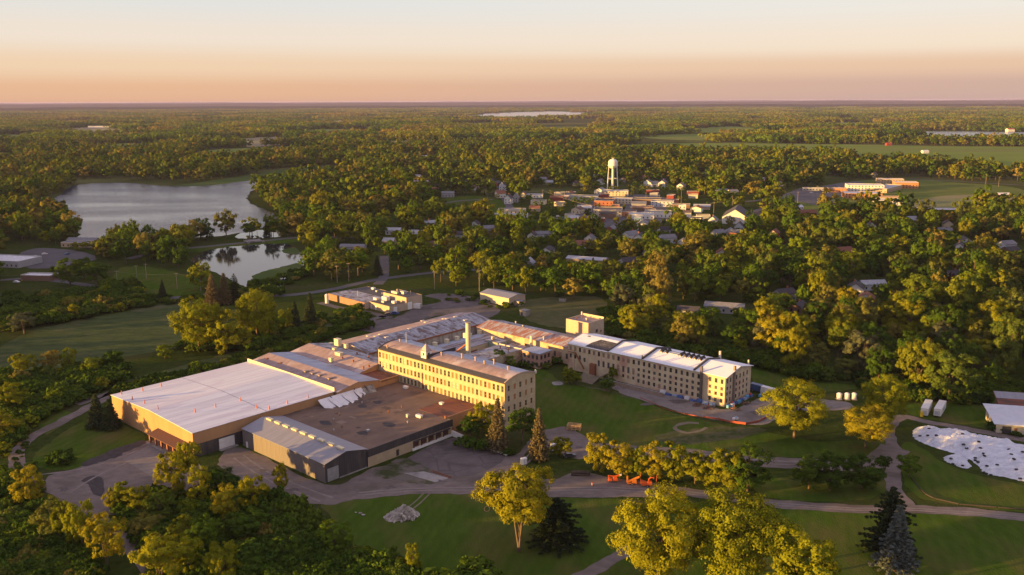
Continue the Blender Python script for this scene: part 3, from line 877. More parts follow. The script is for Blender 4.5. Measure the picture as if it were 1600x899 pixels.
for i in range(5):
    x = cx0 + 2.4 + i * 4.3
    box('shop_window' if i != 3 else 'shop_door', GLASS if i != 4 else WHITEPAINT, wh, x - 1.2, x + 1.2, -0.12, -0.03, 0.35, 2.9)

# ---------------------------------------------------------------- grey metal shed
sh = bldg('metal_shed', 'grey gabled metal shed jutting forward with bright vents along its ridge', 'shed', 3.3, 17.3)
L1, L2, ZE, ZR = 48.3, 17.0, 6.5, 8.4
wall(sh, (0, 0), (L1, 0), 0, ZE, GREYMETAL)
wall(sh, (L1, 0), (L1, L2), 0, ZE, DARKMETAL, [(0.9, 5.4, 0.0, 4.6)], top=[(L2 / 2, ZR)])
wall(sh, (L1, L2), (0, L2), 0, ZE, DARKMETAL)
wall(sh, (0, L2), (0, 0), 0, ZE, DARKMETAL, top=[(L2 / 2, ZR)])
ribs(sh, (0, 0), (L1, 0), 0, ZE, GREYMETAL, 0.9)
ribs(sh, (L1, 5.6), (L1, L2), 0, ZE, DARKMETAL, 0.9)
box('sliding_door', STEEL, sh, L1 - 0.18, L1 - 0.08, 0.9, 3.13, 0.05, 4.6)
box('sliding_door', STEEL, sh, L1 - 0.18, L1 - 0.08, 3.17, 5.4, 0.05, 4.6)
box('plinth', CONCRETE, sh, L1 + 0.003, L1 + 0.3, 5.6, L2, 0, 0.35)
box('side_door', WHITEPAINT, sh, 2.2, 3.3, -0.16, -0.07, 0.1, 2.3)
gable_roof(sh, 0, L1, 0, L2, ZE, ZR, 'x', METALROOF, over=0.3, th=0.12)
for i in range(9):
    x = 3.0 + i * 5.1
    mb = MB().box(x, x + 3.0, L2 / 2 - 0.42, L2 / 2 + 0.42, ZR - 0.05, ZR + 0.55).box(x - 0.1, x + 3.1, L2 / 2 - 0.62, L2 / 2 + 0.62, ZR + 0.55, ZR + 0.68)
    mb.build('ridge_vent', YELLOWBOX, sh)

# ---------------------------------------------------------------- low flat building with loading docks
lo = bldg('loading_building', 'low flat-roofed dark loading building with brown roof and truck docks', 'building', 0.6, 34.4)
ZL = 6.0
LD = 51.4
polyL = [(0, 0), (LD, 0), (LD, 39.6), (LD - 3, 39.6), (LD - 3, 50.0), (LD - 12, 57.2), (0.6, 57.2), (0.6, 25.2), (0, 25.2)]
MB().prism([(0.1, 0.1), (LD - 0.25, 0.1), (LD - 0.25, 39.4), (33, 39.4), (33, 57.2), (1.2, 57.2), (1.2, 25), (0.1, 25)], ZL - 0.5, ZL - 0.2).build('roof', BROWNROOF, lo)
MB().prism([(33.02, 39.42), (LD - 0.25, 39.42), (LD - 3.2, 39.42), (LD - 3.2, 57.2), (33.02, 57.2)][:1] + [(LD - 3.2, 39.42), (LD - 3.2, 57.2), (33.02, 57.2)], ZL - 0.5, ZL - 0.12).build('rusty_roof', RUSTROOF, lo)
docks = [(20.5 + i * 3.6, 23.1 + i * 3.6, 0.9, 3.3) for i in range(5)]
wall(lo, (LD, 0), (LD, 39.6), 3.6, ZL, DARKMETAL, name='upper_wall')
wall(lo, (LD - 0.05, 0), (LD - 0.05, 39.6), 0, 3.6, mat('buff_block', (0.40, 0.31, 0.20), (0.33, 0.26, 0.17), scale=0.4), [(12.4, 13.8, 0.05, 2.5)] + docks, depth=0.5, name='lower_wall')
for i in range(9):
    ribs(lo, (LD, i * 4.4), (LD, i * 4.4 + 4.2), 3.65, ZL - 0.1, DARKMETAL, 0.7)
wall(lo, (LD - 3, 39.6), (LD - 3, 57.2), 0, ZL, TANWALL)
wall(lo, (LD, 39.6), (LD - 3, 39.6), 0, ZL, DARKMETAL)
box('side_door', TRIMDARK, lo, LD - 0.5, LD - 0.4, 12.4, 13.8, 0.05, 2.5)
for u0, u1, v0, v1 in docks:
    dd = box('dock_door', mat('maroon_door', (0.10, 0.045, 0.035), rough=0.7), lo, LD - 0.56, LD - 0.46, u0 + 0.02, u1 - 0.02, v0, v1)
    box('dock_bumper', TARBLACK, lo, LD + 0.0, LD + 0.28, u0 - 0.3, u0 - 0.02, 0.5, 3.4)
    box('dock_hood', TARBLACK, lo, LD - 0.02, LD + 0.9, u0 - 0.1, u1 + 0.1, 3.3, 3.45)
box('dock_sill', WHITEPAINT, lo, LD - 0.03, LD + 0.45, 19.6, 39.6, 0.0, 0.85)
MB().box(LD - 0.3, LD + 0.02, 0, 39.6, ZL - 0.02, ZL + 0.28).build('parapet', TRIMDARK, lo)
MB().box(LD - 3.3, LD - 2.98, 39.62, 57.2, ZL - 0.02, ZL + 0.22).build('parapet', TANWALL, lo)
for (px, py, s) in ((566, 634, 2.6), (508, 660, 3.2), (608, 663, 3.0), (566, 676, 2.6), (590, 628, 2.4)):
    a, b = AB(px, py, ZL)
    x, y = loc_of(lo, a, b)
    pts = [(x + s * (0.7 + 0.4 * rnd.random()) * math.cos(t), y + s * 0.7 * (0.7 + 0.4 * rnd.random()) * math.sin(t)) for t in [i * math.pi / 5 for i in range(10)]]
    MB().add([(p[0], p[1], ZL - 0.185) for p in pts], [tuple(range(10))]).build('tar_stain', TARBLACK, lo)
for px, py, s, mm in ((655, 650, (2.6, 1.2, 0.9), WHITEPAINT), (637, 650, (0.9, 0.9, 1.2), STEEL), (690, 630, (1.6, 1.2, 0.8), WHITEPAINT), (634, 605, (2.0, 1.2, 0.9), WHITEPAINT), (575, 672, (1.0, 1.0, 0.6), STEEL), (696, 652, (0.5, 0.5, 1.0), RUSTY)):
    x, y = loc_of(lo, *AB(px, py, ZL + 0.4))
    hvac(lo, x, y, ZL - 0.2, *s, mm)
# collapsed bay: white inner wall, slumped roof sheets
wx, wy = 0.9, 25.0
mb = MB()
for i in range(10):                                       # torn white sheeting hanging from the wall over the roof edge
    y0_, y1_ = 16.5 + i * 2.1, 16.5 + (i + 1) * 2.1
    f0, f1 = 3.2 + 3.2 * math.sin(i * 0.35 + 0.3) + 0.9 * (i % 3), 3.2 + 3.2 * math.sin((i + 1) * 0.35 + 0.3) + 0.9 * ((i + 2) % 3)
    mb.add([(1.3, y0_, ZL + 2.1), (1.3, y1_, ZL + 2.1), (1.3 + f1 * 0.4, y1_, ZL + 0.9), (1.3 + f0 * 0.4, y0_, ZL + 0.9), (1.3 + f1, y1_, ZL - 0.14), (1.3 + f0, y0_, ZL - 0.14)], [(0, 3, 2, 1), (3, 5, 4, 2)])
mb.build('hanging_sheet', WHITEPAINT, lo)
for i in range(14):
    x_, y_ = 6 + rnd.random() * 40, 4 + rnd.random() * 48
    if x_ > 32 and y_ > 38: continue
    sx_, sy_ = rnd.uniform(1, 4), rnd.uniform(1, 3)
    MB().add([(x_, y_, ZL - 0.19), (x_ + sx_, y_ + 0.2, ZL - 0.19), (x_ + sx_ - 0.2, y_ + sy_, ZL - 0.19), (x_ + 0.1, y_ + sy_ - 0.2, ZL - 0.19)], [(0, 1, 2, 3)]).build('roof_patch', mat('lighter_felt', (0.24, 0.17, 0.125), rough=0.9) if i % 2 else mat('darker_felt', (0.085, 0.062, 0.05), rough=0.9), lo)
for i in range(10):
    x_, y_ = 5 + rnd.random() * 42, 3 + rnd.random() * 34
    vent(lo, x_, y_, ZL - 0.2, RUSTY if i % 2 else STEEL, 0.25, 0.5)
MB().add([(1.4, 37, ZL + 1.6), (1.4, 43, ZL + 2.2), (5.0, 42.5, ZL - 0.15), (4.2, 37.5, ZL - 0.15)], [(0, 3, 2, 1)]).build('slumped_sheet', mat('torn_sheet', (0.33, 0.30, 0.24), (0.10, 0.09, 0.08), scale=0.6), lo)
MB().add([(1.4, 17.5, ZL + 0.9), (1.4, 24, ZL + 1.4), (5.2, 23, ZL - 0.15), (4.5, 18, ZL - 0.15)], [(0, 3, 2, 1)]).build('slumped_sheet', WHITEPAINT, lo)
for p, q in (((1.4, 22, ZL + 2.6), (3.5, 23.5, ZL - 0.1)), ((1.4, 26, ZL + 0.3), (1.45, 29.5, ZL + 1.6)), ((1.4, 34, ZL + 2.7), (1.45, 34, ZL + 0.6)), ((1.4, 36, ZL + 1.0), (4.0, 36.5, ZL)), ((1.4, 39, ZL + 2.5), (3.5, 40, ZL))):
    MB().bar(p, q, 0.22).build('fallen_beam', TRIMDARK, lo)

# ---------------------------------------------------------------- twin gabled sheds behind the warehouse
for nm, lab, a0, a1, b0, b1, mA, mB in (
        ('gabled_shed', 'long low shed with pink and grey roof directly behind the white-roofed warehouse', -61, 1.6, 60.2, 81.2, PINKROOF, BLUEROOF),
        ('gabled_shed', 'long low shed with dusty pink roof touching the left end of the yellow mill', -61, -11.6, 82.0, 102.0, PINKROOF, GREYROOF)):
    g = bldg(nm, lab, 'shed', a0, b0)
    A1, B1 = a1 - a0, b1 - b0
    ze, zr = 8.8, 10.6
    wall(g, (0, 0), (A1, 0), 0, ze, TANWALL)
    op = [(2.0, 4.0, 6.6, 7.6), (13, 15.5, 6.9, 7.7), (16, 17.4, 6.9, 7.7)] if b0 < 70 else []
    wall(g, (A1, 0), (A1, B1), 0, ze, TANWALL, op, top=[(B1 / 2, zr)])
    for o_ in op:
        MB().box(A1 - 0.24, A1 - 0.2, o_[0], o_[1], o_[2], o_[3]).build('louvre', GLASS, g)
    wall(g, (A1, B1), (0, B1), 0, ze, TANWALL)
    wall(g, (0, B1), (0, 0), 0, ze, TANWALL, top=[(B1 / 2, zr)])
    gable_roof(g, 0, A1, 0, B1, ze, zr, 'x', mA, over=0.3, th=0.18, m2=mB)
    if b0 < 70:
        for px, py in ((479, 583), (490, 586), (501, 589), (516, 594)):
            x, y = loc_of(g, *AB(px, py, 9.6))
            MB().box(x - 0.5, x + 0.5, y - 0.9, y + 0.9, 8.8, 10.5).box(x - 0.7, x + 0.7, y - 1.1, y + 1.1, 10.5, 10.65).build('roof_vent', mat('weathered_copper_tin', (0.33, 0.26, 0.22), rough=0.7), g)
        for px, py in ((418, 562), (439, 569)):
            x, y = loc_of(g, *AB(px, py, 9.6))
            MB().box(x - 0.9, x + 0.9, y - 0.9, y + 0.9, 9.0, 10.1).box(x - 0.6, x + 0.6, y - 0.6, y + 0.6, 10.1, 10.2).build('roof_hatch', RUSTY, g)
    else:
        for px, py, s, mm in ((528, 538, (3, 2, 3.2), YELLOWBOX), (523, 547, (1.6, 1.6, 1.6), YELLOWBOX), (530, 554, (3.6, 2.0, 1.6), YELLOWBOX), (517, 562, (1.6, 1.4, 1.4), YELLOWBOX), (541, 542, (1.6, 1.4, 1.8), YELLOWBOX)):
            x, y = loc_of(g, *AB(px, py, 10.6))
            hvac(g, min(max(x, 2), A1 - 2), min(max(y, 1), B1 - 1), 9.9, *s, mm)
        for px, py in ((535, 560), (552, 565), (577, 573), (584, 580), (558, 553), (576, 558)):
            x, y = loc_of(g, *AB(px, py, 10.3))
            vent(g, min(x, A1 - 1), min(max(y, 1), B1 - 1), 9.9, RUSTY, 0.4, 0.7)
        MB().box(A1 + 0.05, A1 + 13.2, 0.5, 9.6, 7.6, 8.1).build('link_roof', RUSTROOF, g)
        wall(g, (A1 + 13.2, -0.7), (A1 + 13.2, 9.8), 0, 8.1, TANWALL, name='link_wall')
        MB().box(A1 + 12.9, A1 + 13.4, -0.6, 9.8, 8.1, 8.5).build('parapet', TANWALL, g)

# ---------------------------------------------------------------- the yellow-brick mill
mi = bldg('brick_mill', 'long four-storey cream brick mill with rows of windows, lit golden', 'mill', -11.3, 92.0)
L1, L2, ZE, ZR = 72.6, 17.6, 17.4, 19.2
cols = 33
WU = [(i + 0.5) * L1 / cols for i in range(cols)]
ROWS = [15.0, 10.95, 6.9, 2.85]
ops = [(u - 0.6, u + 0.6, v - 1.2, v + 1.2) for u in WU for v in ROWS[:3]]
wall(mi, (0, 0), (L1, 0), 0, ZE, BRICK, ops)
EU = [2.3 + i * 3.25 for i in range(5)]
eops = [(u - 0.55, u + 0.55, v - 1.1, v + 1.1) for u in EU for v in ROWS]
wall(mi, (L1, 0), (L1, L2), 0, ZE, BRICK, eops, top=[(u, ZE + 0.05 + (ZR - ZE) * (1 - ((u - L2 / 2) / (L2 / 2)) ** 2)) for u in [L2 * i / 10 for i in range(11)]][:])
bops = [(u - 0.52, u + 0.52, v - 1.08, v + 1.08) for u in WU for v in ROWS[:3]]
wall(mi, (L1, L2), (0, L2), 0, ZE, BRICK)
wall(mi, (0, L2), (0, 0), 0, ZE, BRICK, top=[(L2 / 2, ZR)])
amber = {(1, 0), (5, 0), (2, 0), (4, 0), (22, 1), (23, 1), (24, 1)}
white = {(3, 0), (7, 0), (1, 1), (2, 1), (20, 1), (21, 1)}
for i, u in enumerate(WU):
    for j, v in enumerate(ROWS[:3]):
        pm = SUNGLOW_BOARD if (i, j) in amber else BOARDW if (i, j) in white else rnd.choice([GLASS, GLASS, GLASS, BOARDY, BOARDY, GREYPANE])
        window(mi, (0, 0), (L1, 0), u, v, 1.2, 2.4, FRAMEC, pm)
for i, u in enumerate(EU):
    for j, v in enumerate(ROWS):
        pm = SUNGLOW_BOARD if (i, j) in {(1, 0), (1, 1), (4, 1), (3, 0), (3, 1)} else GLASS  # orange panes: sunset shining through the end windows, put into the pane colour
        window(mi, (L1, 0), (L1, L2), u, v, 1.1, 2.2, FRAMEC, pm)
SILL = MB().box(-0.62, 0.62, -0.1, 0.0, -0.16, 0.0).mesh('sill', mat('stone_sill', (0.42, 0.37, 0.28), rough=0.8))
# curved roof in strips: dark gutter band, sunlit pink front and shaded bluish back put into the colours
def arch(y):
    return ZE + 0.08 + (ZR - ZE) * (1 - ((y - L2 / 2) / (L2 / 2)) ** 2)
for nm, y0, y1, mm in (('gutter_band', -0.3, 2.1, TRIMDARK), ('roof', 2.1, L2 / 2, PINKROOF), ('roof', L2 / 2, L2 + 0.3, BLUEROOF)):
    mb = MB()
    N = 6
    ys = [y0 + (y1 - y0) * i / N for i in range(N + 1)]
    for i in range(N):
        z0, z1 = arch(ys[i]), arch(ys[i + 1])
        mb.add([(-0.2, ys[i], z0), (L1 + 0.2, ys[i], z0), (L1 + 0.2, ys[i + 1], z1), (-0.2, ys[i + 1], z1),
                (-0.2, ys[i], z0 + 0.2), (L1 + 0.2, ys[i], z0 + 0.2), (L1 + 0.2, ys[i + 1], z1 + 0.2), (-0.2, ys[i + 1], z1 + 0.2)],
               [(4, 5, 6, 7), (0, 3, 2, 1), (0, 1, 5, 4), (2, 3, 7, 6), (0, 4, 7, 3), (1, 2, 6, 5)])
    mb.build(nm, mm, mi)
box('cornice', TRIMDARK, mi, -0.25, L1 + 0.25, -0.42, -0.003, ZE - 0.12, ZE + 0.06)
# end wall coping, follows the arch
mb = MB()
for i in range(8):
    ya, yb = -0.1 + (L2 + 0.2) * i / 8, -0.1 + (L2 + 0.2) * (i + 1) / 8
    mb.bar((L1 + 0.15, ya, arch(min(max(ya, 0), L2)) + 0.32), (L1 + 0.15, yb, arch(min(max(yb, 0), L2)) + 0.32), 0.5, 0.3)
mb.build('coping', mat('pink_coping', (0.40, 0.30, 0.25), rough=0.8), mi)
mb = MB()
for i in range(8):
    ya, yb = L2 * i / 8, L2 * (i + 1) / 8
    mb.bar((0.2, ya, arch(ya) + 0.3), (0.2, yb, arch(yb) + 0.3), 0.4, 0.3)
mb.build('coping', TRIMDARK, mi)
MB().cyl(L1 + 0.1, L2 - 0.1, ZE, ZE + 1.0, 0.5, 0.5, n=10).cyl(L1 + 0.1, L2 - 0.1, ZE + 1.0, ZE + 1.5, 0.5, 0.1, n=10).build('corner_ball', BOARDW, mi)
# cupola
x, y = loc_of(mi, *AB(666, 557, 18.6))
cu = MB().box(x - 1.5, x + 1.5, y - 1.5, y + 1.5, 16.5, 21.0).build('cupola', WHITEPAINT, mi)
MB().box(x - 1.75, x + 1.75, y - 1.75, y + 1.75, 21.0, 21.25).add([(x - 1.6, y - 1.6, 21.25), (x + 1.6, y - 1.6, 21.25), (x + 1.6, y + 1.6, 21.25), (x - 1.6, y + 1.6, 21.25), (x, y, 24.0)], [(0, 1, 4), (1, 2, 4), (2, 3, 4), (3, 0, 4)]).build('cupola_roof', PINKROOF, cu)
box('cupola_louvre', TRIMDARK, cu, x + 1.5, x + 1.56, y - 0.5, y + 0.5, 19.2, 20.4)
box('cupola_louvre', TRIMDARK, cu, x - 0.5, x + 0.5, y - 1.56, y - 1.5, 19.2, 20.4)
box('fire_wall', TARBLACK, mi, x + 2.2, x + 2.5, 1.0, L2 - 0.5, 18.4, 19.9)
for px, py, h in ((722, 561, 1.8), (743, 565, 1.5), (757, 570, 1.2), (772, 570, 2.0), (794, 579, 1.2), (690, 556, 1.3), (625, 535, 1.0), (603, 541, 1.0)):
    x, y = loc_of(mi, *AB(px, py, 19.2))
    y = min(max(y, 1.5), L2 - 1.5)
    vent(mi, x, y, arch(y), mat('buff_vent', (0.50, 0.34, 0.22), rough=0.6), 0.42, h)
MB().tube([(27.5, -0.15, 1.5), (27.5, -0.15, 12.5)], 0.12, n=6).build('drain_pipe', RUSTY, mi)
MB().tube([(7, L2 * .55, 18.8), (7, L2 * .55, 24.0)], [0.1, 0.05], n=5).build('flag_pole', WHITEPAINT, mi)

# ---------------------------------------------------------------- long weave shed C
cs = bldg('weave_shed', 'broad low gabled shed with a lit orange front wall, left of the chimney', 'shed', -61, 104.6)
L1, L2, ZE, ZR = 27.0, 82.0, 8.2, 10.4
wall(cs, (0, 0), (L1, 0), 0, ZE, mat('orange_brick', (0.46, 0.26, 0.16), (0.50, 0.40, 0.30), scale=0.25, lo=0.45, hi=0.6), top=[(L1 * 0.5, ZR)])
wall(cs, (L1, 0), (L1, L2), 0, ZE, mat('peeling_white_wall', (0.40, 0.37, 0.33), (0.25, 0.19, 0.15), scale=0.4, stretch=(1, 1, 0.4), lo=0.45, hi=0.62))
wall(cs, (L1, L2), (0, L2), 0, ZE, PINKBRICK, top=[(L1 * 0.5, ZR)])
wall(cs, (0, L2), (0, 0), 0, ZE, PINKBRICK)
gable_roof(cs, 0, L1, 0, L2, ZE, ZR, 'y', PINKROOF, over=0.35, th=0.18, m2=GREYROOF)
box('eave_board', RUSTY, cs, L1 + 0.36, L1 + 0.6, 0, L2, ZE - 0.5, ZE + 0.25)
for px, py in ((640, 516), (666, 503), (653, 497), (699, 500), (712, 497), (727, 500), (694, 499), (604, 528), (595, 523), (576, 524), (588, 527)):
    x, y = loc_of(cs, *AB(px, py, 9.8))
    x = min(max(x, 1.5), L1 - 1.5)
    MB().box(x - 0.7, x + 0.7, y - 1.1, y + 1.1, 8.8, ZR + 0.35 - abs(x - L1 / 2) * 0.14).build('skylight', BOARDW, cs)
x, y = loc_of(cs, *AB(590, 531, 10.4))
MB().box(x, x + 7.5, y - 0.2, y + 5.0, 10.1, 10.36).build('tarred_patch', TARBLACK, cs) if False else None
for i in range(4):
    x = 6 + i * 4.5
    MB().box(x - 0.6, x + 0.6, -0.05, 0.02, 4.6, 5.8).build('shutter', STEEL, cs)
hvac(cs, 2.5, -2.2, 0.0, 2.2, 1.8, 9.2, YELLOWBOX)

# ---------------------------------------------------------------- courtyard shed with skylights
ds = bldg('skylight_shed', 'low dark-streaked shed with a row of buff skylight boxes beside the chimney', 'shed', -30.0, 111.0)
L1, L2, ZE, ZR = 14.6, 70.0, 4.7, 5.9
wall(ds, (0, 0), (L1, 0), 0, ZE, TANWALL, top=[(L1 / 2, ZR)])
wall(ds, (L1, 0), (L1, L2), 0, ZE, BRICK2)
wall(ds, (L1, L2), (0, L2), 0, ZE, TANWALL, top=[(L1 / 2, ZR)])
wall(ds, (0, L2), (0, 0), 0, ZE, PINKBRICK)
gable_roof(ds, 0, L1, 0, L2, ZE, ZR, 'y', BLUEROOF, over=0.25, th=0.15, m2=STREAKROOF)
for i, (px, py) in enumerate(((674, 536), (692.5, 531), (710, 527), (726, 521), (744, 517))):
    x, y = loc_of(ds, *AB(px, py, 6.4))
    x = min(max(x, 1.6), 5.0)
    MB().box(x - 1.0, x + 1.0, y - 0.7, y + 0.7, 4.9, 7.0).box(x - 1.15, x + 1.15, y - 0.85, y + 0.85, 7.0, 7.12).build('skylight_box', YELLOWBOX, ds)
mb = MB()
mb.bar((-0.3, L2 + 0.4, ZE + 0.6), (L1 / 2, L2 + 0.4, ZR + 0.6), 0.5, 0.5).bar((L1 / 2, L2 + 0.4, ZR + 0.6), (L1 + 0.3, L2 + 0.4, ZE + 0.6), 0.5, 0.5)
mb.build('coping', YELLOWBOX, ds)
MB().box(L1 + 0.8, L1 + 1.3, 40, 44, 0, 3.2).build('rusted_fan', RUSTY, ds)
tb = bldg('plant_room', 'small pale green plant room between the courtyard sheds', 'building', -17.5, 164)
box('wall', TEAL, tb, 0, 9, 0, 6, 0, 5.4)
box('roof', GREYROOF, tb, -0.2, 9.2, -0.2, 6.2, 5.4, 5.65)
hvac(tb, 2.5, 3, 5.7, 1.2, 1.2, 1.3, YELLOWBOX)

# ---------------------------------------------------------------- chimney and rusty duct
ca, cb = AB(732, 556, 4.0)
ch = bldg('chimney', 'tall slim cream chimney stack rising behind the mill roof', 'chimney', ca, cb)
MB().cyl(0, 0, 0, 19.6, 1.22, 1.12, n=20).build('stack', mat('cream_stack', (0.55, 0.50, 0.38), (0.48, 0.42, 0.32), scale=0.5), ch, smooth=False)
MB().cyl(0, 0, 19.6, 20.0, 1.3, 1.3, n=20).build('rim', mat('stack_rim', (0.36, 0.30, 0.24), rough=0.8), ch)
MB().cyl(0, 0, 0, 4.6, 1.75, 1.75, n=20).build('base', YELLOWBOX, ch)
MB().box(-2.6, -1.0, -0.8, 0.8, 12.4, 14.6).build('flue_box', YELLOWBOX, ch)
rp = thing('rusty_duct', 'rust orange sloping duct beside the chimney', 'duct', at_ab(ca - 4, cb - 2))
p, q = G(711, 551, 5.0), G(730, 537, 9.0)
MB().tube([p - rp.location, q - rp.location], 0.42, n=8).build('duct_pipe', mat('rust_orange', (0.50, 0.19, 0.08), rough=0.7), rp)
MB().bar((q - rp.location) * 1.0, Vector(((q - rp.location).x, (q - rp.location).y, 0)), 0.2).bar(p - rp.location, Vector(((p - rp.location).x, (p - rp.location).y, 0)), 0.2).build('duct_leg', RUSTY, rp)

# ---------------------------------------------------------------- E, F, G
es = bldg('boiler_house', 'low cream building with weedy silver roof right of the chimney', 'building', -5.5, 130.0)
L1, L2, ZE = 14.6, 31.5, 6.0
wall(es, (0, 0), (L1, 0), 0, ZE, BRICK2)
wall(es, (L1, 0), (L1, L2), 0, ZE + 0.3, mat('stained_cream_wall', (0.40, 0.33, 0.22), (0.25, 0.18, 0.14), scale=0.3, lo=0.5, hi=0.62))
wall(es, (L1, L2), (0, L2), 0, ZE + 0.3, BRICK2)
wall(es, (0, L2), (0, 0), 0, ZE, BRICK2)
box('roof', GREYROOF, es, 0.05, L1 - 0.05, 0.05, L2 - 0.05, ZE - 0.3, ZE)
box('parapet', TRIMWHITE, es, -0.1, L1 + 0.1, L2 - 0.3, L2 + 0.1, ZE, ZE + 0.45)
vent(es, 5.5, 26, ZE, RUSTY, 0.4, 1.0)
vent(es, 11.5, 25, ZE, RUSTY, 0.3, 1.2)
wb = bldg('workshop_link', 'dark tar-roofed link between the green plant room and the pink brick block', 'building', -6.5, 163.5)
box('wall', PINKBRICK, wb, 0, 18, 0, 8.6, 0, 4.0)
box('roof', STREAKROOF, wb, -0.1, 18.1, -0.1, 8.7, 4.0, 4.25)

fs_ = bldg('brick_block', 'small two-storey pink brick block with gridded windows in the courtyard', 'building', 12.2, 157.9)
L1, L2, ZE = 10.2, 8.8, 7.0
fo = [(1.3 + i * 2.5 - 0.75, 1.3 + i * 2.5 + 0.75, z - 1.0, z + 1.0) for i in range(4) for z in (1.9, 5.2)]
wall(fs_, (0, 0), (L1, 0), 0, ZE, PINKBRICK, fo)
so = [(1.6 + i * 2.6 - 0.75, 1.6 + i * 2.6 + 0.75, z - 1.0, z + 1.0) for i in range(3) for z in (1.9, 5.2)]
wall(fs_, (L1, 0), (L1, L2), 0, ZE, PINKBRICK, so)
wall(fs_, (L1, L2), (0, L2), 0, ZE, PINKBRICK)
wall(fs_, (0, L2), (0, 0), 0, ZE, PINKBRICK)
box('roof', BLUEROOF, fs_, -0.25, L1 + 0.25, -0.25, L2 + 0.25, ZE, ZE + 0.3)
for i in range(4):
    for z in (1.9, 5.2):
        window(fs_, (0, 0), (L1, 0), 1.3 + i * 2.5, z, 1.5, 2.0, FRAMED, GREYPANE, (2, 3))
for i in range(3):
    for z in (1.9, 5.2):
        window(fs_, (L1, 0), (L1, L2), 1.6 + i * 2.6, z, 1.5, 2.0, FRAMED, GLASS, (2, 3))

gs = bldg('rust_roof_shed', 'gabled range with rust-streaked roof joining the courtyard to the long wing', 'shed', -31.5, 172.6)
L1, L2, ZE, ZR = 62.6, 18.4, 8.0, 9.9
gw = [(33 + i * 3.6 - 0.7, 33 + i * 3.6 + 0.7, 2.4, 5.0) for i in range(8)]
wall(gs, (0, 0), (L1, 0), 0, ZE, mat('soot_stained_brick', (0.46, 0.36, 0.24), (0.36, 0.22, 0.15), scale=0.25, stretch=(1, 1, 0.6), lo=0.48, hi=0.62), gw)
for i in range(8):
    window(gs, (0, 0), (L1, 0), 33 + i * 3.6, 3.7, 1.4, 2.6, FRAMED, GREYPANE if i % 2 else PINKBRICK, (1, 3))
wall(gs, (L1, 0), (L1, L2), 0, ZE, BRICK2, top=[(L2 / 2, ZR)])
wall(gs, (L1, L2), (0, L2), 0, ZE, BRICK2)
wall(gs, (0, L2), (0, 0), 0, ZE, BRICK2, top=[(L2 / 2, ZR)])
r1, r2 = gable_roof(gs, 0, L1, 0, L2, ZE, ZR, 'x', RUSTSTREAK, over=0.35, th=0.2, m2=GREYROOF)
for px, py in ((806, 504), (817, 510), (838, 531)):
    x, y = loc_of(gs, *AB(px, py, 10))
    vent(gs, x, min(max(y, 1), L2 - 1), 9.2, BOARDW, 0.4, 1.0)
MB().box(36, 37, -0.55, -0.02, 0, 9.8).build('wall_stack', BOARDW, gs)

# ---------------------------------------------------------------- stair and lift block
tw = bldg('lift_block', 'plain windowless tan block standing above the roofs left of the long wing', 'building', 11.0, 191.6)
L1, L2, ZE = 13.6, 12.6, 15.6
TANB = mat('smooth_tan_wall', (0.44, 0.35, 0.26), (0.40, 0.315, 0.235), scale=0.3, c3=(0.36, 0.29, 0.22), scale3=0.2)
for a_, b_ in (((0, 0), (L1, 0)), ((L1, 0), (L1, L2)), ((L1, L2), (0, L2)), ((0, L2), (0, 0))):
    wall(tw, a_, b_, 0, ZE, TANB)
box('roof', PINKROOF, tw, 0.25, L1 - 0.25, 0.25, L2 - 0.25, ZE - 0.9, ZE - 0.5)
mb = MB().box(0, L1, 0, 0.3, ZE, ZE + 0.12).box(0, L1, L2 - 0.3, L2, ZE, ZE + 0.9).box(0, 0.3, 0.3, L2 - 0.3, ZE, ZE + 0.12).box(L1 - 0.3, L1, 0.3, L2 - 0.3, ZE, ZE + 0.12)
mb.build('parapet', mat('lit_coping', (0.55, 0.46, 0.33), rough=0.8), tw)  # sunlight on the back edge is put into this yellower coping colour
mb = MB().box(0.02, 0.24, 0.32, L2 - 0.32, ZE - 0.5, ZE).box(L1 - 0.24, L1 - 0.02, 0.32, L2 - 0.32, ZE - 0.5, ZE).box(0.3, L1 - 0.3, L2 - 0.28, L2 - 0.02, ZE - 0.5, ZE)
mb.build('inner_parapet', TANB, tw)
vent(tw, 8, 6, ZE - 0.5, BOARDW, 0.5, 0.8)
vent(tw, 3.5, 8, ZE - 0.5, RUSTY, 0.3, 0.6)
vent(tw, 3.2, 4.2, ZE - 0.5, RUSTY, 0.3, 0.6)
MB().box(0.2, 0.8, L2 - 0.9, L2 - 0.3, ZE - 0.5, ZE + 1.6).build('stub_chimney', BOARDW, tw)
MB().box(L1 + 0.0, L1 + 0.08, 6.0, 7.6, 9.8, 11.4).build('louvre', TRIMDARK, tw)
MB().box(L1 + 0.0, L1 + 0.3, 9.8, 10.7, 9.6, 10.4).build('wall_vent', REDBRICK, tw)

# ---------------------------------------------------------------- the long wing
wg = bldg('mill_wing', 'long derelict cream brick wing with white roof, skylights and blue bundles at its foot', 'mill', 31.6, 167.2)
L1, L2, ZE, ZR = 79.6, 21.6, 12.4, 14.6
UP, LOW = [], []
rows4 = [(10.3, 1.9), (7.35, 1.35), (4.95, 1.4), (2.3, 1.7)]
wins = []
n = 30
for i in range(n):
    u = 1.6 + i * (L1 - 3.0) / (n - 1)
    if i >= 14:
        for j, (v, h) in enumerate(rows4):
            wins.append((i, j, u, v, 1.15, h))
    else:
        wins.append((i, 0, u, 10.2, 1.2, 2.0))
        if i not in (4, 5):
            wins.append((i, 1, u, 6.0 if i > 2 else 6.6, 1.15, 2.7 if i > 5 else 2.0))
        if 10 < i:
            wins.append((i, 2, u, 3.0, 1.1, 1.3))
wins = [w for w in wins if not (abs(w[2] - 69.2) < 1.4)]
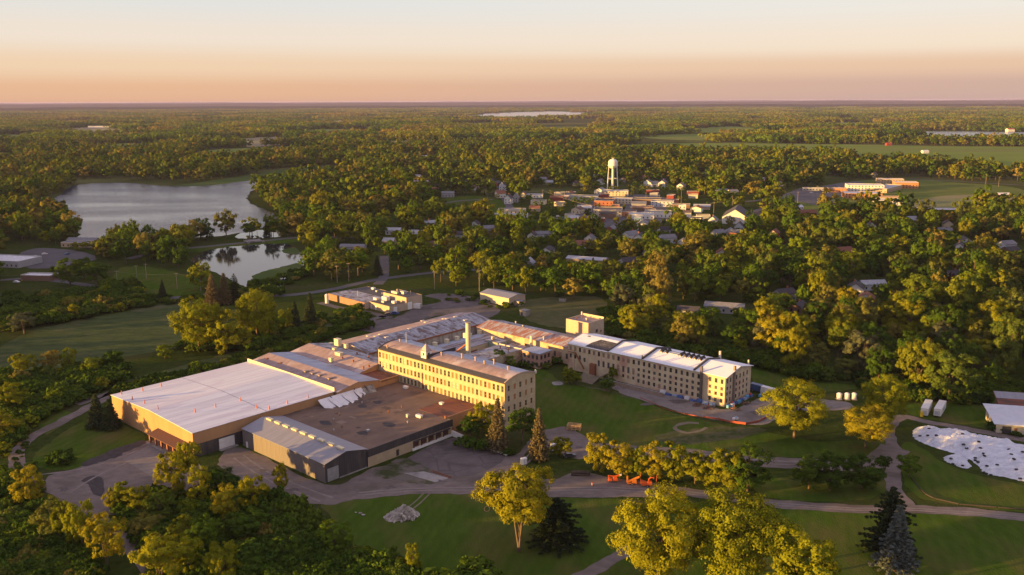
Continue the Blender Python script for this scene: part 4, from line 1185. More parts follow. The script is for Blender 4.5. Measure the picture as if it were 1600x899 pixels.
wall(wg, (0, 0), (L1, 0), 0, ZE, BRICK2, [(u - w / 2, u + w / 2, v - h / 2, v + h / 2) for i, j, u, v, w, h in wins])
for i, j, u, v, w, h in wins:
    if j == 0 and i < 14:
        pm = GLASS if i in (2, 4, 6, 10, 13) else PINKBRICK
    elif i < 14:
        pm = rnd.choice([GLASS, GREYPANE, GREYPANE, PINKBRICK])
    else:
        pm = rnd.choice([GLASS, GLASS, GLASS, GREYPANE, GREYPANE, PINKBRICK if j else GLASS])
    window(wg, (0, 0), (L1, 0), u, v, w, h, FRAMED, pm, (1, 3) if h > 1.8 else (1, 2))
ew = []
for u in (1.9, 4.4, 9.3, 12.2, 15.2, 18.2):
    for v, h in rows4:
        ew.append((u, v, 1.05, h))
wall(wg, (L1, 0), (L1, L2), 0, ZE, BRICK2, [(u - w / 2, u + w / 2, v - h / 2, v + h / 2) for u, v, w, h in ew], top=[(L2 / 2, ZR)])
for u, v, w, h in ew:
    window(wg, (L1, 0), (L1, L2), u, v, w, h, FRAMED, rnd.choice([GLASS, GLASS, GREYPANE]), (1, 2))
wall(wg, (L1, L2), (0, L2), 0, ZE, BRICK2)
wall(wg, (0, L2), (0, 0), 0, ZE, BRICK2, top=[(L2 / 2, ZR)])


def slope_z(y, zr=ZR):
    return ZE + (zr - ZE) * (1 - abs(y - L2 / 2) / (L2 / 2))


cuts = [0, 22.5, 40.5, 65.6, L1]
for k in range(4):
    x0, x1 = cuts[k] - (0.3 if k == 0 else 0), cuts[k + 1] + (0.9 if k == 3 else 0)
    dz = (-0.3, 0, -0.12, 0.0)[k]
    for s, ys in ((0, (-0.5, L2 / 2)), (1, (L2 / 2, L2 + 0.5))):
        za, zb = slope_z(ys[0]) + dz, slope_z(ys[1]) + dz
        mb = MB().add([(x0, ys[0], za), (x1, ys[0], za), (x1, ys[1], zb), (x0, ys[1], zb), (x0, ys[0], za + 0.18), (x1, ys[0], za + 0.18), (x1, ys[1], zb + 0.18), (x0, ys[1], zb + 0.18)],
                      [(0, 3, 2, 1), (4, 5, 6, 7), (0, 1, 5, 4), (2, 3, 7, 6), (0, 4, 7, 3), (1, 2, 6, 5)])
        mb.build('roof', WHITEROOF2, wg)
for k in (1, 2, 3):
    x = cuts[k]
    mb = MB()
    for y0, y1 in ((-0.4, L2 / 2), (L2 / 2, L2 + 0.4)):
        mb.bar((x, y0, slope_z(y0) + 0.42), (x, y1, slope_z(y1) + 0.42), 0.7, 0.75)
    mb.build('fire_wall', TRIMDARK, wg)
# scorched roof patch
zz = 0.19 - 0.3
MB().add([(9.5, 0.2, slope_z(0.2) + zz), (22.0, 0.2, slope_z(0.2) + zz), (22.0, 8.6, slope_z(8.6) + zz), (12.0, 8.9, slope_z(8.9) + zz), (10.0, 4.5, slope_z(4.5) + zz)], [(0, 1, 2, 3, 4)]).build('scorched_patch', mat('scorched_roof', (0.05, 0.047, 0.05), (0.16, 0.15, 0.155), scale=0.7, stretch=(1, 2.5, 1), lo=0.5, hi=0.66), wg)
for x, y in ((4, 9), (11, 14), (7.5, 14.5)):
    MB().add([(x, y, slope_z(y) - 0.105), (x + 1.6, y, slope_z(y) - 0.105), (x + 1.6, y + 1.2, slope_z(y + 1.2) - 0.105), (x, y + 1.2, slope_z(y + 1.2) - 0.105)], [(0, 1, 2, 3)]).build('roof_patch', GREYPANE, wg)
# sawtooth roof lights
for i in range(9):
    if i in (2, 3):
        continue
    x = 43.0 + i * 2.35
    y0, y1 = 8.6, 12.6
    zb, zt = 13.7, 15.6
    MB().add([(x, y0, zb), (x + 2.3, y0, zb), (x + 0.9, y0, zt), (x, y1, zb), (x + 2.3, y1, zb), (x + 0.9, y1, zt)],
             [(0, 1, 2), (5, 4, 3), (1, 4, 5, 2), (0, 2, 5, 3), (0, 3, 4, 1)]).build('sawtooth_light', TARBLACK, wg)
    MB().add([(x, y0 - 0.05, zb), (x + 2.3, y0 - 0.05, zb), (x + 0.9, y0 - 0.05, zb + 0.9)], [(0, 1, 2)]).build('gable_cheek', BOARDW, wg)
MB().box(47.6, 52.0, 9.0, 12.4, 13.8, 14.6).build('roof_curb', BLUEROOF, wg)
box('smoke_stack', mat('dark_stack', (0.13, 0.11, 0.10), rough=0.8), wg, 68.6, 69.5, -0.75, -0.02, 0, 15.0)
box('smoke_stack', mat('dark_stack2', (0.22, 0.18, 0.16), rough=0.8), wg, L1 + 0.02, L1 + 0.75, 6.2, 7.2, 0, 15.6)
MB().cyl(L1 - 14, L2 - 1, 12, 16.2, 0.5, n=10).build('vent_stack', BOARDW, wg)
MB().cyl(L1 - 1, L2 - 0.6, 12, 14.8, 0.35, n=8).build('vent_stack', BOARDW, wg)
MB().cyl(40.4, -0.3, ZE, ZE + 1.6, 0.3, n=8).build('vent_stack', TRIMDARK, wg)
box('door_hood', RUSTY, wg, 13.4, 16.2, -1.5, -0.02, 0.2, 5.4)
# fire escape
fe = MB()
fe.bar((1.0, -0.9, 8.6), (5.0, -0.9, 8.6), 0.9, 0.12).bar((5.0, -0.9, 8.6), (10.0, -0.9, 2.0), 0.9, 0.16).bar((5.0, -1.3, 9.6), (10.0, -1.3, 3.0), 0.07).bar((1.0, -1.3, 9.6), (5.0, -1.3, 9.6), 0.07)
for x in (1.2, 4.8, 9.8):
    fe.bar((x, -1.3, 0.0), (x, -1.3, 9.6 if x < 6 else 3.0), 0.1)
fe.build('fire_escape', RUSTY, wg)
rw = bldg('retaining_wall', 'low stained retaining wall along the foot of the long wing', 'wall', 54.0, 162.0)
MB().box(0, 32, -0.4, 0, 0, 1.5).box(-0.4, 0, -0.4, 5.1, 0, 2.2).build('wall', mat('stained_retaining', (0.30, 0.23, 0.18), (0.22, 0.16, 0.13), scale=0.4), rw)
MB().box(0, 32.1, -0.5, 0.05, 1.5, 1.65).build('coping', CONCRETE, rw)
MB().add([(0, -6, 0), (0, -0.4, 2.0), (-9, -0.4, 2.2), (-9, -6, 0.0)], [(0, 1, 2, 3)]).build('earth_bank', SAND, rw)

# ---------------------------------------------------------------- retaining wall with railing by the docks
p0, p1 = G(706, 681), G(792, 712)
d = (p1 - p0); Lr = d.length; az = math.atan2(d.y, d.x)
rl = thing('ramp_wall', 'white concrete ramp wall with rusty pipe railing beside the loading yard', 'wall', p0, az)
MB().add([(0, -0.3, 0), (Lr, -0.3, 0), (Lr, -0.3, 0.35), (0, -0.3, 2.1), (0, 0.3, 0), (Lr, 0.3, 0), (Lr, 0.3, 0.35), (0, 0.3, 2.1)], [(0, 1, 2, 3), (5, 4, 7, 6), (3, 2, 6, 7), (1, 5, 6, 2), (0, 3, 7, 4)]).build('wall', WHITEPAINT, rl)
for k, hz in enumerate((0.45, 0.95)):
    MB().bar((0.3, 0, 2.05 + hz), (Lr - 0.3, 0, 0.4 + hz), 0.09).build('rail', RUSTY, rl)
for i in range(10):
    x = 0.3 + (Lr - 0.6) * i / 9
    zb = 2.1 - 1.75 * x / Lr
    MB().box(x - 0.05, x + 0.05, -0.05, 0.05, zb - 0.05, zb + 1.0).build('post', RUSTY, rl)

# ---------------------------------------------------------------- office and workshop block to the north-west
oa, ob = G(513, 468.5), G(611, 486)
oaz = math.atan2((G(564, 482) - oa).y, (G(564, 482) - oa).x)
of = thing('office_block', 'brick and tan single-storey office block with cluttered flat roofs', 'building', oa, oaz)
def OL(x, y, z=0.0):
    p = G(x, y, z) - of.location
    return (p.x * math.cos(oaz) + p.y * math.sin(oaz), -p.x * math.sin(oaz) + p.y * math.cos(oaz))
LA = 38.0
ROOFDK = mat('dark_gravel_roof', (0.06, 0.058, 0.065), (0.085, 0.08, 0.085), scale=0.4)
for a_, b_, mm in (((0, 0), (LA, 0), mat('office_brick', (0.28, 0.17, 0.12), (0.22, 0.14, 0.10), scale=0.5)), ((LA, 0), (LA, 30), TANB), ((LA, 30), (0, 30), TANB), ((0, 30), (0, 0), TANB)):
    wall(of, a_, b_, 0, 4.0, mm)
box('roof', GREYROOF, of, 0.2, LA - 0.2, 0.2, 16.8, 3.6, 3.85)
box('roof', ROOFDK, of, 0.2, LA - 0.2, 16.8, 29.8, 3.65, 3.9)
for x0, x1, y0, y1, h, rm in ((LA + 0.02, LA + 19, 3.5, 16, 4.2, ROOFDK), (LA - 3, LA + 19, 16.05, 28, 7.4, ROOFDK)):
    for a_, b_ in (((x0, y0), (x1, y0)), ((x1, y0), (x1, y1)), ((x1, y1), (x0, y1)), ((x0, y1), (x0, y0))):
        wall(of, a_, b_, 0, h, TANB)
    box('roof', rm, of, x0 + 0.15, x1 - 0.15, y0 + 0.15, y1 - 0.15, h - 0.3, h - 0.1)
    ribs(of, (x1, y0), (x1, y1), 0, h, TANB, 1.0)
for x, y, h in ((LA + 6, 3.44, 2.6), (LA + 1.5, 3.44, 2.6)):
    box('door', WHITEPAINT, of, x - 0.7, x + 0.7, y, y + 0.07, 0.1, h)
box('roller_door', WHITEPAINT, of, LA + 19.0, LA + 19.08, 17.0, 20.2, 0.1, 4.4)
box('roller_door', WHITEPAINT, of, LA + 19.0, LA + 19.08, 6.5, 9.0, 0.1, 3.2)
for x, y, z, s, mm in ((LA + 4, 12.5, 4.1, (4.5, 2.6, 2.2), WHITEPAINT), (LA + 14, 11, 4.1, (2.6, 2.0, 1.3), WHITEPAINT), (LA + 8, 8, 4.1, (2.4, 2.0, 1.0), STEEL), (LA - 2.5, 10, 3.8, (3.0, 1.6, 1.2), WHITEPAINT), (LA + 9, 22, 7.3, (3.5, 2.4, 1.6), STEEL), (LA + 4.5, 19, 7.3, (5.5, 1.2, 1.2), BOARDW), (10, 27, 3.9, (2.6, 1.8, 1.1), WHITEPAINT), (18, 24, 3.9, (1.4, 1.4, 0.9), STEEL)):
    hvac(of, x, y, z, *s, mm)
for x, y, z, h, r_ in ((20, 8, 3.8, 3.6, 0.16), (LA - 1, 19, 3.9, 3.0, 0.16), (LA + 5, 20.5, 7.3, 2.6, 0.45), (LA + 12, 25, 7.3, 1.8, 0.25), (26, 22, 3.9, 1.2, 0.3)):
    MB().cyl(x, y, z, z + h, r_, n=8).build('flue', mat('buff_flue', (0.48, 0.38, 0.28), rough=0.6), of)
tk = thing('storage_tank', 'upright white storage tank at the corner of the office block', 'tank', G(511, 474))
MB().cyl(0, 0, 0, 5.2, 1.1, n=16).cyl(0, 0, 5.2, 5.8, 1.1, 0.3, n=16).build('shell', WHITEPAINT, tk)
MB().box(-1.3, 1.3, -1.3, 1.3, -0.02, 0.2).build('pad', CONCRETE, tk)
bc = thing('box_container', 'white box container on the grass by the office roller door', 'container', G(652, 482), oaz + R(30))
MB().box(-2.2, 2.2, -1.2, 1.2, 0.15, 2.9).build('body', WHITEPAINT, bc)
MB().box(-1.9, -1.6, -1.1, 1.1, 0, 0.15).box(1.6, 1.9, -1.1, 1.1, 0, 0.15).build('skid', TRIMDARK, bc)
MB().box(2.2, 2.26, -1.0, 1.0, 0.3, 2.7).build('door', STEEL, bc)
# ================================================================== trees
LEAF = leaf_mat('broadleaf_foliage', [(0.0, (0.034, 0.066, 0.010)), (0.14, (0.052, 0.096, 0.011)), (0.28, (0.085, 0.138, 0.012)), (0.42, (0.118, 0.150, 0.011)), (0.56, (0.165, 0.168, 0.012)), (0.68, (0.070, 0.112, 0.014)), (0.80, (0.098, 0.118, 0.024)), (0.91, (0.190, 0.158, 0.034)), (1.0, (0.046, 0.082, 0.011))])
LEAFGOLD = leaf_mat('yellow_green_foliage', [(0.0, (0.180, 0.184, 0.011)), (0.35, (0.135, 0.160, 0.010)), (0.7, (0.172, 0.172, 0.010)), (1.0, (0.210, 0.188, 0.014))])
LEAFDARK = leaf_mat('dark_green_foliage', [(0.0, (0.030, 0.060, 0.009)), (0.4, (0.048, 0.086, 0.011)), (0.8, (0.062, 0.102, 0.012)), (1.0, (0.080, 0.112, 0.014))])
LEAFRED = leaf_mat('purple_foliage', [(0.0, (0.045, 0.018, 0.018)), (1.0, (0.060, 0.024, 0.020))])
NEEDLE = leaf_mat('spruce_needles', [(0.0, (0.032, 0.048, 0.022)), (1.0, (0.045, 0.060, 0.026))], trans=0.12)
NEEDLETAN = leaf_mat('tawny_spruce_needles', [(0.0, (0.125, 0.105, 0.048)), (1.0, (0.145, 0.112, 0.055))], trans=0.12)
NEEDLEBLUE = leaf_mat('blue_spruce_needles', [(0.0, (0.075, 0.092, 0.080)), (1.0, (0.085, 0.10, 0.088))], trans=0.1)
NEEDLEDARK = leaf_mat('dark_pine_needles', [(0.0, (0.016, 0.026, 0.012)), (1.0, (0.024, 0.036, 0.014))], trans=0.1)
WILLOW = leaf_mat('grey_green_foliage', [(0.0, (0.075, 0.088, 0.045)), (1.0, (0.095, 0.10, 0.05))])
BARK = mat('bark', (0.16, 0.115, 0.075), (0.10, 0.072, 0.05), scale=2.0, stretch=(3, 3, 0.5), rough=0.95)


def quads_mesh(name, V, tone, mats, trunk=None):
    """V: (n,4,3) leaf quads"""
    n = len(V)
    tv, tf = (np.array(trunk.v, dtype=np.float32), trunk.f) if trunk else (np.zeros((0, 3), np.float32), [])
    nv = n * 4 + len(tv)
    me = bpy.data.meshes.new(name)
    co = np.concatenate([V.reshape(-1, 3), tv]).astype(np.float32)
    loops = [np.arange(n * 4, dtype=np.int32)]
    starts = [np.arange(n, dtype=np.int32) * 4]
    k = n * 4
    if tf:
        fl = np.array([i + n * 4 for f in tf for i in f], dtype=np.int32)
        ln = np.array([len(f) for f in tf], dtype=np.int32)
        loops.append(fl)
        starts.append((k + np.concatenate([[0], np.cumsum(ln)[:-1]])).astype(np.int32))
    loops, starts = np.concatenate(loops), np.concatenate(starts)
    me.vertices.add(nv); me.vertices.foreach_set('co', co.ravel())
    me.loops.add(len(loops)); me.loops.foreach_set('vertex_index', loops)
    me.polygons.add(len(starts)); me.polygons.foreach_set('loop_start', starts)
    mi_ = np.zeros(len(starts), np.int32); mi_[n:] = 1
    for m in mats: me.materials.append(m)
    if len(mats) > 1: me.polygons.foreach_set('material_index', mi_)
    at = me.attributes.new('tone', 'FLOAT', 'POINT')
    at.data.foreach_set('value', np.concatenate([np.repeat(tone, 4), np.full(len(tv), 0.5)]).astype(np.float32))
    me.update(calc_edges=True)
    return me


def leaves(rg, C, rad, per, size, up=0.2, outward=0.9, flat=0.8, aspect=0.62, base_dir=None):
    """C (n,3) clump centres, rad (n,), -> quads in the outer part of each clump"""
    n = len(C)
    dirs = rg.normal(size=(n, per, 3)); dirs /= np.linalg.norm(dirs, axis=2, keepdims=True)
    rr = rad[:, None, None] * (0.45 + 0.6 * rg.random((n, per, 1)) ** 0.6)
    off = dirs * rr
    off[:, :, 2] *= flat
    pos = C[:, None, :] + off
    nrm = dirs * outward * 1.3 + rg.normal(size=(n, per, 3)) * 0.4 + np.array([0, 0, up])
    if base_dir is not None:
        nrm = nrm + base_dir[:, None, :] * 1.1
    nrm /= np.linalg.norm(nrm, axis=2, keepdims=True)
    t = np.cross(nrm, rg.normal(size=(n, per, 3))); t /= np.linalg.norm(t, axis=2, keepdims=True)
    b = np.cross(nrm, t)
    s = size * (0.6 + 0.8 * rg.random((n, per, 1)))
    V = np.stack([pos + t * s, pos + b * s * aspect, pos - t * s, pos - b * s * aspect], axis=2).reshape(-1, 4, 3)
    tone = np.clip(np.repeat(rg.random(n), per) * 0.55 + rg.random(n * per) * 0.45, 0, 1)
    return V, tone


def broadleaf(seed, h=16.0, r=6.5, lobes=13, subs=11, per=55, leaf=0.42, base=0.16, top=1.0, forks=1, columnar=0.0):
    """returns (leaf quads, tone, trunk MB). base: where the crown begins (share of the height)"""
    rg = np.random.default_rng(seed)
    zc, rz = h * (base + (1 - base) * 0.54), h * (1 - base) * 0.5
    LC, LR = [], []
    for i in range(lobes):
        t = (i + 0.5) / lobes
        z = 1 - 2 * t                                     # from top to bottom
        ph = i * 2.39996 + rg.uniform(-0.5, 0.5)
        rxy = math.sqrt(max(0, 1 - z * z)) ** (0.8)
        prof = rxy * (0.66 + 0.62 * rg.random())
        if z < -0.35:
            prof *= 0.86
        k = 0.62
        p = (r * k * prof * math.cos(ph), r * k * prof * math.sin(ph), zc + rz * (0.66 * z + rg.uniform(-0.16, 0.16)))
        LC.append(p)
        LR.append(r * rg.uniform(0.30, 0.47) * (1 - columnar * 0.3))
    LC.append((0, 0, zc)); LR.append(r * 0.45)
    LC, LR = np.array(LC), np.array(LR)
    SC, SR = [], []
    for c, R_ in zip(LC, LR):
        d = rg.normal(size=(subs, 3)); d[:, 2] = np.abs(d[:, 2]) * 0.9 - 0.35
        out = c.copy(); out[2] = 0
        if np.linalg.norm(out) > 0.1:
            d += 0.6 * out / np.linalg.norm(out)
        d /= np.linalg.norm(d, axis=1, keepdims=True)
        SC.append(c + d * (R_ * rg.uniform(0.65, 1.08, (subs, 1))) * np.array([1, 1, 0.85]))
        SR.append(R_ * rg.uniform(0.24, 0.48, subs))
    SC, SR = np.concatenate(SC), np.concatenate(SR)
    bd = SC - np.array([0, 0, zc - 0.25 * rz]); bd = bd / np.array([r, r, rz]); bd /= np.maximum(np.linalg.norm(bd, axis=1, keepdims=True), 0.05)
    ld = SC - np.repeat(LC, subs, axis=0); ld /= np.maximum(np.linalg.norm(ld, axis=1, keepdims=True), 0.05)
    V, tone = leaves(rg, SC, SR, per, leaf, base_dir=bd * 0.55 + ld * 0.6)
    V[:, :, 2] = np.maximum(V[:, :, 2], 0.1)
    tr = MB()
    rnd_ = random.Random(seed)
    r0 = 0.030 * h * 0.62
    for f in range(forks):
        ang = f * 2 * math.pi / max(1, forks) + 0.4
        bx, by = (0.35 * r0 * math.cos(ang), 0.35 * r0 * math.sin(ang)) if forks > 1 else (0, 0)
        tx, ty = (0.16 * r * math.cos(ang), 0.16 * r * math.sin(ang)) if forks > 1 else (rnd_.uniform(-.3, .3), rnd_.uniform(-.3, .3))
        rr = r0 if forks == 1 else r0 * 0.72
        tr.tube([(bx, by, -0.3), (bx * 1.2, by * 1.2, h * 0.08), (tx * 0.5 + bx, ty * 0.5 + by, h * 0.3), (tx + bx, ty + by, h * 0.55), (tx * 1.5, ty * 1.5, h * 0.8)], [rr * 1.35, rr, rr * 0.8, rr * 0.5, rr * 0.18], n=8)
    for i in range(0, len(LC) - 1):
        c = LC[i]
        z0 = min(c[2] - 0.5, h * (0.24 + 0.035 * (i % 8)))
        z0 = max(z0, h * 0.16)
        mid = (c[0] * 0.45, c[1] * 0.45, z0 + (c[2] - z0) * 0.45)
        tr.tube([(0, 0, z0), mid, tuple(c)], [r0 * 0.42, r0 * 0.28, r0 * 0.1], n=5)
    return V, tone, tr


def conifer(seed, h=18.0, r=4.0, levels=22, per=26, leaf=0.36, droop=0.35, base=0.08, ragged=0.25, power=0.9):
    rg = np.random.default_rng(seed)
    C, Rr = [], []
    tr = MB()
    tr.tube([(0, 0, -0.3), (0, 0, h * 0.5), (0, 0, h * 0.97)], [0.02 * h, 0.013 * h, 0.03], n=7)
    for i in range(levels):
        t = i / (levels - 1)
        z = h * (base + (1 - base) * t)
        rad = r * (1 - t) ** power * (1 - ragged * rg.random()) + 0.15
        nb = max(4, int(11 * (1 - t) + 4))
        ph = rg.uniform(0, 6.28)
        for j in range(nb):
            a = ph + j * 2 * math.pi / nb + rg.uniform(-.2, .2)
            L = rad * rg.uniform(0.72, 1.1)
            k = max(2, int(L / 0.75))
            for q in range(k):
                s = (q + 0.8) / k
                C.append((L * s * math.cos(a), L * s * math.sin(a), z - droop * L * s * s + 0.12 * L * s))
                Rr.append(0.26 + 0.24 * (1 - s) + 0.1 * rg.random())
            if t < 0.8 and j % 2 == 0:
                tr.tube([(0, 0, z), (L * 0.8 * math.cos(a), L * 0.8 * math.sin(a), z - droop * L * 0.6)], [0.06, 0.02], n=4)
    C, Rr = np.array(C), np.array(Rr)
    V, tone = leaves(rg, C, Rr, per, leaf, up=0.5, outward=0.6, flat=0.55, aspect=0.4)
    return V, tone, tr


def shrub(seed, h=3.0, r=3.0, lobes=9, subs=7, per=30, leaf=0.28):
    rg = np.random.default_rng(seed)
    a = rg.uniform(0, 6.28, lobes); q = np.sqrt(rg.random(lobes)) * r * 0.65
    LC = np.stack([q * np.cos(a), q * np.sin(a), h * (0.35 + 0.35 * rg.random(lobes) * (1 - q / r))], 1)
    LR = rg.uniform(0.28, 0.42, lobes) * r
    SC, SR = [], []
    for c, R_ in zip(LC, LR):
        d = rg.normal(size=(subs, 3)); d[:, 2] = np.abs(d[:, 2]) - 0.25
        d /= np.linalg.norm(d, axis=1, keepdims=True)
        p = c + d * R_ * np.array([1, 1, h / r * 0.9])
        p[:, 2] = np.maximum(p[:, 2], 0.25)
        SC.append(p); SR.append(R_ * rg.uniform(0.3, 0.5, subs))
    V, tone = leaves(rg, np.concatenate(SC), np.concatenate(SR), per, leaf)
    V[:, :, 2] = np.maximum(V[:, :, 2], 0.02)
    tr = MB()
    for c in LC:
        tr.tube([(c[0] * 0.15, c[1] * 0.15, -0.1), (c[0] * 0.6, c[1] * 0.6, c[2] * 0.6), tuple(c)], [0.09, 0.06, 0.02], n=5)
    return V, tone, tr


CROWN, TRUNK = {}, {}


def proto(key, gen, m):
    V, tone, tr = gen
    CROWN[key] = quads_mesh('crown', V, tone, [m])
    TRUNK[key] = tr.mesh('trunk', BARK, smooth=True)


# near, highly detailed broadleaf trees (nominal 16 m high, 6.5 m radius)
NB = 7
for s in range(NB):
    g = broadleaf(100 + s, lobes=12 + s % 3 * 2, subs=11, per=72, leaf=0.25, base=(0.10, 0.18, -0.08, 0.12, 0.22, -0.04, -0.12)[s], forks=1 + (s % 3 == 0))
    proto(('near', s), g, LEAF)
    for nm, mm in (('gold', LEAFGOLD), ('dark', LEAFDARK), ('willow', WILLOW)):
        c = CROWN[('near', s)].copy(); c.materials[0] = mm
        CROWN[(nm, s)] = c; TRUNK[(nm, s)] = TRUNK[('near', s)]
MIDN = 7
for s in range(MIDN):
    proto(('mid', s), broadleaf(200 + s, lobes=11 + s % 3, subs=9, per=30, leaf=0.42, base=(0.08, 0.16, -0.06, 0.1, 0.18, 0.0, -0.08)[s]), LEAF)
c = CROWN[('mid', 2)].copy(); c.materials[0] = LEAFRED; CROWN[('red', 0)] = c; TRUNK[('red', 0)] = TRUNK[('mid', 2)]
g = broadleaf(301, h=25, r=10.5, lobes=19, subs=15, per=95, leaf=0.26, base=0.22, forks=3); proto(('hero', 0), g, LEAFGOLD)
g = broadleaf(302, h=28, r=11, lobes=24, subs=14, per=80, leaf=0.28, base=0.12); proto(('hero', 1), g, LEAF if False else LEAFGOLD)
g = broadleaf(303, h=28, r=12, lobes=26, subs=14, per=80, leaf=0.28, base=0.10, forks=2); proto(('hero', 2), g, LEAFGOLD)
for s, mm in enumerate((NEEDLE, NEEDLETAN, NEEDLEBLUE, NEEDLEDARK)):
    proto(('spruce', s), conifer(400 + s, droop=(0.35, 0.3, 0.28, 0.2)[s], r=(4.0, 3.8, 4.6, 6.0)[s], ragged=(0.25, 0.3, 0.15, 0.6)[s], levels=(22, 22, 24, 15)[s], power=(0.9, 0.75, 0.9, 0.38)[s]), mm)
NS = 5
for s in range(NS):
    proto(('shrub', s), shrub(500 + s), LEAFDARK if s != 2 else LEAF)

count = {}
TREES = []


def tree(kind, s, x, y, h, r, label=None, cat='tree', name='broadleaf_tree', group=None, rz=None, world=False):
    key = (kind, s)
    nomh, nomr = {'hero': ((25, 10.5), (28, 11), (28, 12))[s if kind == 'hero' else 0], 'spruce': (18.0, (4.0, 3.8, 4.6, 6.0)[s if kind == 'spruce' else 0]), 'shrub': (3.0, 3.0)}.get(kind, (16.0, 6.5))
    p = Vector((x, y, 0)) if world else G(x, y)
    rz = rnd.uniform(0, 6.28) if rz is None else rz
    e = empty(name, p, rz, (r / nomr, r / nomr, h / nomh))
    link('stem' if kind == 'shrub' else 'trunk', TRUNK[key], e)
    link('foliage' if kind == 'shrub' else 'crown', CROWN[key], e)
    tag(e, label, cat, group)
    TREES.append((e, p, h, r))
    return e


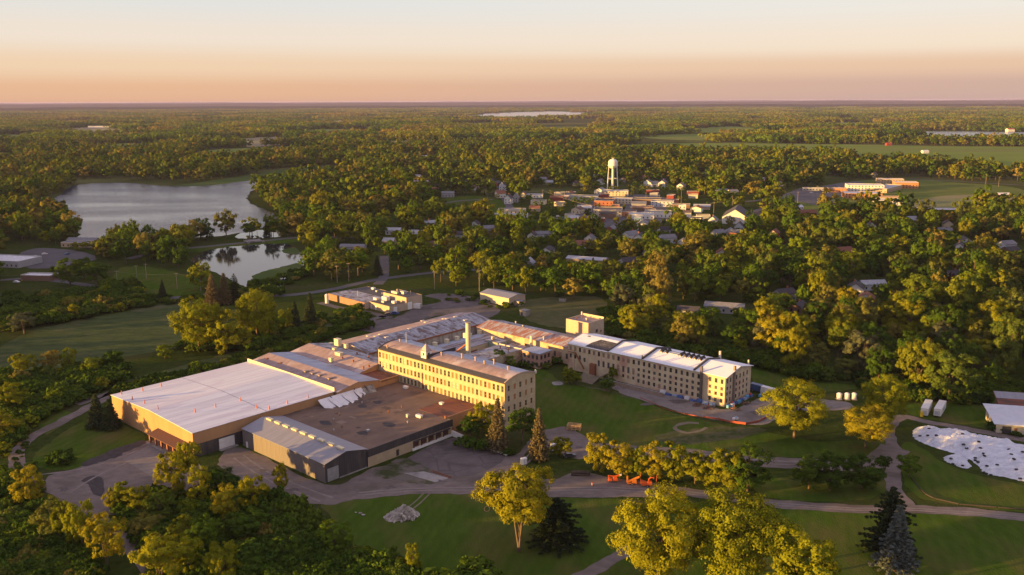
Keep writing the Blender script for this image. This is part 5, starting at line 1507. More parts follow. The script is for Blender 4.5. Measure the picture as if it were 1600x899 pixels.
# ---- trees that stand out in the photograph: kind, variant, base pixel, height, crown radius, label
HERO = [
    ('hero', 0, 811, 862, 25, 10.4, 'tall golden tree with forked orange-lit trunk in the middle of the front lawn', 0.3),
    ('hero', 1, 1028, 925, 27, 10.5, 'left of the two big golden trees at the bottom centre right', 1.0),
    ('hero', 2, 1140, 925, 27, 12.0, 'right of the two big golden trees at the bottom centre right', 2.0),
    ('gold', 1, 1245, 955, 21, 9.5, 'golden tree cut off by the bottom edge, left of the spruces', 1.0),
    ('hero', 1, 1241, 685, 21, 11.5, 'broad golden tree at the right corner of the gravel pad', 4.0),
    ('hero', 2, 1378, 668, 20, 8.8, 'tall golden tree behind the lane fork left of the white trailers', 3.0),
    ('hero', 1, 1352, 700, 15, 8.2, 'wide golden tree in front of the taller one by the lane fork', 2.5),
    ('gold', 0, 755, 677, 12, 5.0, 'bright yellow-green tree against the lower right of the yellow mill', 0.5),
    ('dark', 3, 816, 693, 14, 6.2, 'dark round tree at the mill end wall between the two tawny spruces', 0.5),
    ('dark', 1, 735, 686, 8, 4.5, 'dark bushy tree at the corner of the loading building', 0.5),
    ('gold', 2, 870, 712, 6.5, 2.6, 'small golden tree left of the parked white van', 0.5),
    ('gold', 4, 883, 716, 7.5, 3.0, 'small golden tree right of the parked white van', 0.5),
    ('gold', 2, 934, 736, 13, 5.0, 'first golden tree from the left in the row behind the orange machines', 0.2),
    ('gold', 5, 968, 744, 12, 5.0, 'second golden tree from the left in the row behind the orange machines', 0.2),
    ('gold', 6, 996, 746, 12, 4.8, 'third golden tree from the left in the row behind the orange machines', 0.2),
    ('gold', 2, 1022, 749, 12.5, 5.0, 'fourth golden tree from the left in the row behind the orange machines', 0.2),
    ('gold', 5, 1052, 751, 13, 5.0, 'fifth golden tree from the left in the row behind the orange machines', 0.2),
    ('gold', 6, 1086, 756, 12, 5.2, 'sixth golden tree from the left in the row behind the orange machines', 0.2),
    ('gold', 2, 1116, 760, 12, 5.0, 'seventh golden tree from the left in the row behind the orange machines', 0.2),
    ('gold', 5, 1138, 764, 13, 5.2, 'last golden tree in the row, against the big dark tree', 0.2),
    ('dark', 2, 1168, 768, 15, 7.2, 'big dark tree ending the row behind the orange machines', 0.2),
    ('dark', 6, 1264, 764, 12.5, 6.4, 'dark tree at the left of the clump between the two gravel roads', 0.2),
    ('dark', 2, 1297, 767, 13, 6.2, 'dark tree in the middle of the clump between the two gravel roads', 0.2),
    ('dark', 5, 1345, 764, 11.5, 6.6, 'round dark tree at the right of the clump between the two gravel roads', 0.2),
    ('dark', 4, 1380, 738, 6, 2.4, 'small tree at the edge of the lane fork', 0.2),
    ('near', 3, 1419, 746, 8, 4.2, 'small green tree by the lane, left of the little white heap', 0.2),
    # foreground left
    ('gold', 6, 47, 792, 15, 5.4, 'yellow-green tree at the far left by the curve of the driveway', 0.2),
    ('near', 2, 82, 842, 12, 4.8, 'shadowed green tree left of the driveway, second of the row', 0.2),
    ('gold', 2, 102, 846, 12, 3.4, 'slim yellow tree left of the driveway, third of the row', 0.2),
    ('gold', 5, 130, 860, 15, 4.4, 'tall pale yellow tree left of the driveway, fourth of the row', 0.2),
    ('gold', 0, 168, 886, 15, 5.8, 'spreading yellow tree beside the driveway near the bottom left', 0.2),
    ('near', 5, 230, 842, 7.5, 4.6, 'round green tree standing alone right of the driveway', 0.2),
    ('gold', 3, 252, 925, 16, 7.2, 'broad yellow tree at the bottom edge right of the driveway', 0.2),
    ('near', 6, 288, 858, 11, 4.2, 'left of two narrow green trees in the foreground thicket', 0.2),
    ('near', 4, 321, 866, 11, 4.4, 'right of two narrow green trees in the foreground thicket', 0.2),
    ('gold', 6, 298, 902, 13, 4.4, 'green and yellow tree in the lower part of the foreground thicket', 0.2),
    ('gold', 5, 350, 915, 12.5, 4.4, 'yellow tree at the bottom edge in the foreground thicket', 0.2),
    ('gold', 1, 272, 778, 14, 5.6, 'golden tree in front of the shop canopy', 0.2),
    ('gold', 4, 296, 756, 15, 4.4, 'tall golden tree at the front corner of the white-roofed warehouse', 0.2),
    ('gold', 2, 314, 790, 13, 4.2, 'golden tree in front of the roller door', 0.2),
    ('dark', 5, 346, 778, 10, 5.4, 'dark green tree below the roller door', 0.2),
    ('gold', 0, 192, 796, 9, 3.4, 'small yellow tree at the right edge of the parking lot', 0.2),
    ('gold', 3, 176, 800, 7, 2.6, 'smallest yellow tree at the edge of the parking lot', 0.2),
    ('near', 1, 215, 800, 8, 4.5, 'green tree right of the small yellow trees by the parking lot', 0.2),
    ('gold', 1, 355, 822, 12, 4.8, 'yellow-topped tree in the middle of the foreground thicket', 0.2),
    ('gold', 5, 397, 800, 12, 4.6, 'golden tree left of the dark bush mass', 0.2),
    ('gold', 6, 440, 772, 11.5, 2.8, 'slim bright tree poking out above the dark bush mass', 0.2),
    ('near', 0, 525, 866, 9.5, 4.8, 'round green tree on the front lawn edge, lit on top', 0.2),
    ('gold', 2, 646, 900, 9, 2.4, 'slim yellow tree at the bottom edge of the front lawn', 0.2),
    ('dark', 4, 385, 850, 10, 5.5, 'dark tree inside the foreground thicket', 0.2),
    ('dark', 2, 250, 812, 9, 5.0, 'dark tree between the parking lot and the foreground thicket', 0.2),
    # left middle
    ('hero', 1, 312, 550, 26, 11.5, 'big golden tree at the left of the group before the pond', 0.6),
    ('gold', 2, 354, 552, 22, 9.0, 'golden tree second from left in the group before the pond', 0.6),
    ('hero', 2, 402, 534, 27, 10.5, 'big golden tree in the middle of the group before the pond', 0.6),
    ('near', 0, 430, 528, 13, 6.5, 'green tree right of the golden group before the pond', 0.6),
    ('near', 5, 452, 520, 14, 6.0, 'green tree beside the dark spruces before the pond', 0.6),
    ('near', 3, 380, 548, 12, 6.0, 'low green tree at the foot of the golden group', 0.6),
    ('gold', 4, 38, 592, 12, 5.2, 'yellow-topped tree at the left edge beside the wet meadow', 0.6),
    ('gold', 1, 22, 645, 12, 5.6, 'yellow-green tree at the left edge above the driveway curve', 0.6),
    ('near', 2, 5, 690, 12, 6.0, 'green tree cut by the left edge beside the driveway curve', 0.6),
    ('gold', 0, 110, 582, 12, 3.6, 'slim golden tree in the thicket below the wet meadow', 0.6),
    ('near', 6, 145, 588, 10, 6.0, 'brown-green tree in the thicket below the wet meadow', 0.6),
    ('near', 4, 178, 580, 10, 5.0, 'green tree at the right of the thicket below the wet meadow', 0.6),
    ('near', 1, 80, 586, 11, 4.6, 'green tree at the left of the thicket below the wet meadow', 0.6),
    ('willow', 0, 38, 522, 12, 7.5, 'grey-green willow at the left edge of the wet meadow', 0.6),
    ('gold', 3, 116, 500, 10, 3.4, 'small bright tree at the upper edge of the wet meadow', 0.6),
    ('near', 5, 258, 560, 7, 4.2, 'small bright green tree left of the big golden group', 0.6),
    ('dark', 0, 110, 446, 19, 10, 'left of the big dark trees beside the power line', 0.6),
    ('dark', 3, 150, 448, 18, 10, 'right of the big dark trees beside the power line', 0.6),
    ('dark', 6, 132, 436, 17, 9, 'rear one of the big dark trees beside the power line', 0.6),
    # court and wing
    ('dark', 4, 781, 572, 8, 3.2, 'dark tree against the weedy-roofed cream building', 0.6),
    ('near', 2, 798, 576, 6, 3.0, 'small green tree right of the weedy-roofed cream building', 0.6),
    ('near', 6, 888, 600, 8.5, 3.8, 'bushy green tree on the lawn in front of the long wing', 0.6),
    ('near', 0, 902, 602, 5.5, 2.8, 'smaller bushy tree right of the one before the long wing', 0.6),
    ('near', 4, 948, 612, 6.5, 3.6, 'round bush-like tree at the corner of the gravel pad', 0.6),
    ('near', 1, 957, 595, 6, 2.4, 'slim tree against the long wing left of the gravel pad', 0.6),
    ('near', 3, 972, 595, 5.5, 2.0, 'second slim tree against the long wing left of the gravel pad', 0.6),
]
for k, s, x, y, h, r, lab, rz in HERO:
    tree(k, s, x, y, h, r, lab, rz=rz + x * 0.37, group='broadleaf trees around the works')
CON = [
    (1, 778, 705, 19, 4.6, 'tawny spruce in front of the mill corner, left one of two'),
    (1, 842, 720, 18.5, 4.2, 'tawny spruce standing free on the grass, right one of two'),
    (2, 1398, 892, 18, 6.2, 'pale blue spruce in front of the black pine'),
    (3, 1388, 866, 19, 8.4, 'broad black pine behind the pale blue spruce'),
    (3, 870, 848, 13.0, 9.6, 'black pine in the shade right of the forked golden tree'),
    (0, 153, 668, 13, 4.8, 'left of two dark evergreens by the warehouse end wall'),
    (0, 174, 670, 11.5, 4.6, 'right of two dark evergreens by the warehouse end wall'),
    (0, 462, 520, 17, 5.0, 'grey-green spruce right of the golden group, left one'),
    (0, 486, 512, 19, 5.2, 'grey-green spruce right of the golden group, right one'),
    (1, 333, 478, 19, 6.0, 'tawny pine before the pond, left one'),
    (1, 352, 476, 19, 5.6, 'tawny pine before the pond, middle one'),
    (3, 368, 474, 18, 5.0, 'dark pine before the pond, right one'),
    (0, 527, 412, 17, 5.0, 'pale spruce between the pond and the office block'),
    (0, 590, 430, 14, 4.6, 'dark spruce behind the office block'),
    (0, 255, 470, 13, 3.6, 'slim spruce left of the pines before the pond'),
    (1, 930, 655, 0.1, 0.1, None),
]
for s, x, y, h, r, lab in CON:
    if lab:
        tree('spruce', s, x, y, h, r, lab, name='conifer', group='conifers')
SHR = [
    (0, 103, 722, 4.2, 6.2, 'dark clipped bush mass on the oval lawn by the driveway'),
    (1, 730, 700, 4.5, 4.5, 'dark bush beside the ramp wall, nearest the docks'),
    (3, 758, 704, 4.5, 4.5, 'dark bush beside the ramp wall, in its middle'),
    (2, 797, 712, 2.4, 2.8, 'low bright bush at the lower end of the ramp wall'),
    (1, 425, 800, 7.5, 6.5, 'large dark bush, upper one of the dark bush mass'),
    (3, 460, 812, 7.0, 6.5, 'large dark bush, right one of the dark bush mass'),
    (1, 400, 828, 7.0, 6.5, 'large dark bush, lower left one of the dark bush mass'),
    (3, 485, 828, 5.5, 5.5, 'dark bush at the right end of the dark bush mass'),
    (1, 440, 838, 6.0, 6.0, 'dark bush at the lower edge of the dark bush mass'),
    (1, 560, 892, 5.5, 5.5, 'dark bush on the bottom edge of the front lawn, left one'),
    (3, 595, 895, 5.5, 5.5, 'dark bush on the bottom edge of the front lawn, middle one'),
    (1, 628, 905, 5.0, 5.0, 'dark bush on the bottom edge of the front lawn, right one'),
    (0, 722, 915, 7.0, 11.0, 'wide bush flecked with gold at the bottom centre'),
    (1, 825, 572, 3.0, 5.0, 'bush in front of the pink brick block, left one'),
    (3, 845, 574, 3.0, 5.0, 'bush in front of the pink brick block, right one'),
    (1, 866, 568, 3.5, 4.0, 'bush against the stained wall right of the pink brick block'),
    (3, 1555, 672, 3.5, 3.5, 'bush before the white-roofed shed at the right edge'),
    (1, 1588, 682, 2.0, 2.0, 'small bush by the cream wall at the right edge'),
    (3, 570, 480, 2.4, 4.0, 'bush against the brick wall of the office block'),
    (1, 576, 515, 6.0, 3.4, 'scraggy dark bush in the yard below the office block'),
]
for s, x, y, h, r, lab in SHR:
    tree('shrub', s, x, y, h, r, lab, cat='bush', name='bush', group='bushes around the works')

# ---------------------------------------------------------------- woods
WOOD = [(-60, 165), (1660, 165), (1660, 632), (1600, 632), (1420, 624), (1350, 602), (1290, 598), (1190, 573), (1060, 549), (955, 522), (940, 472), (830, 462), (680, 447), (560, 440), (480, 440), (420, 452), (330, 458), (185, 416), (150, 400), (-60, 392)]
OPEN = [
    LAKE_PX + [], POND_PX + [], *[[(x + (x - sum(v[0] for v in q) / 4) * 0.06, y + (y - sum(v[1] for v in q) / 4) * 0.15) for x, y in q] for q in FARF],
    [(60, 318), (120, 286), (200, 283), (300, 286), (470, 262), (556, 262), (550, 276), (450, 283), (395, 300), (440, 340), (420, 362), (340, 372), (140, 383), (110, 352)],
    [(180, 415), (250, 416), (316, 440), (310, 470), (200, 470)],
    [(0, 380), (60, 380), (150, 402), (190, 430), (190, 450), (0, 450)],
    [(300, 378), (480, 366), (520, 372), (480, 384), (470, 400), (480, 415), (440, 455), (390, 450), (300, 405)],
    [(655, 326), (690, 308), (752, 305), (806, 320), (800, 338), (700, 341)],
    [(1105, 332), (1190, 322), (1200, 352), (1115, 358)],
    [(1200, 326), (1240, 298), (1330, 281), (1420, 277), (1520, 283), (1660, 296), (1660, 328), (1500, 334), (1440, 334), (1330, 336), (1250, 334)],
    [(925, 232), (1000, 225), (1100, 223), (1300, 225), (1480, 228), (1660, 231), (1660, 270), (1560, 270), (1480, 260), (1380, 254), (1280, 245), (1120, 240), (980, 240)],
    [(810, 205), (850, 198.5), (932, 198.5), (942, 204), (880, 209)],
    [(1130, 190), (1180, 185.5), (1232, 186.5), (1225, 190.5)],
    [(-40, 213), (30, 210.5), (88, 213.5), (60, 219.5), (-40, 222)], [(-40, 239), (10, 238), (22, 250), (-40, 265)],
    [(598, 246), (640, 242), (692, 246), (640, 251)], [(1258, 186), (1340, 183.6), (1347, 186), (1270, 188.4)], [(252, 196), (330, 194.5), (348, 198), (265, 199.5)], [(280, 247), (328, 234), (470, 228), (530, 233), (432, 243), (340, 252)],
    [(680, 184), (750, 177.5), (860, 173.6), (945, 178), (930, 182), (800, 186)],
    [(1395, 209), (1450, 205), (1660, 208), (1660, 218), (1440, 214)],
    [(728, 238), (740, 236), (770, 272), (806, 330), (792, 332)],
    [(1095, 322), (1180, 316), (1225, 308), (1262, 296), (1255, 290), (1180, 310)],
    [(296, 398), (482, 392), (490, 440), (430, 464), (330, 464), (286, 430)],
    [(588, 398), (612, 398), (612, 445), (580, 447)],
    [(540, 440), (620, 430), (710, 418), (800, 415), (800, 424), (710, 430), (620, 445)],
    [(470, 448), (530, 440), (600, 436), (690, 445), (690, 452), (470, 470)],
]
TOWNPX = [(775, 336), (850, 308), (920, 296), (1000, 288), (1075, 296), (1120, 318), (1100, 350), (1015, 366), (900, 360), (830, 354)]
CLEAR = []          # (x, y, r): discs kept free of trees, filled in by the houses


def wooded(px, py):
    if not inpoly(px, py, WOOD):
        return False
    for o in OPEN:
        if inpoly(px, py, o):
            return False
    return True
# ================================================================== the town and the far buildings
WALLC = {n_: mat('town_' + n_, c, tuple(v * 0.85 for v in c), scale=0.3) for n_, c in dict(
    white=(0.66, 0.65, 0.62), cream=(0.58, 0.50, 0.36), tan=(0.42, 0.32, 0.22), brick=(0.36, 0.14, 0.08), red=(0.24, 0.055, 0.042), grey=(0.32, 0.32, 0.33),
    blue=(0.16, 0.26, 0.40), brown=(0.19, 0.12, 0.085), orange=(0.46, 0.22, 0.10), pale=(0.52, 0.54, 0.58)).items()}
ROOFC = {n_: mat('roof_' + n_, c, tuple(v * 0.75 for v in c), scale=0.4) for n_, c in dict(
    grey=(0.20, 0.20, 0.215), dark=(0.065, 0.060, 0.066), brown=(0.13, 0.09, 0.075), white=(0.62, 0.62, 0.64), silver=(0.40, 0.41, 0.44), rust=(0.24, 0.10, 0.06), red=(0.33, 0.07, 0.05)).items()}


VIEW = []           # lines of sight: trees in front of a house stay low


def house(name, label, cat, x, y, L, W, H, rise, wallc, roofc, rz, world=False, group=None, windows=True, chimney=False, clear=1.0):
    """gabled (rise > 0) or flat (rise = 0) building; x, y: pixel of the middle of its near foot"""
    p = Vector((x, y, 0)) if world else G(x, y)
    t = thing(name, label, cat, p, R(rz), group)
    w = MB()
    if rise > 0:
        # ridge along local x
        w.add([(-L / 2, -W / 2, 0), (L / 2, -W / 2, 0), (L / 2, W / 2, 0), (-L / 2, W / 2, 0), (-L / 2, -W / 2, H), (L / 2, -W / 2, H), (L / 2, W / 2, H), (-L / 2, W / 2, H), (-L / 2, 0, H + rise), (L / 2, 0, H + rise)],
              [(0, 1, 5, 4), (2, 3, 7, 6), (1, 2, 6, 9, 5), (3, 0, 4, 8, 7)])
        w.build('wall', WALLC[wallc], t)
        gable_roof(t, -L / 2, L / 2, -W / 2, W / 2, H + 0.02, H + rise + 0.02, 'x', ROOFC[roofc], over=0.45, th=0.2)
    else:
        w.add([(-L / 2, -W / 2, 0), (L / 2, -W / 2, 0), (L / 2, W / 2, 0), (-L / 2, W / 2, 0), (-L / 2, -W / 2, H), (L / 2, -W / 2, H), (L / 2, W / 2, H), (-L / 2, W / 2, H)],
              [(0, 1, 5, 4), (1, 2, 6, 5), (2, 3, 7, 6), (3, 0, 4, 7)])
        w.build('wall', WALLC[wallc], t)
        MB().box(-L / 2 + 0.25, L / 2 - 0.25, -W / 2 + 0.25, W / 2 - 0.25, H - 0.7, H - 0.35).build('roof', ROOFC[roofc], t)
        pr = MB().box(-L / 2, L / 2, -W / 2, -W / 2 + 0.3, H + 0.003, H + 0.18).box(-L / 2, L / 2, W / 2 - 0.3, W / 2, H + 0.003, H + 0.18)
        pr.box(-L / 2, -L / 2 + 0.3, -W / 2 + 0.3, W / 2 - 0.3, H + 0.003, H + 0.18).box(L / 2 - 0.3, L / 2, -W / 2 + 0.3, W / 2 - 0.3, H + 0.003, H + 0.18)
        pr.build('parapet', TRIMWHITE, t)
    if windows:
        fl = max(1, int(H / 2.9))
        for side, LL in ((0, L), (1, W)):
            nw = max(2, int(LL / 4.0))
            key = ('twin', 0)
            if key not in WIN:
                WIN[key] = MB().box(-0.55, 0.55, -0.04, 0.06, -0.75, 0.75).mesh('window', GLASS)
            for sgn in ((-1, 1) if side == 0 else (-1, 1)):
                if side == 0 and sgn == 1 or side == 1 and sgn == 1 and L > 30:
                    continue
                for f in range(fl):
                    for i in range(nw):
                        u = -LL / 2 + LL * (i + 0.5) / nw
                        z = 1.7 + f * 2.9
                        if side == 0:
                            link('window', WIN[key], t, (u, sgn * W / 2 * 1.0 - 0.01, z), 0)
                        else:
                            link('window', WIN[key], t, (sgn * (L / 2 + 0.01), u, z), R(90))
    if chimney:
        MB().box(-0.4, 0.4, -0.4, 0.4, H, H + rise + 1.2).build('chimney', WALLC['brick'], t, loc=(L * 0.22, 0.6, 0))
    # nothing in front of it for a stretch towards the camera, so that it is seen between the trees
    d = Vector((-p.x, -p.y, 0)).normalized()
    rr = max(L, W) * 0.55 + 2
    CLEAR.append((p.x, p.y, rr + 1.5))
    if clear:
        VIEW.append((p.x, p.y, d.x, d.y, max(L, W) * 0.5 * min(1, clear + 0.3), math.hypot(p.x, p.y), H * (1.35 if (not world and x > 1180 and y > 340) else 1.0)))
    return t


# --- downtown, flat-fronted blocks
TOWN = [
    ('shop_building', 'orange-red brick shop block in the middle of downtown', 'building', 945, 322, 22, 30, 7.5, 0, 'brick', 'dark', -12),
    ('shop_building', 'cream long-fronted shop block right of the orange brick one', 'building', 972, 318, 24, 14, 6, 0, 'cream', 'silver', -14),
    ('shop_building', 'white-fronted shop with dark brown roof in the front of downtown', 'building', 950, 336, 30, 26, 7, 0, 'cream', 'brown', -8),
    ('shop_building', 'low ochre shop with flat roof beside the white-fronted shop', 'building', 978, 337, 22, 16, 5, 0, 'orange', 'brown', -8),
    ('shop_building', 'low white shop nearest the big dark trees', 'building', 1002, 341, 26, 18, 5, 0, 'white', 'silver', -8),
    ('shop_building', 'long grey-roofed shop at the front right of downtown', 'building', 1028, 338, 28, 24, 5, 0, 'white', 'grey', -10),
    ('shop_building', 'dark-roofed shop block in the centre right of downtown', 'building', 1010, 318, 34, 20, 6, 0, 'brown', 'dark', -12),
    ('shop_building', 'grey-walled flat shop right of the dark-roofed block', 'building', 1035, 322, 26, 16, 6, 0, 'pale', 'grey', -12),
    ('shop_building', 'rust-roofed workshop in the centre of downtown', 'building', 1004, 329, 24, 16, 4.5, 0, 'brown', 'rust', -10),
    ('shop_building', 'low red-fronted drive-in at the left front of downtown', 'building', 917, 345, 16, 10, 4, 0, 'red', 'brown', -6),
    ('shop_building', 'second low red-fronted shop right of the drive-in', 'building', 934, 346, 14, 8, 3.6, 0, 'red', 'grey', -6),
    ('shop_building', 'small cream cottage-like shop left of downtown', 'building', 903, 333, 12, 10, 4.5, 2.5, 'cream', 'brown', 60),
    ('shop_building', 'white two-storey block under the water tower', 'building', 961, 306, 34, 16, 7, 0, 'cream', 'silver', -10),
    ('shop_building', 'white gabled hall under the water tower', 'building', 938, 303, 18, 12, 5, 3, 'white', 'grey', 70),
    ('shop_building', 'long grey flat building left of the water tower', 'building', 912, 312, 36, 16, 5, 0, 'grey', 'grey', -8),
    ('shop_building', 'low tan building with white stripe left of downtown', 'building', 890, 311, 24, 12, 4, 0, 'tan', 'white', -8),
    ('shop_building', 'brown shop block far right of downtown', 'building', 1064, 326, 20, 14, 5, 0, 'brown', 'dark', -12),
    ('shop_building', 'white kiosk with pale sign beside the downtown poles', 'building', 1066, 330, 8, 8, 7, 0, 'white', 'white', -12),
    ('shop_building', 'small blue-fronted shop among the trees before downtown', 'building', 996, 346, 7, 6, 4, 0, 'blue', 'white', -8),
    ('shop_building', 'white porch house right of the blue-fronted shop', 'building', 1004, 358, 14, 10, 6, 2.5, 'white', 'grey', 80),
    ('shop_building', 'grey roadside garage with flat roof left of downtown', 'building', 800, 333, 30, 14, 4.5, 0, 'cream', 'grey', -4),
    ('shop_building', 'long low grey-roofed shop on the left street', 'building', 795, 340, 40, 12, 4, 0, 'pale', 'silver', -4),
    ('shop_building', 'white car dealer with flat roof left of downtown', 'building', 830, 309, 30, 14, 4.5, 0, 'white', 'silver', -4),
]
for row in TOWN:
    house(*row, group='downtown buildings', windows=row[9] not in ('brown',), clear=0.5)
rt = random.Random(4)
got = []
for _ in range(600):
    x, y = rt.uniform(822, 1118), rt.uniform(300, 348)
    q = G(x, y)
    L_, W_ = rt.uniform(9, 18), rt.uniform(7, 13)
    if inpoly(x, y, TOWNPX) and all((q.x - c[0]) ** 2 + (q.y - c[1]) ** 2 > (c[2] * 0.75 + L_ * 0.6) ** 2 for c in CLEAR) and all((q.x - g[0]) ** 2 + (q.y - g[1]) ** 2 > 500 for g in got) and len(got) < 26:
        got.append((q.x, q.y, x, y, L_, W_))
for i, (qx, qy, x, y, L_, W_) in enumerate(sorted(got, key=lambda g: g[2])):
    wc_ = rt.choice(['brick', 'brown', 'white', 'cream', 'red', 'tan', 'grey'])
    house('shop_building', 'small %s shop, %s from left of the low shops scattered round downtown' % (wc_, ORD[i]), 'building', x, y, L_, W_, rt.uniform(3.4, 5.5), rt.choice([0, 0, 2.0]), wc_, rt.choice(['dark', 'brown', 'grey', 'rust', 'silver']), rt.choice([-12, -8, 70]), group='low shops scattered round downtown', windows=False, clear=0.4)
# church hall
house('meeting_hall', 'big white-gabled hall with dark roof right of downtown', 'hall', 1150, 346, 44, 24, 7, 7.5, 'white', 'dark', 72, clear=2, windows=False)
house('meeting_hall', 'low wing with lit brown roof on the right of the white-gabled hall', 'hall', 1172, 345, 22, 16, 5, 4, 'white', 'brown', -10, clear=1, windows=False)

# --- school
SCH = [
    ('school_building', 'orange brick school entrance block with white roof band', 'school', 1346, 309, 44, 26, 6.5, 0, 'orange', 'white', -12),
    ('school_building', 'tall white gymnasium block in the middle of the school', 'school', 1350, 299, 46, 24, 9, 0, 'white', 'white', -12),
    ('school_building', 'low brick classroom block at the left of the school', 'school', 1308, 300, 24, 14, 5, 0, 'orange', 'grey', -12),
    ('school_building', 'long classroom range running back on the right of the school', 'school', 1384, 298, 22, 70, 5.5, 0, 'tan', 'silver', -38),
    ('school_building', 'brick end block at the far right of the school', 'school', 1414, 294, 30, 20, 8.5, 0, 'orange', 'white', -12),
    ('school_building', 'second brick block behind the classroom range', 'school', 1390, 287, 36, 16, 7, 0, 'tan', 'white', -12),
    ('school_building', 'red-roofed portable classroom in front of the school', 'school', 1383, 313, 34, 12, 4.5, 0, 'tan', 'red', -6),
    ('school_building', 'white metal bus garage in front of the school', 'school', 1378, 320, 42, 16, 6.5, 0, 'white', 'silver', -6),
    ('school_building', 'low grey covered walk at the left of the school', 'school', 1285, 298, 52, 8, 3.6, 0, 'grey', 'silver', -10),
]
for row in SCH:
    house(*row, group='school buildings', clear=0)
house('ranch_building', 'long red brick building with white roof below the ball field', 'building', 1470, 333, 50, 16, 4.5, 0, 'red', 'white', -6, clear=1)
house('concession_stand', 'small red and white stand on the ball field', 'building', 1567, 309, 14, 8, 4, 2, 'red', 'white', 0, clear=0)

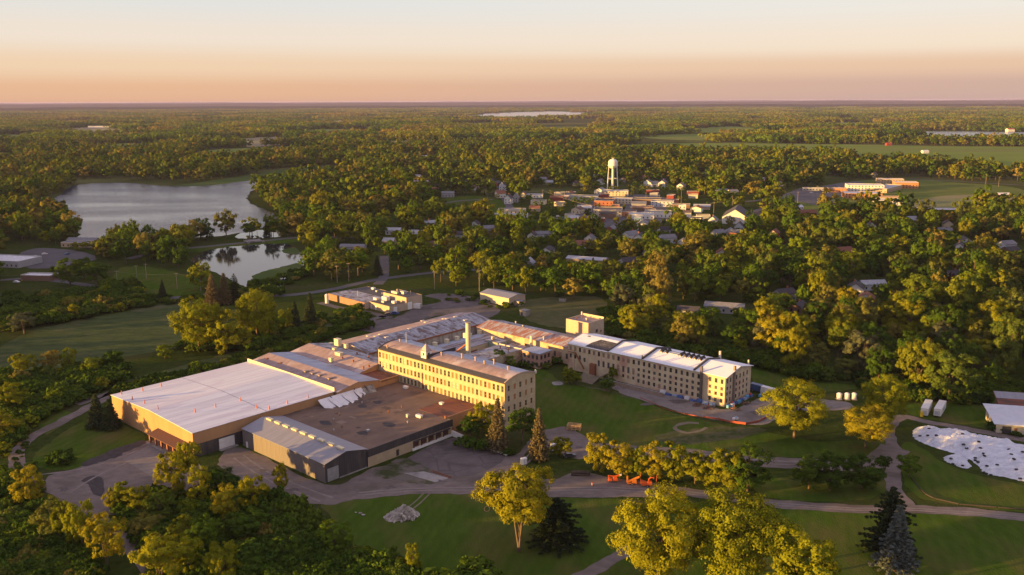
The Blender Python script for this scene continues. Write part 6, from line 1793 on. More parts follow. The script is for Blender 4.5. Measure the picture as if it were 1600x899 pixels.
# --- houses among the trees (pixel of the foot, size, colours, heading)
HOU = [
    (1336, 462, 12, 9, 5.5, 3.2, 'white', 'dark', 70, 'white gabled house with dark roof in the right-hand wood'),
    (1362, 452, 16, 8, 4, 2.0, 'pale', 'silver', 8, 'pale low house right of the white gabled one in the wood'),
    (1132, 487, 22, 10, 3.6, 1.8, 'grey', 'grey', -20, 'grey low-roofed house in the wood behind the long wing'),
    (1076, 493, 12, 8, 3.6, 1.8, 'grey', 'dark', -20, 'small dark-roofed house in the wood behind the long wing'),
    (918, 412, 30, 12, 4, 1.2, 'tan', 'silver', -22, 'long metal-roofed building in the wood behind the lift block'),
    (1247, 495, 10, 8, 6, 2.6, 'brown', 'dark', 50, 'brown house hidden in the wood above the gravel pad'),
    (1498, 397, 12, 9, 6, 3.2, 'white', 'dark', 62, 'white gabled house in the wood near the right edge'),
    (1480, 358, 10, 8, 5.5, 3, 'cream', 'dark', 75, 'cream gabled house below the ball field'),
    (1475, 366, 12, 8, 4, 2, 'grey', 'grey', -10, 'grey house below the cream gabled one'),
    (1360, 364, 9, 8, 6.5, 3.5, 'white', 'dark', 80, 'tall white house with dark roof below the bus garage'),
    (1262, 338, 16, 10, 4, 2.6, 'brown', 'rust', -10, 'rust-roofed house at the edge of the school lawn'),
    (1248, 332, 7, 6, 6, 2.0, 'white', 'white', 30, 'white shed-like house at the edge of the school lawn'),
    (1114, 352, 10, 8, 5.5, 3.4, 'white', 'grey', 66, 'white gabled house left of the big hall'),
    (1155, 362, 10, 8, 5.5, 3.5, 'pale', 'dark', 70, 'pale blue-grey house below the big hall'),
    (1122, 372, 11, 8, 5, 2.6, 'white', 'grey', 30, 'small white house deep in the trees below the hall'),
    (922, 382, 9, 8, 5.5, 3.0, 'white', 'grey', 68, 'white house with blue-grey front before downtown'),
    (985, 376, 13, 9, 5.5, 3.0, 'white', 'grey', 40, 'white house among dark trees before downtown'),
    (998, 382, 10, 8, 6.5, 3.0, 'pale', 'dark', 75, 'pale house with dark roof before downtown'),
    (1042, 380, 14, 9, 5, 2.5, 'pale', 'grey', 20, 'pale house half hidden right of the downtown street'),
    (848, 372, 16, 10, 4, 2.2, 'pale', 'grey', 10, 'grey-roofed house in the wood left of downtown'),
    (832, 376, 8, 7, 5, 2.6, 'white', 'dark', 70, 'small white house in the wood left of downtown'),
    (795, 318, 10, 8, 6.5, 4.2, 'white', 'dark', 72, 'tall white gabled house on the left street corner'),
    (782, 309, 12, 9, 5.5, 3.6, 'white', 'rust', 20, 'rust-roofed white house behind the street corner'),
    (806, 316, 8, 7, 6.5, 4.0, 'grey', 'grey', 74, 'grey gabled house beside the tall white one'),
    (787, 298, 9, 9, 8, 4, 'pale', 'dark', 60, 'tall pale house above the street corner'),
    (655, 291, 26, 14, 5, 3, 'white', 'silver', 8, 'white hall with pale hipped roof left of the park lawn'),
    (648, 278, 20, 12, 4.5, 0, 'tan', 'white', 0, 'low flat tan building above the white hall'),
    (655, 282, 8, 7, 7, 0, 'white', 'white', 0, 'white square block beside the low tan building'),
    (712, 270, 24, 9, 4, 2, 'tan', 'rust', -4, 'rust-roofed long house by the far left street'),
    (700, 308, 16, 8, 5, 2.2, 'grey', 'grey', 0, 'grey house above the park lawn'),
    (668, 248, 30, 12, 5, 1.5, 'cream', 'white', 0, 'white long building on the far left of town'),
    (510, 247, 24, 12, 4, 2, 'tan', 'rust', 0, 'left of two lit low houses beyond the lake'),
    (522, 248, 18, 10, 4, 2, 'cream', 'rust', 0, 'right of two lit low houses beyond the lake'),
    (615, 366, 14, 9, 4, 2, 'pale', 'silver', -4, 'pale low house in the wood above the office block'),
    (671, 354, 10, 8, 4, 2, 'pale', 'silver', 20, 'pale shed in the wood below the park lawn'),
    (552, 392, 20, 10, 4, 1.5, 'grey', 'grey', -6, 'grey building between the pond and the street'),
    (938, 288, 12, 9, 5, 2.6, 'white', 'grey', 60, 'white house left of the water tower legs'),
    (1012, 290, 12, 9, 5.5, 3, 'white', 'grey', 66, 'first of four white houses right of the water tower'),
    (1022, 292, 12, 9, 5, 3, 'white', 'grey', 20, 'second of four white houses right of the water tower'),
    (1036, 292, 16, 10, 6, 3.4, 'pale', 'grey', 66, 'third of four white houses right of the water tower'),
    (1064, 296, 12, 9, 5.5, 3, 'white', 'grey', 64, 'fourth of four white houses right of the water tower'),
    (1128, 303, 14, 10, 4, 2.4, 'white', 'grey', 10, 'white bungalow beyond the downtown street'),
    (1145, 304, 12, 9, 4, 2.4, 'cream', 'grey', 10, 'cream bungalow beyond the downtown street'),
    (1365, 277, 14, 10, 4.5, 2.8, 'cream', 'brown', 60, 'cream house at the wood edge behind the school'),
    (1575, 272, 20, 12, 5, 2.5, 'blue', 'dark', 10, 'blue-roofed building at the wood edge near the right border'),
    (1445, 240, 14, 10, 5, 2.5, 'white', 'white', 6, 'white barn on the field edge far right'),
    (1572, 390, 12, 9, 5, 2.4, 'pale', 'grey', 20, 'pale house in the wood at the right border'),
    (1578, 400, 12, 9, 5, 2.4, 'brown', 'dark', 20, 'brown house in the wood at the right border'),
    (1225, 470, 12, 8, 5, 2.6, 'grey', 'dark', 24, 'dark-roofed house in the wood beside the street'),
    (1488, 440, 12, 8, 5, 2.6, 'grey', 'dark', 24, 'dark-roofed house in the middle of the right-hand wood'),
]
for x, y, L, W, H, rise, wc_, rc_, rz, lab in HOU:
    house('house', lab, 'house', x, y, L, W, H, rise, wc_, rc_, rz, group='houses among the trees', chimney=rise > 2.5, clear=1.0 if y > 300 else 0.4)
rh = random.Random(21)
for zone, lab_, xs, ys, n_ in (('left', 'half-hidden houses left of downtown', (600, 790), (345, 400), 6), ('right', 'half-hidden houses in the right-hand town', (1060, 1590), (350, 400), 5), ('front', 'half-hidden houses before downtown', (800, 1180), (362, 425), 9),
                              ('low', 'half-hidden houses low in the right-hand wood', (1180, 1590), (410, 485), 1), ('far', 'small far houses beyond downtown', (820, 1230), (268, 296), 14), ('mid', 'small houses left of the water tower', (640, 900), (280, 312), 8)):
    spots = sorted((xs[0] + (xs[1] - xs[0]) * (i + rh.uniform(0.15, 0.85)) / n_, rh.uniform(*ys)) for i in range(n_))
    for i, (x, y) in enumerate(spots):
        wc_, rc_ = rh.choice(['white', 'white', 'cream', 'pale', 'tan', 'grey', 'brick']), rh.choice(['grey', 'dark', 'brown', 'silver', 'rust'])
        lab = '%s house, %s roof, %s from left of the %s' % (wc_, rc_, ORD[i], lab_)
        house('house', lab, 'house', x, y, rh.uniform(9, 15), rh.uniform(7.5, 10), rh.uniform(3.2, 6), rh.uniform(2, 3.4), wc_, rc_, rh.choice([-10, 20, 65, 75, 80]), group=lab_, clear=0.25, windows=y > 330)
# --- far sheds and barns
for x, y, L, W, H, wc_, rc_, lab in (
        (735, 224, 130, 40, 9, 'white', 'white', 'long white factory beyond the town, left of the far field'),
        (815, 224, 80, 24, 7, 'pale', 'silver', 'grey shed beyond the town left of the red roof'),
        (890, 226, 70, 22, 7, 'white', 'red', 'red-roofed store beyond the town'),
        (160, 200, 120, 40, 9, 'white', 'white', 'white shed far away on the left plain'),
        (512, 192, 110, 40, 10, 'white', 'white', 'white shed far away left of the far lake'),
        (528, 195, 40, 30, 14, 'cream', 'white', 'small lit silo building far away left of the far lake'),
        (1388, 228, 14, 10, 6, 'red', 'red', 'red barn on the edge of the long field'),
        (1578, 206, 26, 18, 9, 'white', 'red', 'lit house on the shore of the far right lake')):
    house('farm_building', lab, 'building', x, y, L, W, H, 0 if L > 100 else H * 0.4, wc_, rc_, 4, windows=False, clear=0.5)

# --- buildings on the left edge
house('store_building', 'flat white-roofed store at the left edge', 'store', 10, 413, 44, 24, 5.0, 0, 'grey', 'white', -14, clear=2)
gb = house('garage', 'white-roofed open garage below the store at the left edge', 'garage', 63, 437, 22, 10, 3.8, 0, 'brown', 'white', -8, clear=2, windows=False)
house('pavilion', 'long low boathouse by the lake beyond the causeway', 'building', 131, 381, 26, 8, 3.5, 1.8, 'tan', 'grey', -6, clear=1)
house('store_building', 'long grey-roofed store behind the dark trees at the left', 'store', 128, 385, 30, 12, 4, 0, 'tan', 'grey', -6, clear=0)
# --- grey shed behind the works
gsd = thing('storage_shed', 'grey-roofed cream storage shed alone beyond the works', 'shed', G(750, 470), math.atan2(-16.8, 17.8))
L_, W_ = 24.5, 14.4
for a_, b_ in (((0, 0), (L_, 0)), ((L_, 0), (L_, W_)), ((L_, W_), (0, W_)), ((0, W_), (0, 0))):
    wall(gsd, a_, b_, 0, 5.0, TANB if a_ != (0, 0) else mat('cream_sheet', (0.50, 0.44, 0.33), rough=0.7), top=([(W_ / 2, 6.3)] if abs(a_[1] - b_[1]) > 1 else None))
gable_roof(gsd, 0, L_, 0, W_, 5.0, 6.3, 'x', METALROOF, over=0.35, th=0.15)
MB().box(L_ + 0.02, L_ + 4, 4.5, 8.5, 0, 2.8).build('lean_to', TANB, gsd)
MB().box(L_ + 0.02, L_ + 4.3, 4.2, 8.8, 2.8, 3.0).build('lean_to_roof', METALROOF, gsd)
box('door', WHITEPAINT, gsd, L_ + 4.0, L_ + 4.07, 5.2, 6.6, 0.1, 2.3)
pb = thing('pump_house', 'small concrete block hut in the meadow beyond the works', 'hut', G(812, 493), R(-42))
MB().box(0, 4.4, 0, 4, 0, 3.0).build('wall', CONCRETE, pb)
MB().box(-0.2, 4.6, -0.2, 4.2, 3.0, 3.25).build('roof', ROOFC['grey'], pb)
box('door', TRIMDARK, pb, 1.2, 2.2, -0.06, 0.0, 0.05, 2.1)
pb2 = thing('concrete_trough', 'low grey trough in the far meadow beside the wood', 'trough', G(879, 471), R(-30))
MB().box(-2, 2, -1, 1, 0, 1.6).build('shell', CONCRETE, pb2)
MB().box(-1.7, 1.7, -0.7, 0.7, 1.6, 1.605).build('water', GLASS, pb2)

# --- shed at the right edge
re_ = thing('farm_shed', 'white-roofed cream shed at the right edge beside the gravel lane', 'shed', G(1556, 676), R(-14))
MB().box(0, 24, 0, 15, 0, 3.6).build('wall', mat('cream_block', (0.52, 0.46, 0.34), (0.45, 0.40, 0.30), scale=0.5), re_)
MB().add([(-1.2, -1.5, 3.6), (25, -1.5, 3.6), (25, 16, 5.6), (-1.2, 16, 5.6), (-1.2, -1.5, 3.8), (25, -1.5, 3.8), (25, 16, 5.8), (-1.2, 16, 5.8)], [(0, 3, 2, 1), (4, 5, 6, 7), (0, 1, 5, 4), (1, 2, 6, 5), (2, 3, 7, 6), (3, 0, 4, 7)]).build('roof', mat('blue_white_roof', (0.55, 0.57, 0.62), (0.48, 0.50, 0.55), scale=0.4), re_)
box('doorway', TRIMDARK, re_, 2.0, 5.0, -0.08, -0.02, 0, 2.6)
box('doorway', RUSTY, re_, 6.0, 7.0, -0.08, -0.02, 0, 2.2)
MB().box(6, 26, 17.5, 27, 0, 5.0).build('rear_wall', WALLC['brown'], re_)
MB().add([(5, 16.8, 4.6), (27, 16.8, 4.6), (27, 27.5, 7.4), (5, 27.5, 7.4), (5, 16.8, 4.8), (27, 16.8, 4.8), (27, 27.5, 7.6), (5, 27.5, 7.6)], [(0, 3, 2, 1), (4, 5, 6, 7), (0, 1, 5, 4), (1, 2, 6, 5), (2, 3, 7, 6), (3, 0, 4, 7)]).build('rear_roof', RUSTROOF, re_)
MB().add([(5.2, 22.6, 6.33), (27, 22.6, 6.33), (27, 27.3, 7.62), (5.2, 27.3, 7.62)], [(0, 1, 2, 3)]).build('roof_sheet', METALROOF, re_)

# --- water tower
wt = thing('water_tower', 'white water tower on splayed legs rising over the town', 'water tower', G(957, 299))
WT = mat('white_tower_paint', (0.72, 0.70, 0.66), (0.66, 0.63, 0.58), scale=0.2)
prof = [(0, 30.2), (2.2, 30.3), (4.6, 31.4), (6.0, 33.2), (6.3, 35.0), (6.3, 39.2), (5.8, 40.8), (4.2, 42.2), (2.0, 43.0), (0, 43.2)]
mb = MB(); nseg = 24
vs = [(r_ * math.cos(2 * math.pi * i / nseg), r_ * math.sin(2 * math.pi * i / nseg), z) for r_, z in prof for i in range(nseg)]
mb.add(vs, [(k_ * nseg + i, k_ * nseg + (i + 1) % nseg, (k_ + 1) * nseg + (i + 1) % nseg, (k_ + 1) * nseg + i) for k_ in range(len(prof) - 1) for i in range(nseg)])
mb.build('tank', WT, wt, smooth=True)
MB().cyl(0, 0, 0, 30.5, 1.7, 1.7, n=16).cyl(0, 0, 0, 2.0, 2.6, 1.7, n=16).build('riser', WT, wt)
for i in range(6):
    a = R(20) + i * math.pi / 3
    MB().tube([(8.4 * math.cos(a), 8.4 * math.sin(a), -0.2), (6.1 * math.cos(a), 6.1 * math.sin(a), 34)], 0.42, n=8).build('leg', WT, wt)
for z in (17.0,):
    rr = 8.4 - 2.3 * z / 34
    pts = [(rr * math.cos(R(20) + i * math.pi / 3), rr * math.sin(R(20) + i * math.pi / 3), z) for i in range(6)]
    mb = MB()
    for i in range(6):
        mb.bar(pts[i], pts[(i + 1) % 6], 0.35)
    mb.build('brace_ring', WT, wt)
mb = MB()
pts = [(6.9 * math.cos(2 * math.pi * i / 24), 6.9 * math.sin(2 * math.pi * i / 24), 34.6) for i in range(24)]
for i in range(24):
    mb.bar(pts[i], pts[(i + 1) % 24], 1.0, 0.15)
    mb.bar((pts[i][0], pts[i][1], 35.7), (pts[(i + 1) % 24][0], pts[(i + 1) % 24][1], 35.7), 0.08)
mb.build('balcony', WT, wt)
MB().cyl(0, 0, 43.0, 44.6, 0.7, 0.5, n=10).cyl(1.5, 0, 42.8, 45.4, 0.1, n=5).cyl(-1.5, 0.4, 42.8, 45.0, 0.1, n=5).build('roof_vent', WT, wt)

# --- utility poles
POLE = mat('weathered_pole', (0.30, 0.24, 0.19), (0.22, 0.17, 0.13), scale=1.0)


def pole(x, y, h, label, arms=1, rz=0.0):
    t = thing('utility_pole', label, 'pole', G(x, y), rz, 'utility poles')
    MB().cyl(0, 0, -0.3, h, 0.2, 0.13, n=8).build('shaft', POLE, t)
    for k_ in range(arms):
        MB().box(-1.3, 1.3, -0.16, 0.0, h - 0.8 - k_ * 1.1, h - 0.62 - k_ * 1.1).build('crossarm', POLE, t)
    for sx in (-1.1, 0.4, 1.1):
        MB().cyl(sx, -0.08, h - 0.62, h - 0.4, 0.07, n=6).build('insulator', STEEL, t)
    return t


PL = [(184, 448, 11, 'utility pole beside the big dark trees'), (277, 452, 11, 'utility pole on the lawn before the causeway'), (314, 455, 12, 'utility pole at the right edge of the causeway lawn'),
      (229, 436, 11, 'utility pole at the back of the causeway lawn'), (214, 434, 9, 'thin utility pole at the back left of the causeway lawn'),
      (527, 442, 12, 'pale utility pole left of the office block'), (545, 440, 13, 'lit utility pole with crossarm behind the office block'), (679, 452, 12, 'utility pole at the wood edge right of the office block'),
      (749, 455, 14, 'utility pole at the wood edge behind the storage shed'), (848, 313, 13, 'first utility pole on the left town street'), (762, 320, 13, 'utility pole left of the grey roadside garage'),
      (868, 314, 12, 'second utility pole on the left town street'), (918, 340, 14, 'utility pole by the red-fronted drive-in'), (1064, 325, 22, 'tall street light pole right of downtown'),
      (1009, 318, 13, 'utility pole in the middle of downtown'), (1030, 322, 13, 'utility pole at the right of downtown'), (1115, 334, 13, 'utility pole left of the white-gabled hall'),
      (1144, 322, 12, 'utility pole behind the white-gabled hall'), (1246, 318, 14, 'utility pole at the left of the school lot'), (1276, 312, 17, 'tall utility pole in the school lot'), (1540, 288, 14, 'utility pole by the ball field'), (1560, 292, 14, 'second utility pole by the ball field')]
for x, y, h, lab in PL:
    pole(x, y, h, lab, rz=rnd.uniform(-0.3, 0.3))
WIREM = mat('wire', (0.16, 0.13, 0.12), rough=0.6)


def wire(a, b, ha, hb, sag, label, r=0.035):
    p, q = G(*a) + Vector((0, 0, ha)), G(*b) + Vector((0, 0, hb))
    pts = [p.lerp(q, i / 10) - Vector((0, 0, sag * 4 * (i / 10) * (1 - i / 10))) for i in range(11)]
    t = MB().tube([v - p for v in pts], r, n=4).build('power_line', WIREM, loc=p)
    tag(t, label, 'wire', 'power lines')


wire((184, 448), (277, 452), 10.2, 10.2, 1.2, 'power line between the dark trees and the causeway lawn', 0.06)
wire((277, 452), (314, 455), 10.2, 11.2, 0.8, 'power line over the right half of the causeway lawn', 0.06)
wire((-60, 452), (184, 448), 10.2, 10.2, 2.0, 'power line running to the left edge over the scrub', 0.06)
wire((762, 320), (848, 313), 12.2, 12.2, 1.0, 'lit power line along the left town street, left span', 0.16)
wire((762, 325), (868, 314), 12.0, 11.2, 1.2, 'lower lit power line along the left town street', 0.16)
wire((848, 313), (918, 340), 12.2, 13.2, 1.2, 'lit power line from the left street to the red drive-in', 0.16)
# ================================================================== smaller things about the works
TYRE = mat('tyre_rubber', (0.025, 0.024, 0.024), rough=0.8)
ORANGE = mat('machine_orange', (0.55, 0.10, 0.025), (0.45, 0.085, 0.025), scale=1.5, rough=0.45)
ORANGE2 = mat('machine_yellow_orange', (0.60, 0.19, 0.025), (0.50, 0.15, 0.025), scale=1.5, rough=0.45)


def wheel(parent, x, y, r=0.42, w=0.25):
    n_ = 14
    mb = MB()
    vs = [(x + r * math.cos(2 * math.pi * i / n_), y + s * w / 2, r + r * math.sin(2 * math.pi * i / n_)) for s in (-1, 1) for i in range(n_)]
    mb.add(vs, [(i, (i + 1) % n_, n_ + (i + 1) % n_, n_ + i) for i in range(n_)] + [tuple(range(n_)), tuple(range(2 * n_ - 1, n_ - 1, -1))])
    o = mb.build('wheel', TYRE, parent)
    mb = MB()
    vs = [(x + r * 0.5 * math.cos(2 * math.pi * i / 8), y + s * (w / 2 + 0.02), r + r * 0.5 * math.sin(2 * math.pi * i / 8)) for s in (-1, 1) for i in range(8)]
    mb.add(vs, [tuple(range(8)), tuple(range(15, 7, -1))])
    mb.build('rim', STEEL, o)


def chipper(x, y, label, m, kind, rz):
    t = thing('wood_chipper', label, 'wood chipper', G(x, y), rz, 'orange machines parked in front of the tree row')
    t.scale = (0.86,) * 3
    MB().box(-1.9, 1.5, -0.75, 0.75, 0.5, 0.75).box(1.5, 3.0, -0.08, 0.08, 0.5, 0.65).box(2.9, 3.1, -0.3, 0.3, 0.1, 0.7).build('chassis', m, t)
    for sy in (-0.95, 0.95):
        wheel(t, -0.3, sy)
    MB().add([(-0.2, -0.7, 0.75), (1.5, -0.7, 0.75), (1.4, -0.65, 2.0), (0, -0.65, 2.0), (-0.2, 0.7, 0.75), (1.5, 0.7, 0.75), (1.4, 0.65, 2.0), (0, 0.65, 2.0)],
             [(0, 1, 2, 3), (5, 4, 7, 6), (3, 2, 6, 7), (1, 5, 6, 2), (0, 3, 7, 4)]).build('engine_hood', m, t)
    if kind == 'chute':                                   # feed hopper and curved discharge chute
        MB().add([(-0.2, -0.6, 0.8), (-0.2, 0.6, 0.8), (-0.2, 0.6, 1.7), (-0.2, -0.6, 1.7), (-2.4, -1.1, 0.7), (-2.4, 1.1, 0.7), (-2.6, 1.1, 2.3), (-2.6, -1.1, 2.3)],
                 [(0, 4, 5, 1), (1, 5, 6, 2), (2, 6, 7, 3), (3, 7, 4, 0)]).build('feed_hopper', m, t)
        MB().tube([(0.3, 0, 1.9), (0.35, 0, 2.7), (0.8, 0, 3.3), (1.6, 0, 3.45), (2.3, 0, 3.25)], [0.3, 0.27, 0.25, 0.24, 0.24], n=8).build('discharge_chute', m, t)
        MB().tube([(3.2, 0.2, 0), (3.2, 0.2, 3.8), (3.6, 0.2, 4.4)], [0.12, 0.1, 0.1], n=6).build('jib', m, t)
    elif kind == 'boom':                                  # stump grinder / hydraulic boom
        MB().bar((-1.4, 0, 0.8), (-1.8, 0, 2.6), 0.45).bar((-1.7, 0, 2.5), (0.8, 0, 2.2), 0.3, 0.4).build('boom', m, t)
        MB().bar((0.2, 0, 2.0), (2.6, 0, 2.7), 0.4, 0.5).build('arm', m, t)
        MB().box(2.4, 3.1, -0.35, 0.35, 2.5, 2.95).build('bucket_tip', WHITEPAINT, t)
        MB().box(-1.7, -0.6, -0.8, 0.8, 0.76, 1.5).build('tool_box', m, t)
    else:                                                 # conveyor
        MB().add([(-2.0, -0.6, 0.8), (2.6, -0.5, 2.7), (2.6, 0.5, 2.7), (-2.0, 0.6, 0.8), (-2.0, -0.6, 1.3), (2.6, -0.5, 3.1), (2.6, 0.5, 3.1), (-2.0, 0.6, 1.3)],
                 [(0, 3, 2, 1), (4, 5, 6, 7), (0, 1, 5, 4), (1, 2, 6, 5), (2, 3, 7, 6), (3, 0, 4, 7)]).build('conveyor', m, t)
        MB().bar((-1.9, 0, 0.8), (-1.9, 0, 3.4), 0.5).build('mast', m, t)
        MB().tube([(3.0, 0.3, 0.0), (3.1, 0.3, 3.4), (2.8, 0.3, 4.6)], [0.12, 0.1, 0.08], n=6).build('jib', m, t)


chipper(958, 753, 'left orange machine with a folded boom beside the gravel road', ORANGE, 'boom', R(4))
chipper(988, 757, 'middle yellow-orange machine with a raised conveyor beside the gravel road', ORANGE2, 'conveyor', R(2))
chipper(1012, 760, 'right red-orange chipper with a curved chute beside the gravel road', ORANGE, 'chute', R(0))

t = thing('warning_barrel', 'small orange and white barrel standing alone on the gravel road', 'barrel', G(925.5, 759))
for i, mm in enumerate((ORANGE, WHITEPAINT, ORANGE, WHITEPAINT, ORANGE)):
    MB().cyl(0, 0, 0.1 + i * 0.2, 0.3 + i * 0.2, 0.32, n=12, cap=(i == 4)).build('band', mm, t)
MB().cyl(0, 0, 0, 0.1, 0.42, n=12).build('foot', TYRE, t)

LOGM = mat('log_bark', (0.060, 0.048, 0.040), (0.04, 0.032, 0.028), scale=2.0)
lg = G(907, 744)
logs = [(0, 0.35), (0.8, 0.35), (1.6, 0.35), (0.4, 1.0), (1.2, 1.0)]
for i, (oy, oz) in enumerate(logs):
    t = MB().tube([(-3.0, 0, 0), (-1, 0.08, 0.02), (1, 0, 0.02), (2.8, -0.06, 0)], [0.38, 0.36, 0.35, 0.3], n=10).build('log', LOGM, loc=(lg.x + 0.2 * (i % 3), lg.y + oy, oz), rz=R(-6))
    tag(t, 'long grey log in the heap on the gravel road, ' + ('front', 'middle', 'rear', 'upper front', 'upper rear')[i] + ' one', 'log', 'logs in the heap on the gravel road')
WOODM = mat('fresh_timber', (0.52, 0.34, 0.16), (0.42, 0.27, 0.13), scale=1.0)
t = thing('timber_stack', 'stack of yellow timber frames on the lawn right of the mill', 'timber stack', G(897, 671), R(-14))
for k_ in range(3):
    for j in range(3):
        MB().box(-2.6, 2.6, -1.5 + j * 1.4, -1.25 + j * 1.4, k_ * 0.7 + 0.35, k_ * 0.7 + 0.6).build('plank', WOODM, t)
    for j in range(4):
        MB().box(-2.5 + j * 1.6, -2.3 + j * 1.6, -1.7, 1.75, k_ * 0.7 + 0.0, k_ * 0.7 + 0.35).build('batten', WOODM, t)


def toilet(x, y, label, rz=0.0):
    t = thing('portable_toilet', label, 'portable toilet', G(x, y), rz, 'portable toilets')
    MB().box(-0.6, 0.6, -0.6, 0.6, 0.1, 2.05).build('cabin', mat('toilet_blue', (0.28, 0.36, 0.44), (0.24, 0.32, 0.40), scale=1.0, rough=0.5), t)
    MB().add([(-0.65, -0.65, 2.05), (0.65, -0.65, 2.05), (0.65, 0.65, 2.05), (-0.65, 0.65, 2.05), (-0.3, -0.3, 2.4), (0.3, -0.3, 2.4), (0.3, 0.3, 2.4), (-0.3, 0.3, 2.4)], [(0, 1, 5, 4), (1, 2, 6, 5), (2, 3, 7, 6), (3, 0, 4, 7), (4, 5, 6, 7), (3, 2, 1, 0)]).build('roof', WHITEPAINT, t)
    MB().box(-0.45, 0.45, -0.64, -0.6, 0.2, 1.95).build('door', TRIMWHITE, t)
    MB().box(-0.65, 0.65, -0.65, 0.65, 0, 0.1).build('skid', TRIMDARK, t)


toilet(820.5, 725, 'pale blue portable toilet behind the forked golden tree', 0.2)
toilet(816.5, 726, 'dark side of the second portable toilet behind the forked golden tree', 0.2)
for i, x in enumerate((1311, 1323, 1334)):
    t = thing('water_tank', ('left', 'middle', 'right')[i] + ' one of three white tanks on the track behind the big golden trees', 'tank', G(x, 624.5))
    MB().cyl(0, 0, 0.2, 2.4, 1.0, n=14).cyl(0, 0, 2.4, 2.9, 1.15, 0.5, n=14).build('shell', WHITEPAINT, t)
    MB().box(-1.1, 1.1, -1.1, 1.1, 0, 0.2).build('pallet', WOODM, t)


def trailer(x, y, label, rz, cab=None):
    t = thing('box_trailer', label, 'trailer', G(x, y), rz, 'white trailers on the grass')
    L_, W_, H_ = 12.0, 2.6, 2.8
    MB().box(-L_ / 2, L_ / 2, -W_ / 2, W_ / 2, 0.75, 0.75 + H_).build('body', mat('trailer_white', (0.70, 0.68, 0.63), (0.62, 0.60, 0.56), scale=0.6, rough=0.5), t)
    MB().box(-L_ / 2 - 0.03, L_ / 2 + 0.03, -W_ / 2 - 0.03, W_ / 2 + 0.03, 0.75 + H_, 0.8 + H_).build('roof', TRIMWHITE, t)
    MB().box(-L_ / 2 + 0.3, L_ / 2 - 0.3, -W_ / 2 + 0.4, W_ / 2 - 0.4, 0.5, 0.75).build('chassis', TRIMDARK, t)
    for sx in (-1.6, -0.6):
        for sy in (-W_ / 2 + 0.15, W_ / 2 - 0.15):
            wheel(t, sx, sy, 0.42, 0.28)
    MB().box(-L_ / 2 - 0.06, -L_ / 2, -0.9, 0.9, 1.2, 2.6).build('rear_door', mat('faded_poster', (0.50, 0.50, 0.48), (0.36, 0.38, 0.42), scale=1.2), t)
    MB().box(-1.0, 2.5, -W_ / 2 - 0.04, -W_ / 2, 1.4, 2.6).build('side_panel', mat('pale_blue_panel', (0.36, 0.44, 0.55), rough=0.5), t)
    MB().bar((L_ / 2, -0.6, 0.65), (L_ / 2 + 1.3, 0, 0.6), 0.12).bar((L_ / 2, 0.6, 0.65), (L_ / 2 + 1.3, 0, 0.6), 0.12).bar((L_ / 2 + 1.1, 0, 0), (L_ / 2 + 1.1, 0, 0.7), 0.1).build('drawbar', TRIMDARK, t)
    if cab:
        MB().box(-L_ / 2 - 1.1, -L_ / 2 - 0.08, 0.2, 1.25, 0.4, 2.2).build('generator_box', mat('yellow_box', (0.75, 0.50, 0.04), rough=0.5), t)


trailer(1447, 645, 'left of the two white trailers, with a yellow box at its end', R(58), True)
trailer(1468, 646, 'right of the two white trailers, with a blue side panel', R(56))


def vehicle(x, y, label, col, rz, name='car', cat='car', van=False, scale=1.0, group='parked cars', detail=True):
    t = thing(name, label, cat, G(x, y), rz, group)
    t.scale = (scale,) * 3
    pm = mat('paint_' + '_'.join(str(int(v * 99)) for v in col), col, tuple(v * 0.95 for v in col), rough=0.3, spec=0.5)
    if van:
        pr = [(-2.9, 0.4), (2.7, 0.4), (2.9, 1.2), (2.2, 1.4), (1.6, 2.5), (-2.8, 2.7), (-2.9, 0.9)]
    else:
        pr = [(-2.15, 0.35), (2.1, 0.35), (2.2, 0.75), (1.1, 0.92), (0.5, 1.42), (-1.2, 1.45), (-1.9, 0.95), (-2.2, 0.9)]
    w_ = 0.98 if van else 0.88
    n_ = len(pr)
    MB().add([(x_, s * w_, z_) for s in (-1, 1) for x_, z_ in pr], [tuple(range(n_)), tuple(range(2 * n_ - 1, n_ - 1, -1))] + [(i + n_, (i + 1) % n_ + n_, (i + 1) % n_, i) for i in range(n_)]).build('body', pm, t)
    if detail:
        gz = (1.5, 2.2) if van else (0.95, 1.36)
        gx = (1.0, 1.9) if van else (-1.3, 0.6)
        for s in (-1, 1):
            MB().box(gx[0], gx[1], s * (w_ + 0.01) - 0.01, s * (w_ + 0.01) + 0.01, *gz).build('window', GLASS, t)
        for sx in (-1.35, 1.35) if not van else (-1.8, 1.9):
            for s in (-1, 1):
                wheel(t, sx, s * (w_ - 0.1), 0.33 if not van else 0.38, 0.22)
    return t


vehicle(607, 492.5, 'dark car in front of the office block, left one', (0.06, 0.07, 0.09), R(10))
vehicle(617, 491.5, 'blue pickup in front of the office block, right one', (0.03, 0.07, 0.22), R(10), van=False, scale=1.15)
vehicle(873, 703, 'white van parked among the small golden trees', (0.72, 0.72, 0.73), R(20), 'van', 'van', True)
vehicle(890, 714, 'dark car parked on the gravel lot beside the small golden trees', (0.05, 0.05, 0.06), R(12))
carcols = [(0.6, 0.6, 0.62), (0.05, 0.05, 0.06), (0.35, 0.05, 0.04), (0.2, 0.22, 0.26), (0.62, 0.60, 0.55), (0.05, 0.10, 0.22)]
carpx = [(712, 333), (724, 331), (742, 330), (757, 327), (1268, 302), (1282, 299), (1292, 302), (1300, 296), (1312, 294), (1322, 291), (1290, 294), (1306, 290), (880, 341), (872, 339), (890, 336), (960, 343), (1044, 345), (1052, 333), (985, 325), (930, 324), (45, 409), (56, 402), (70, 398), (105, 398), (40, 437), (26, 442)]
carpx.sort()
cn = [0, 0, 0]
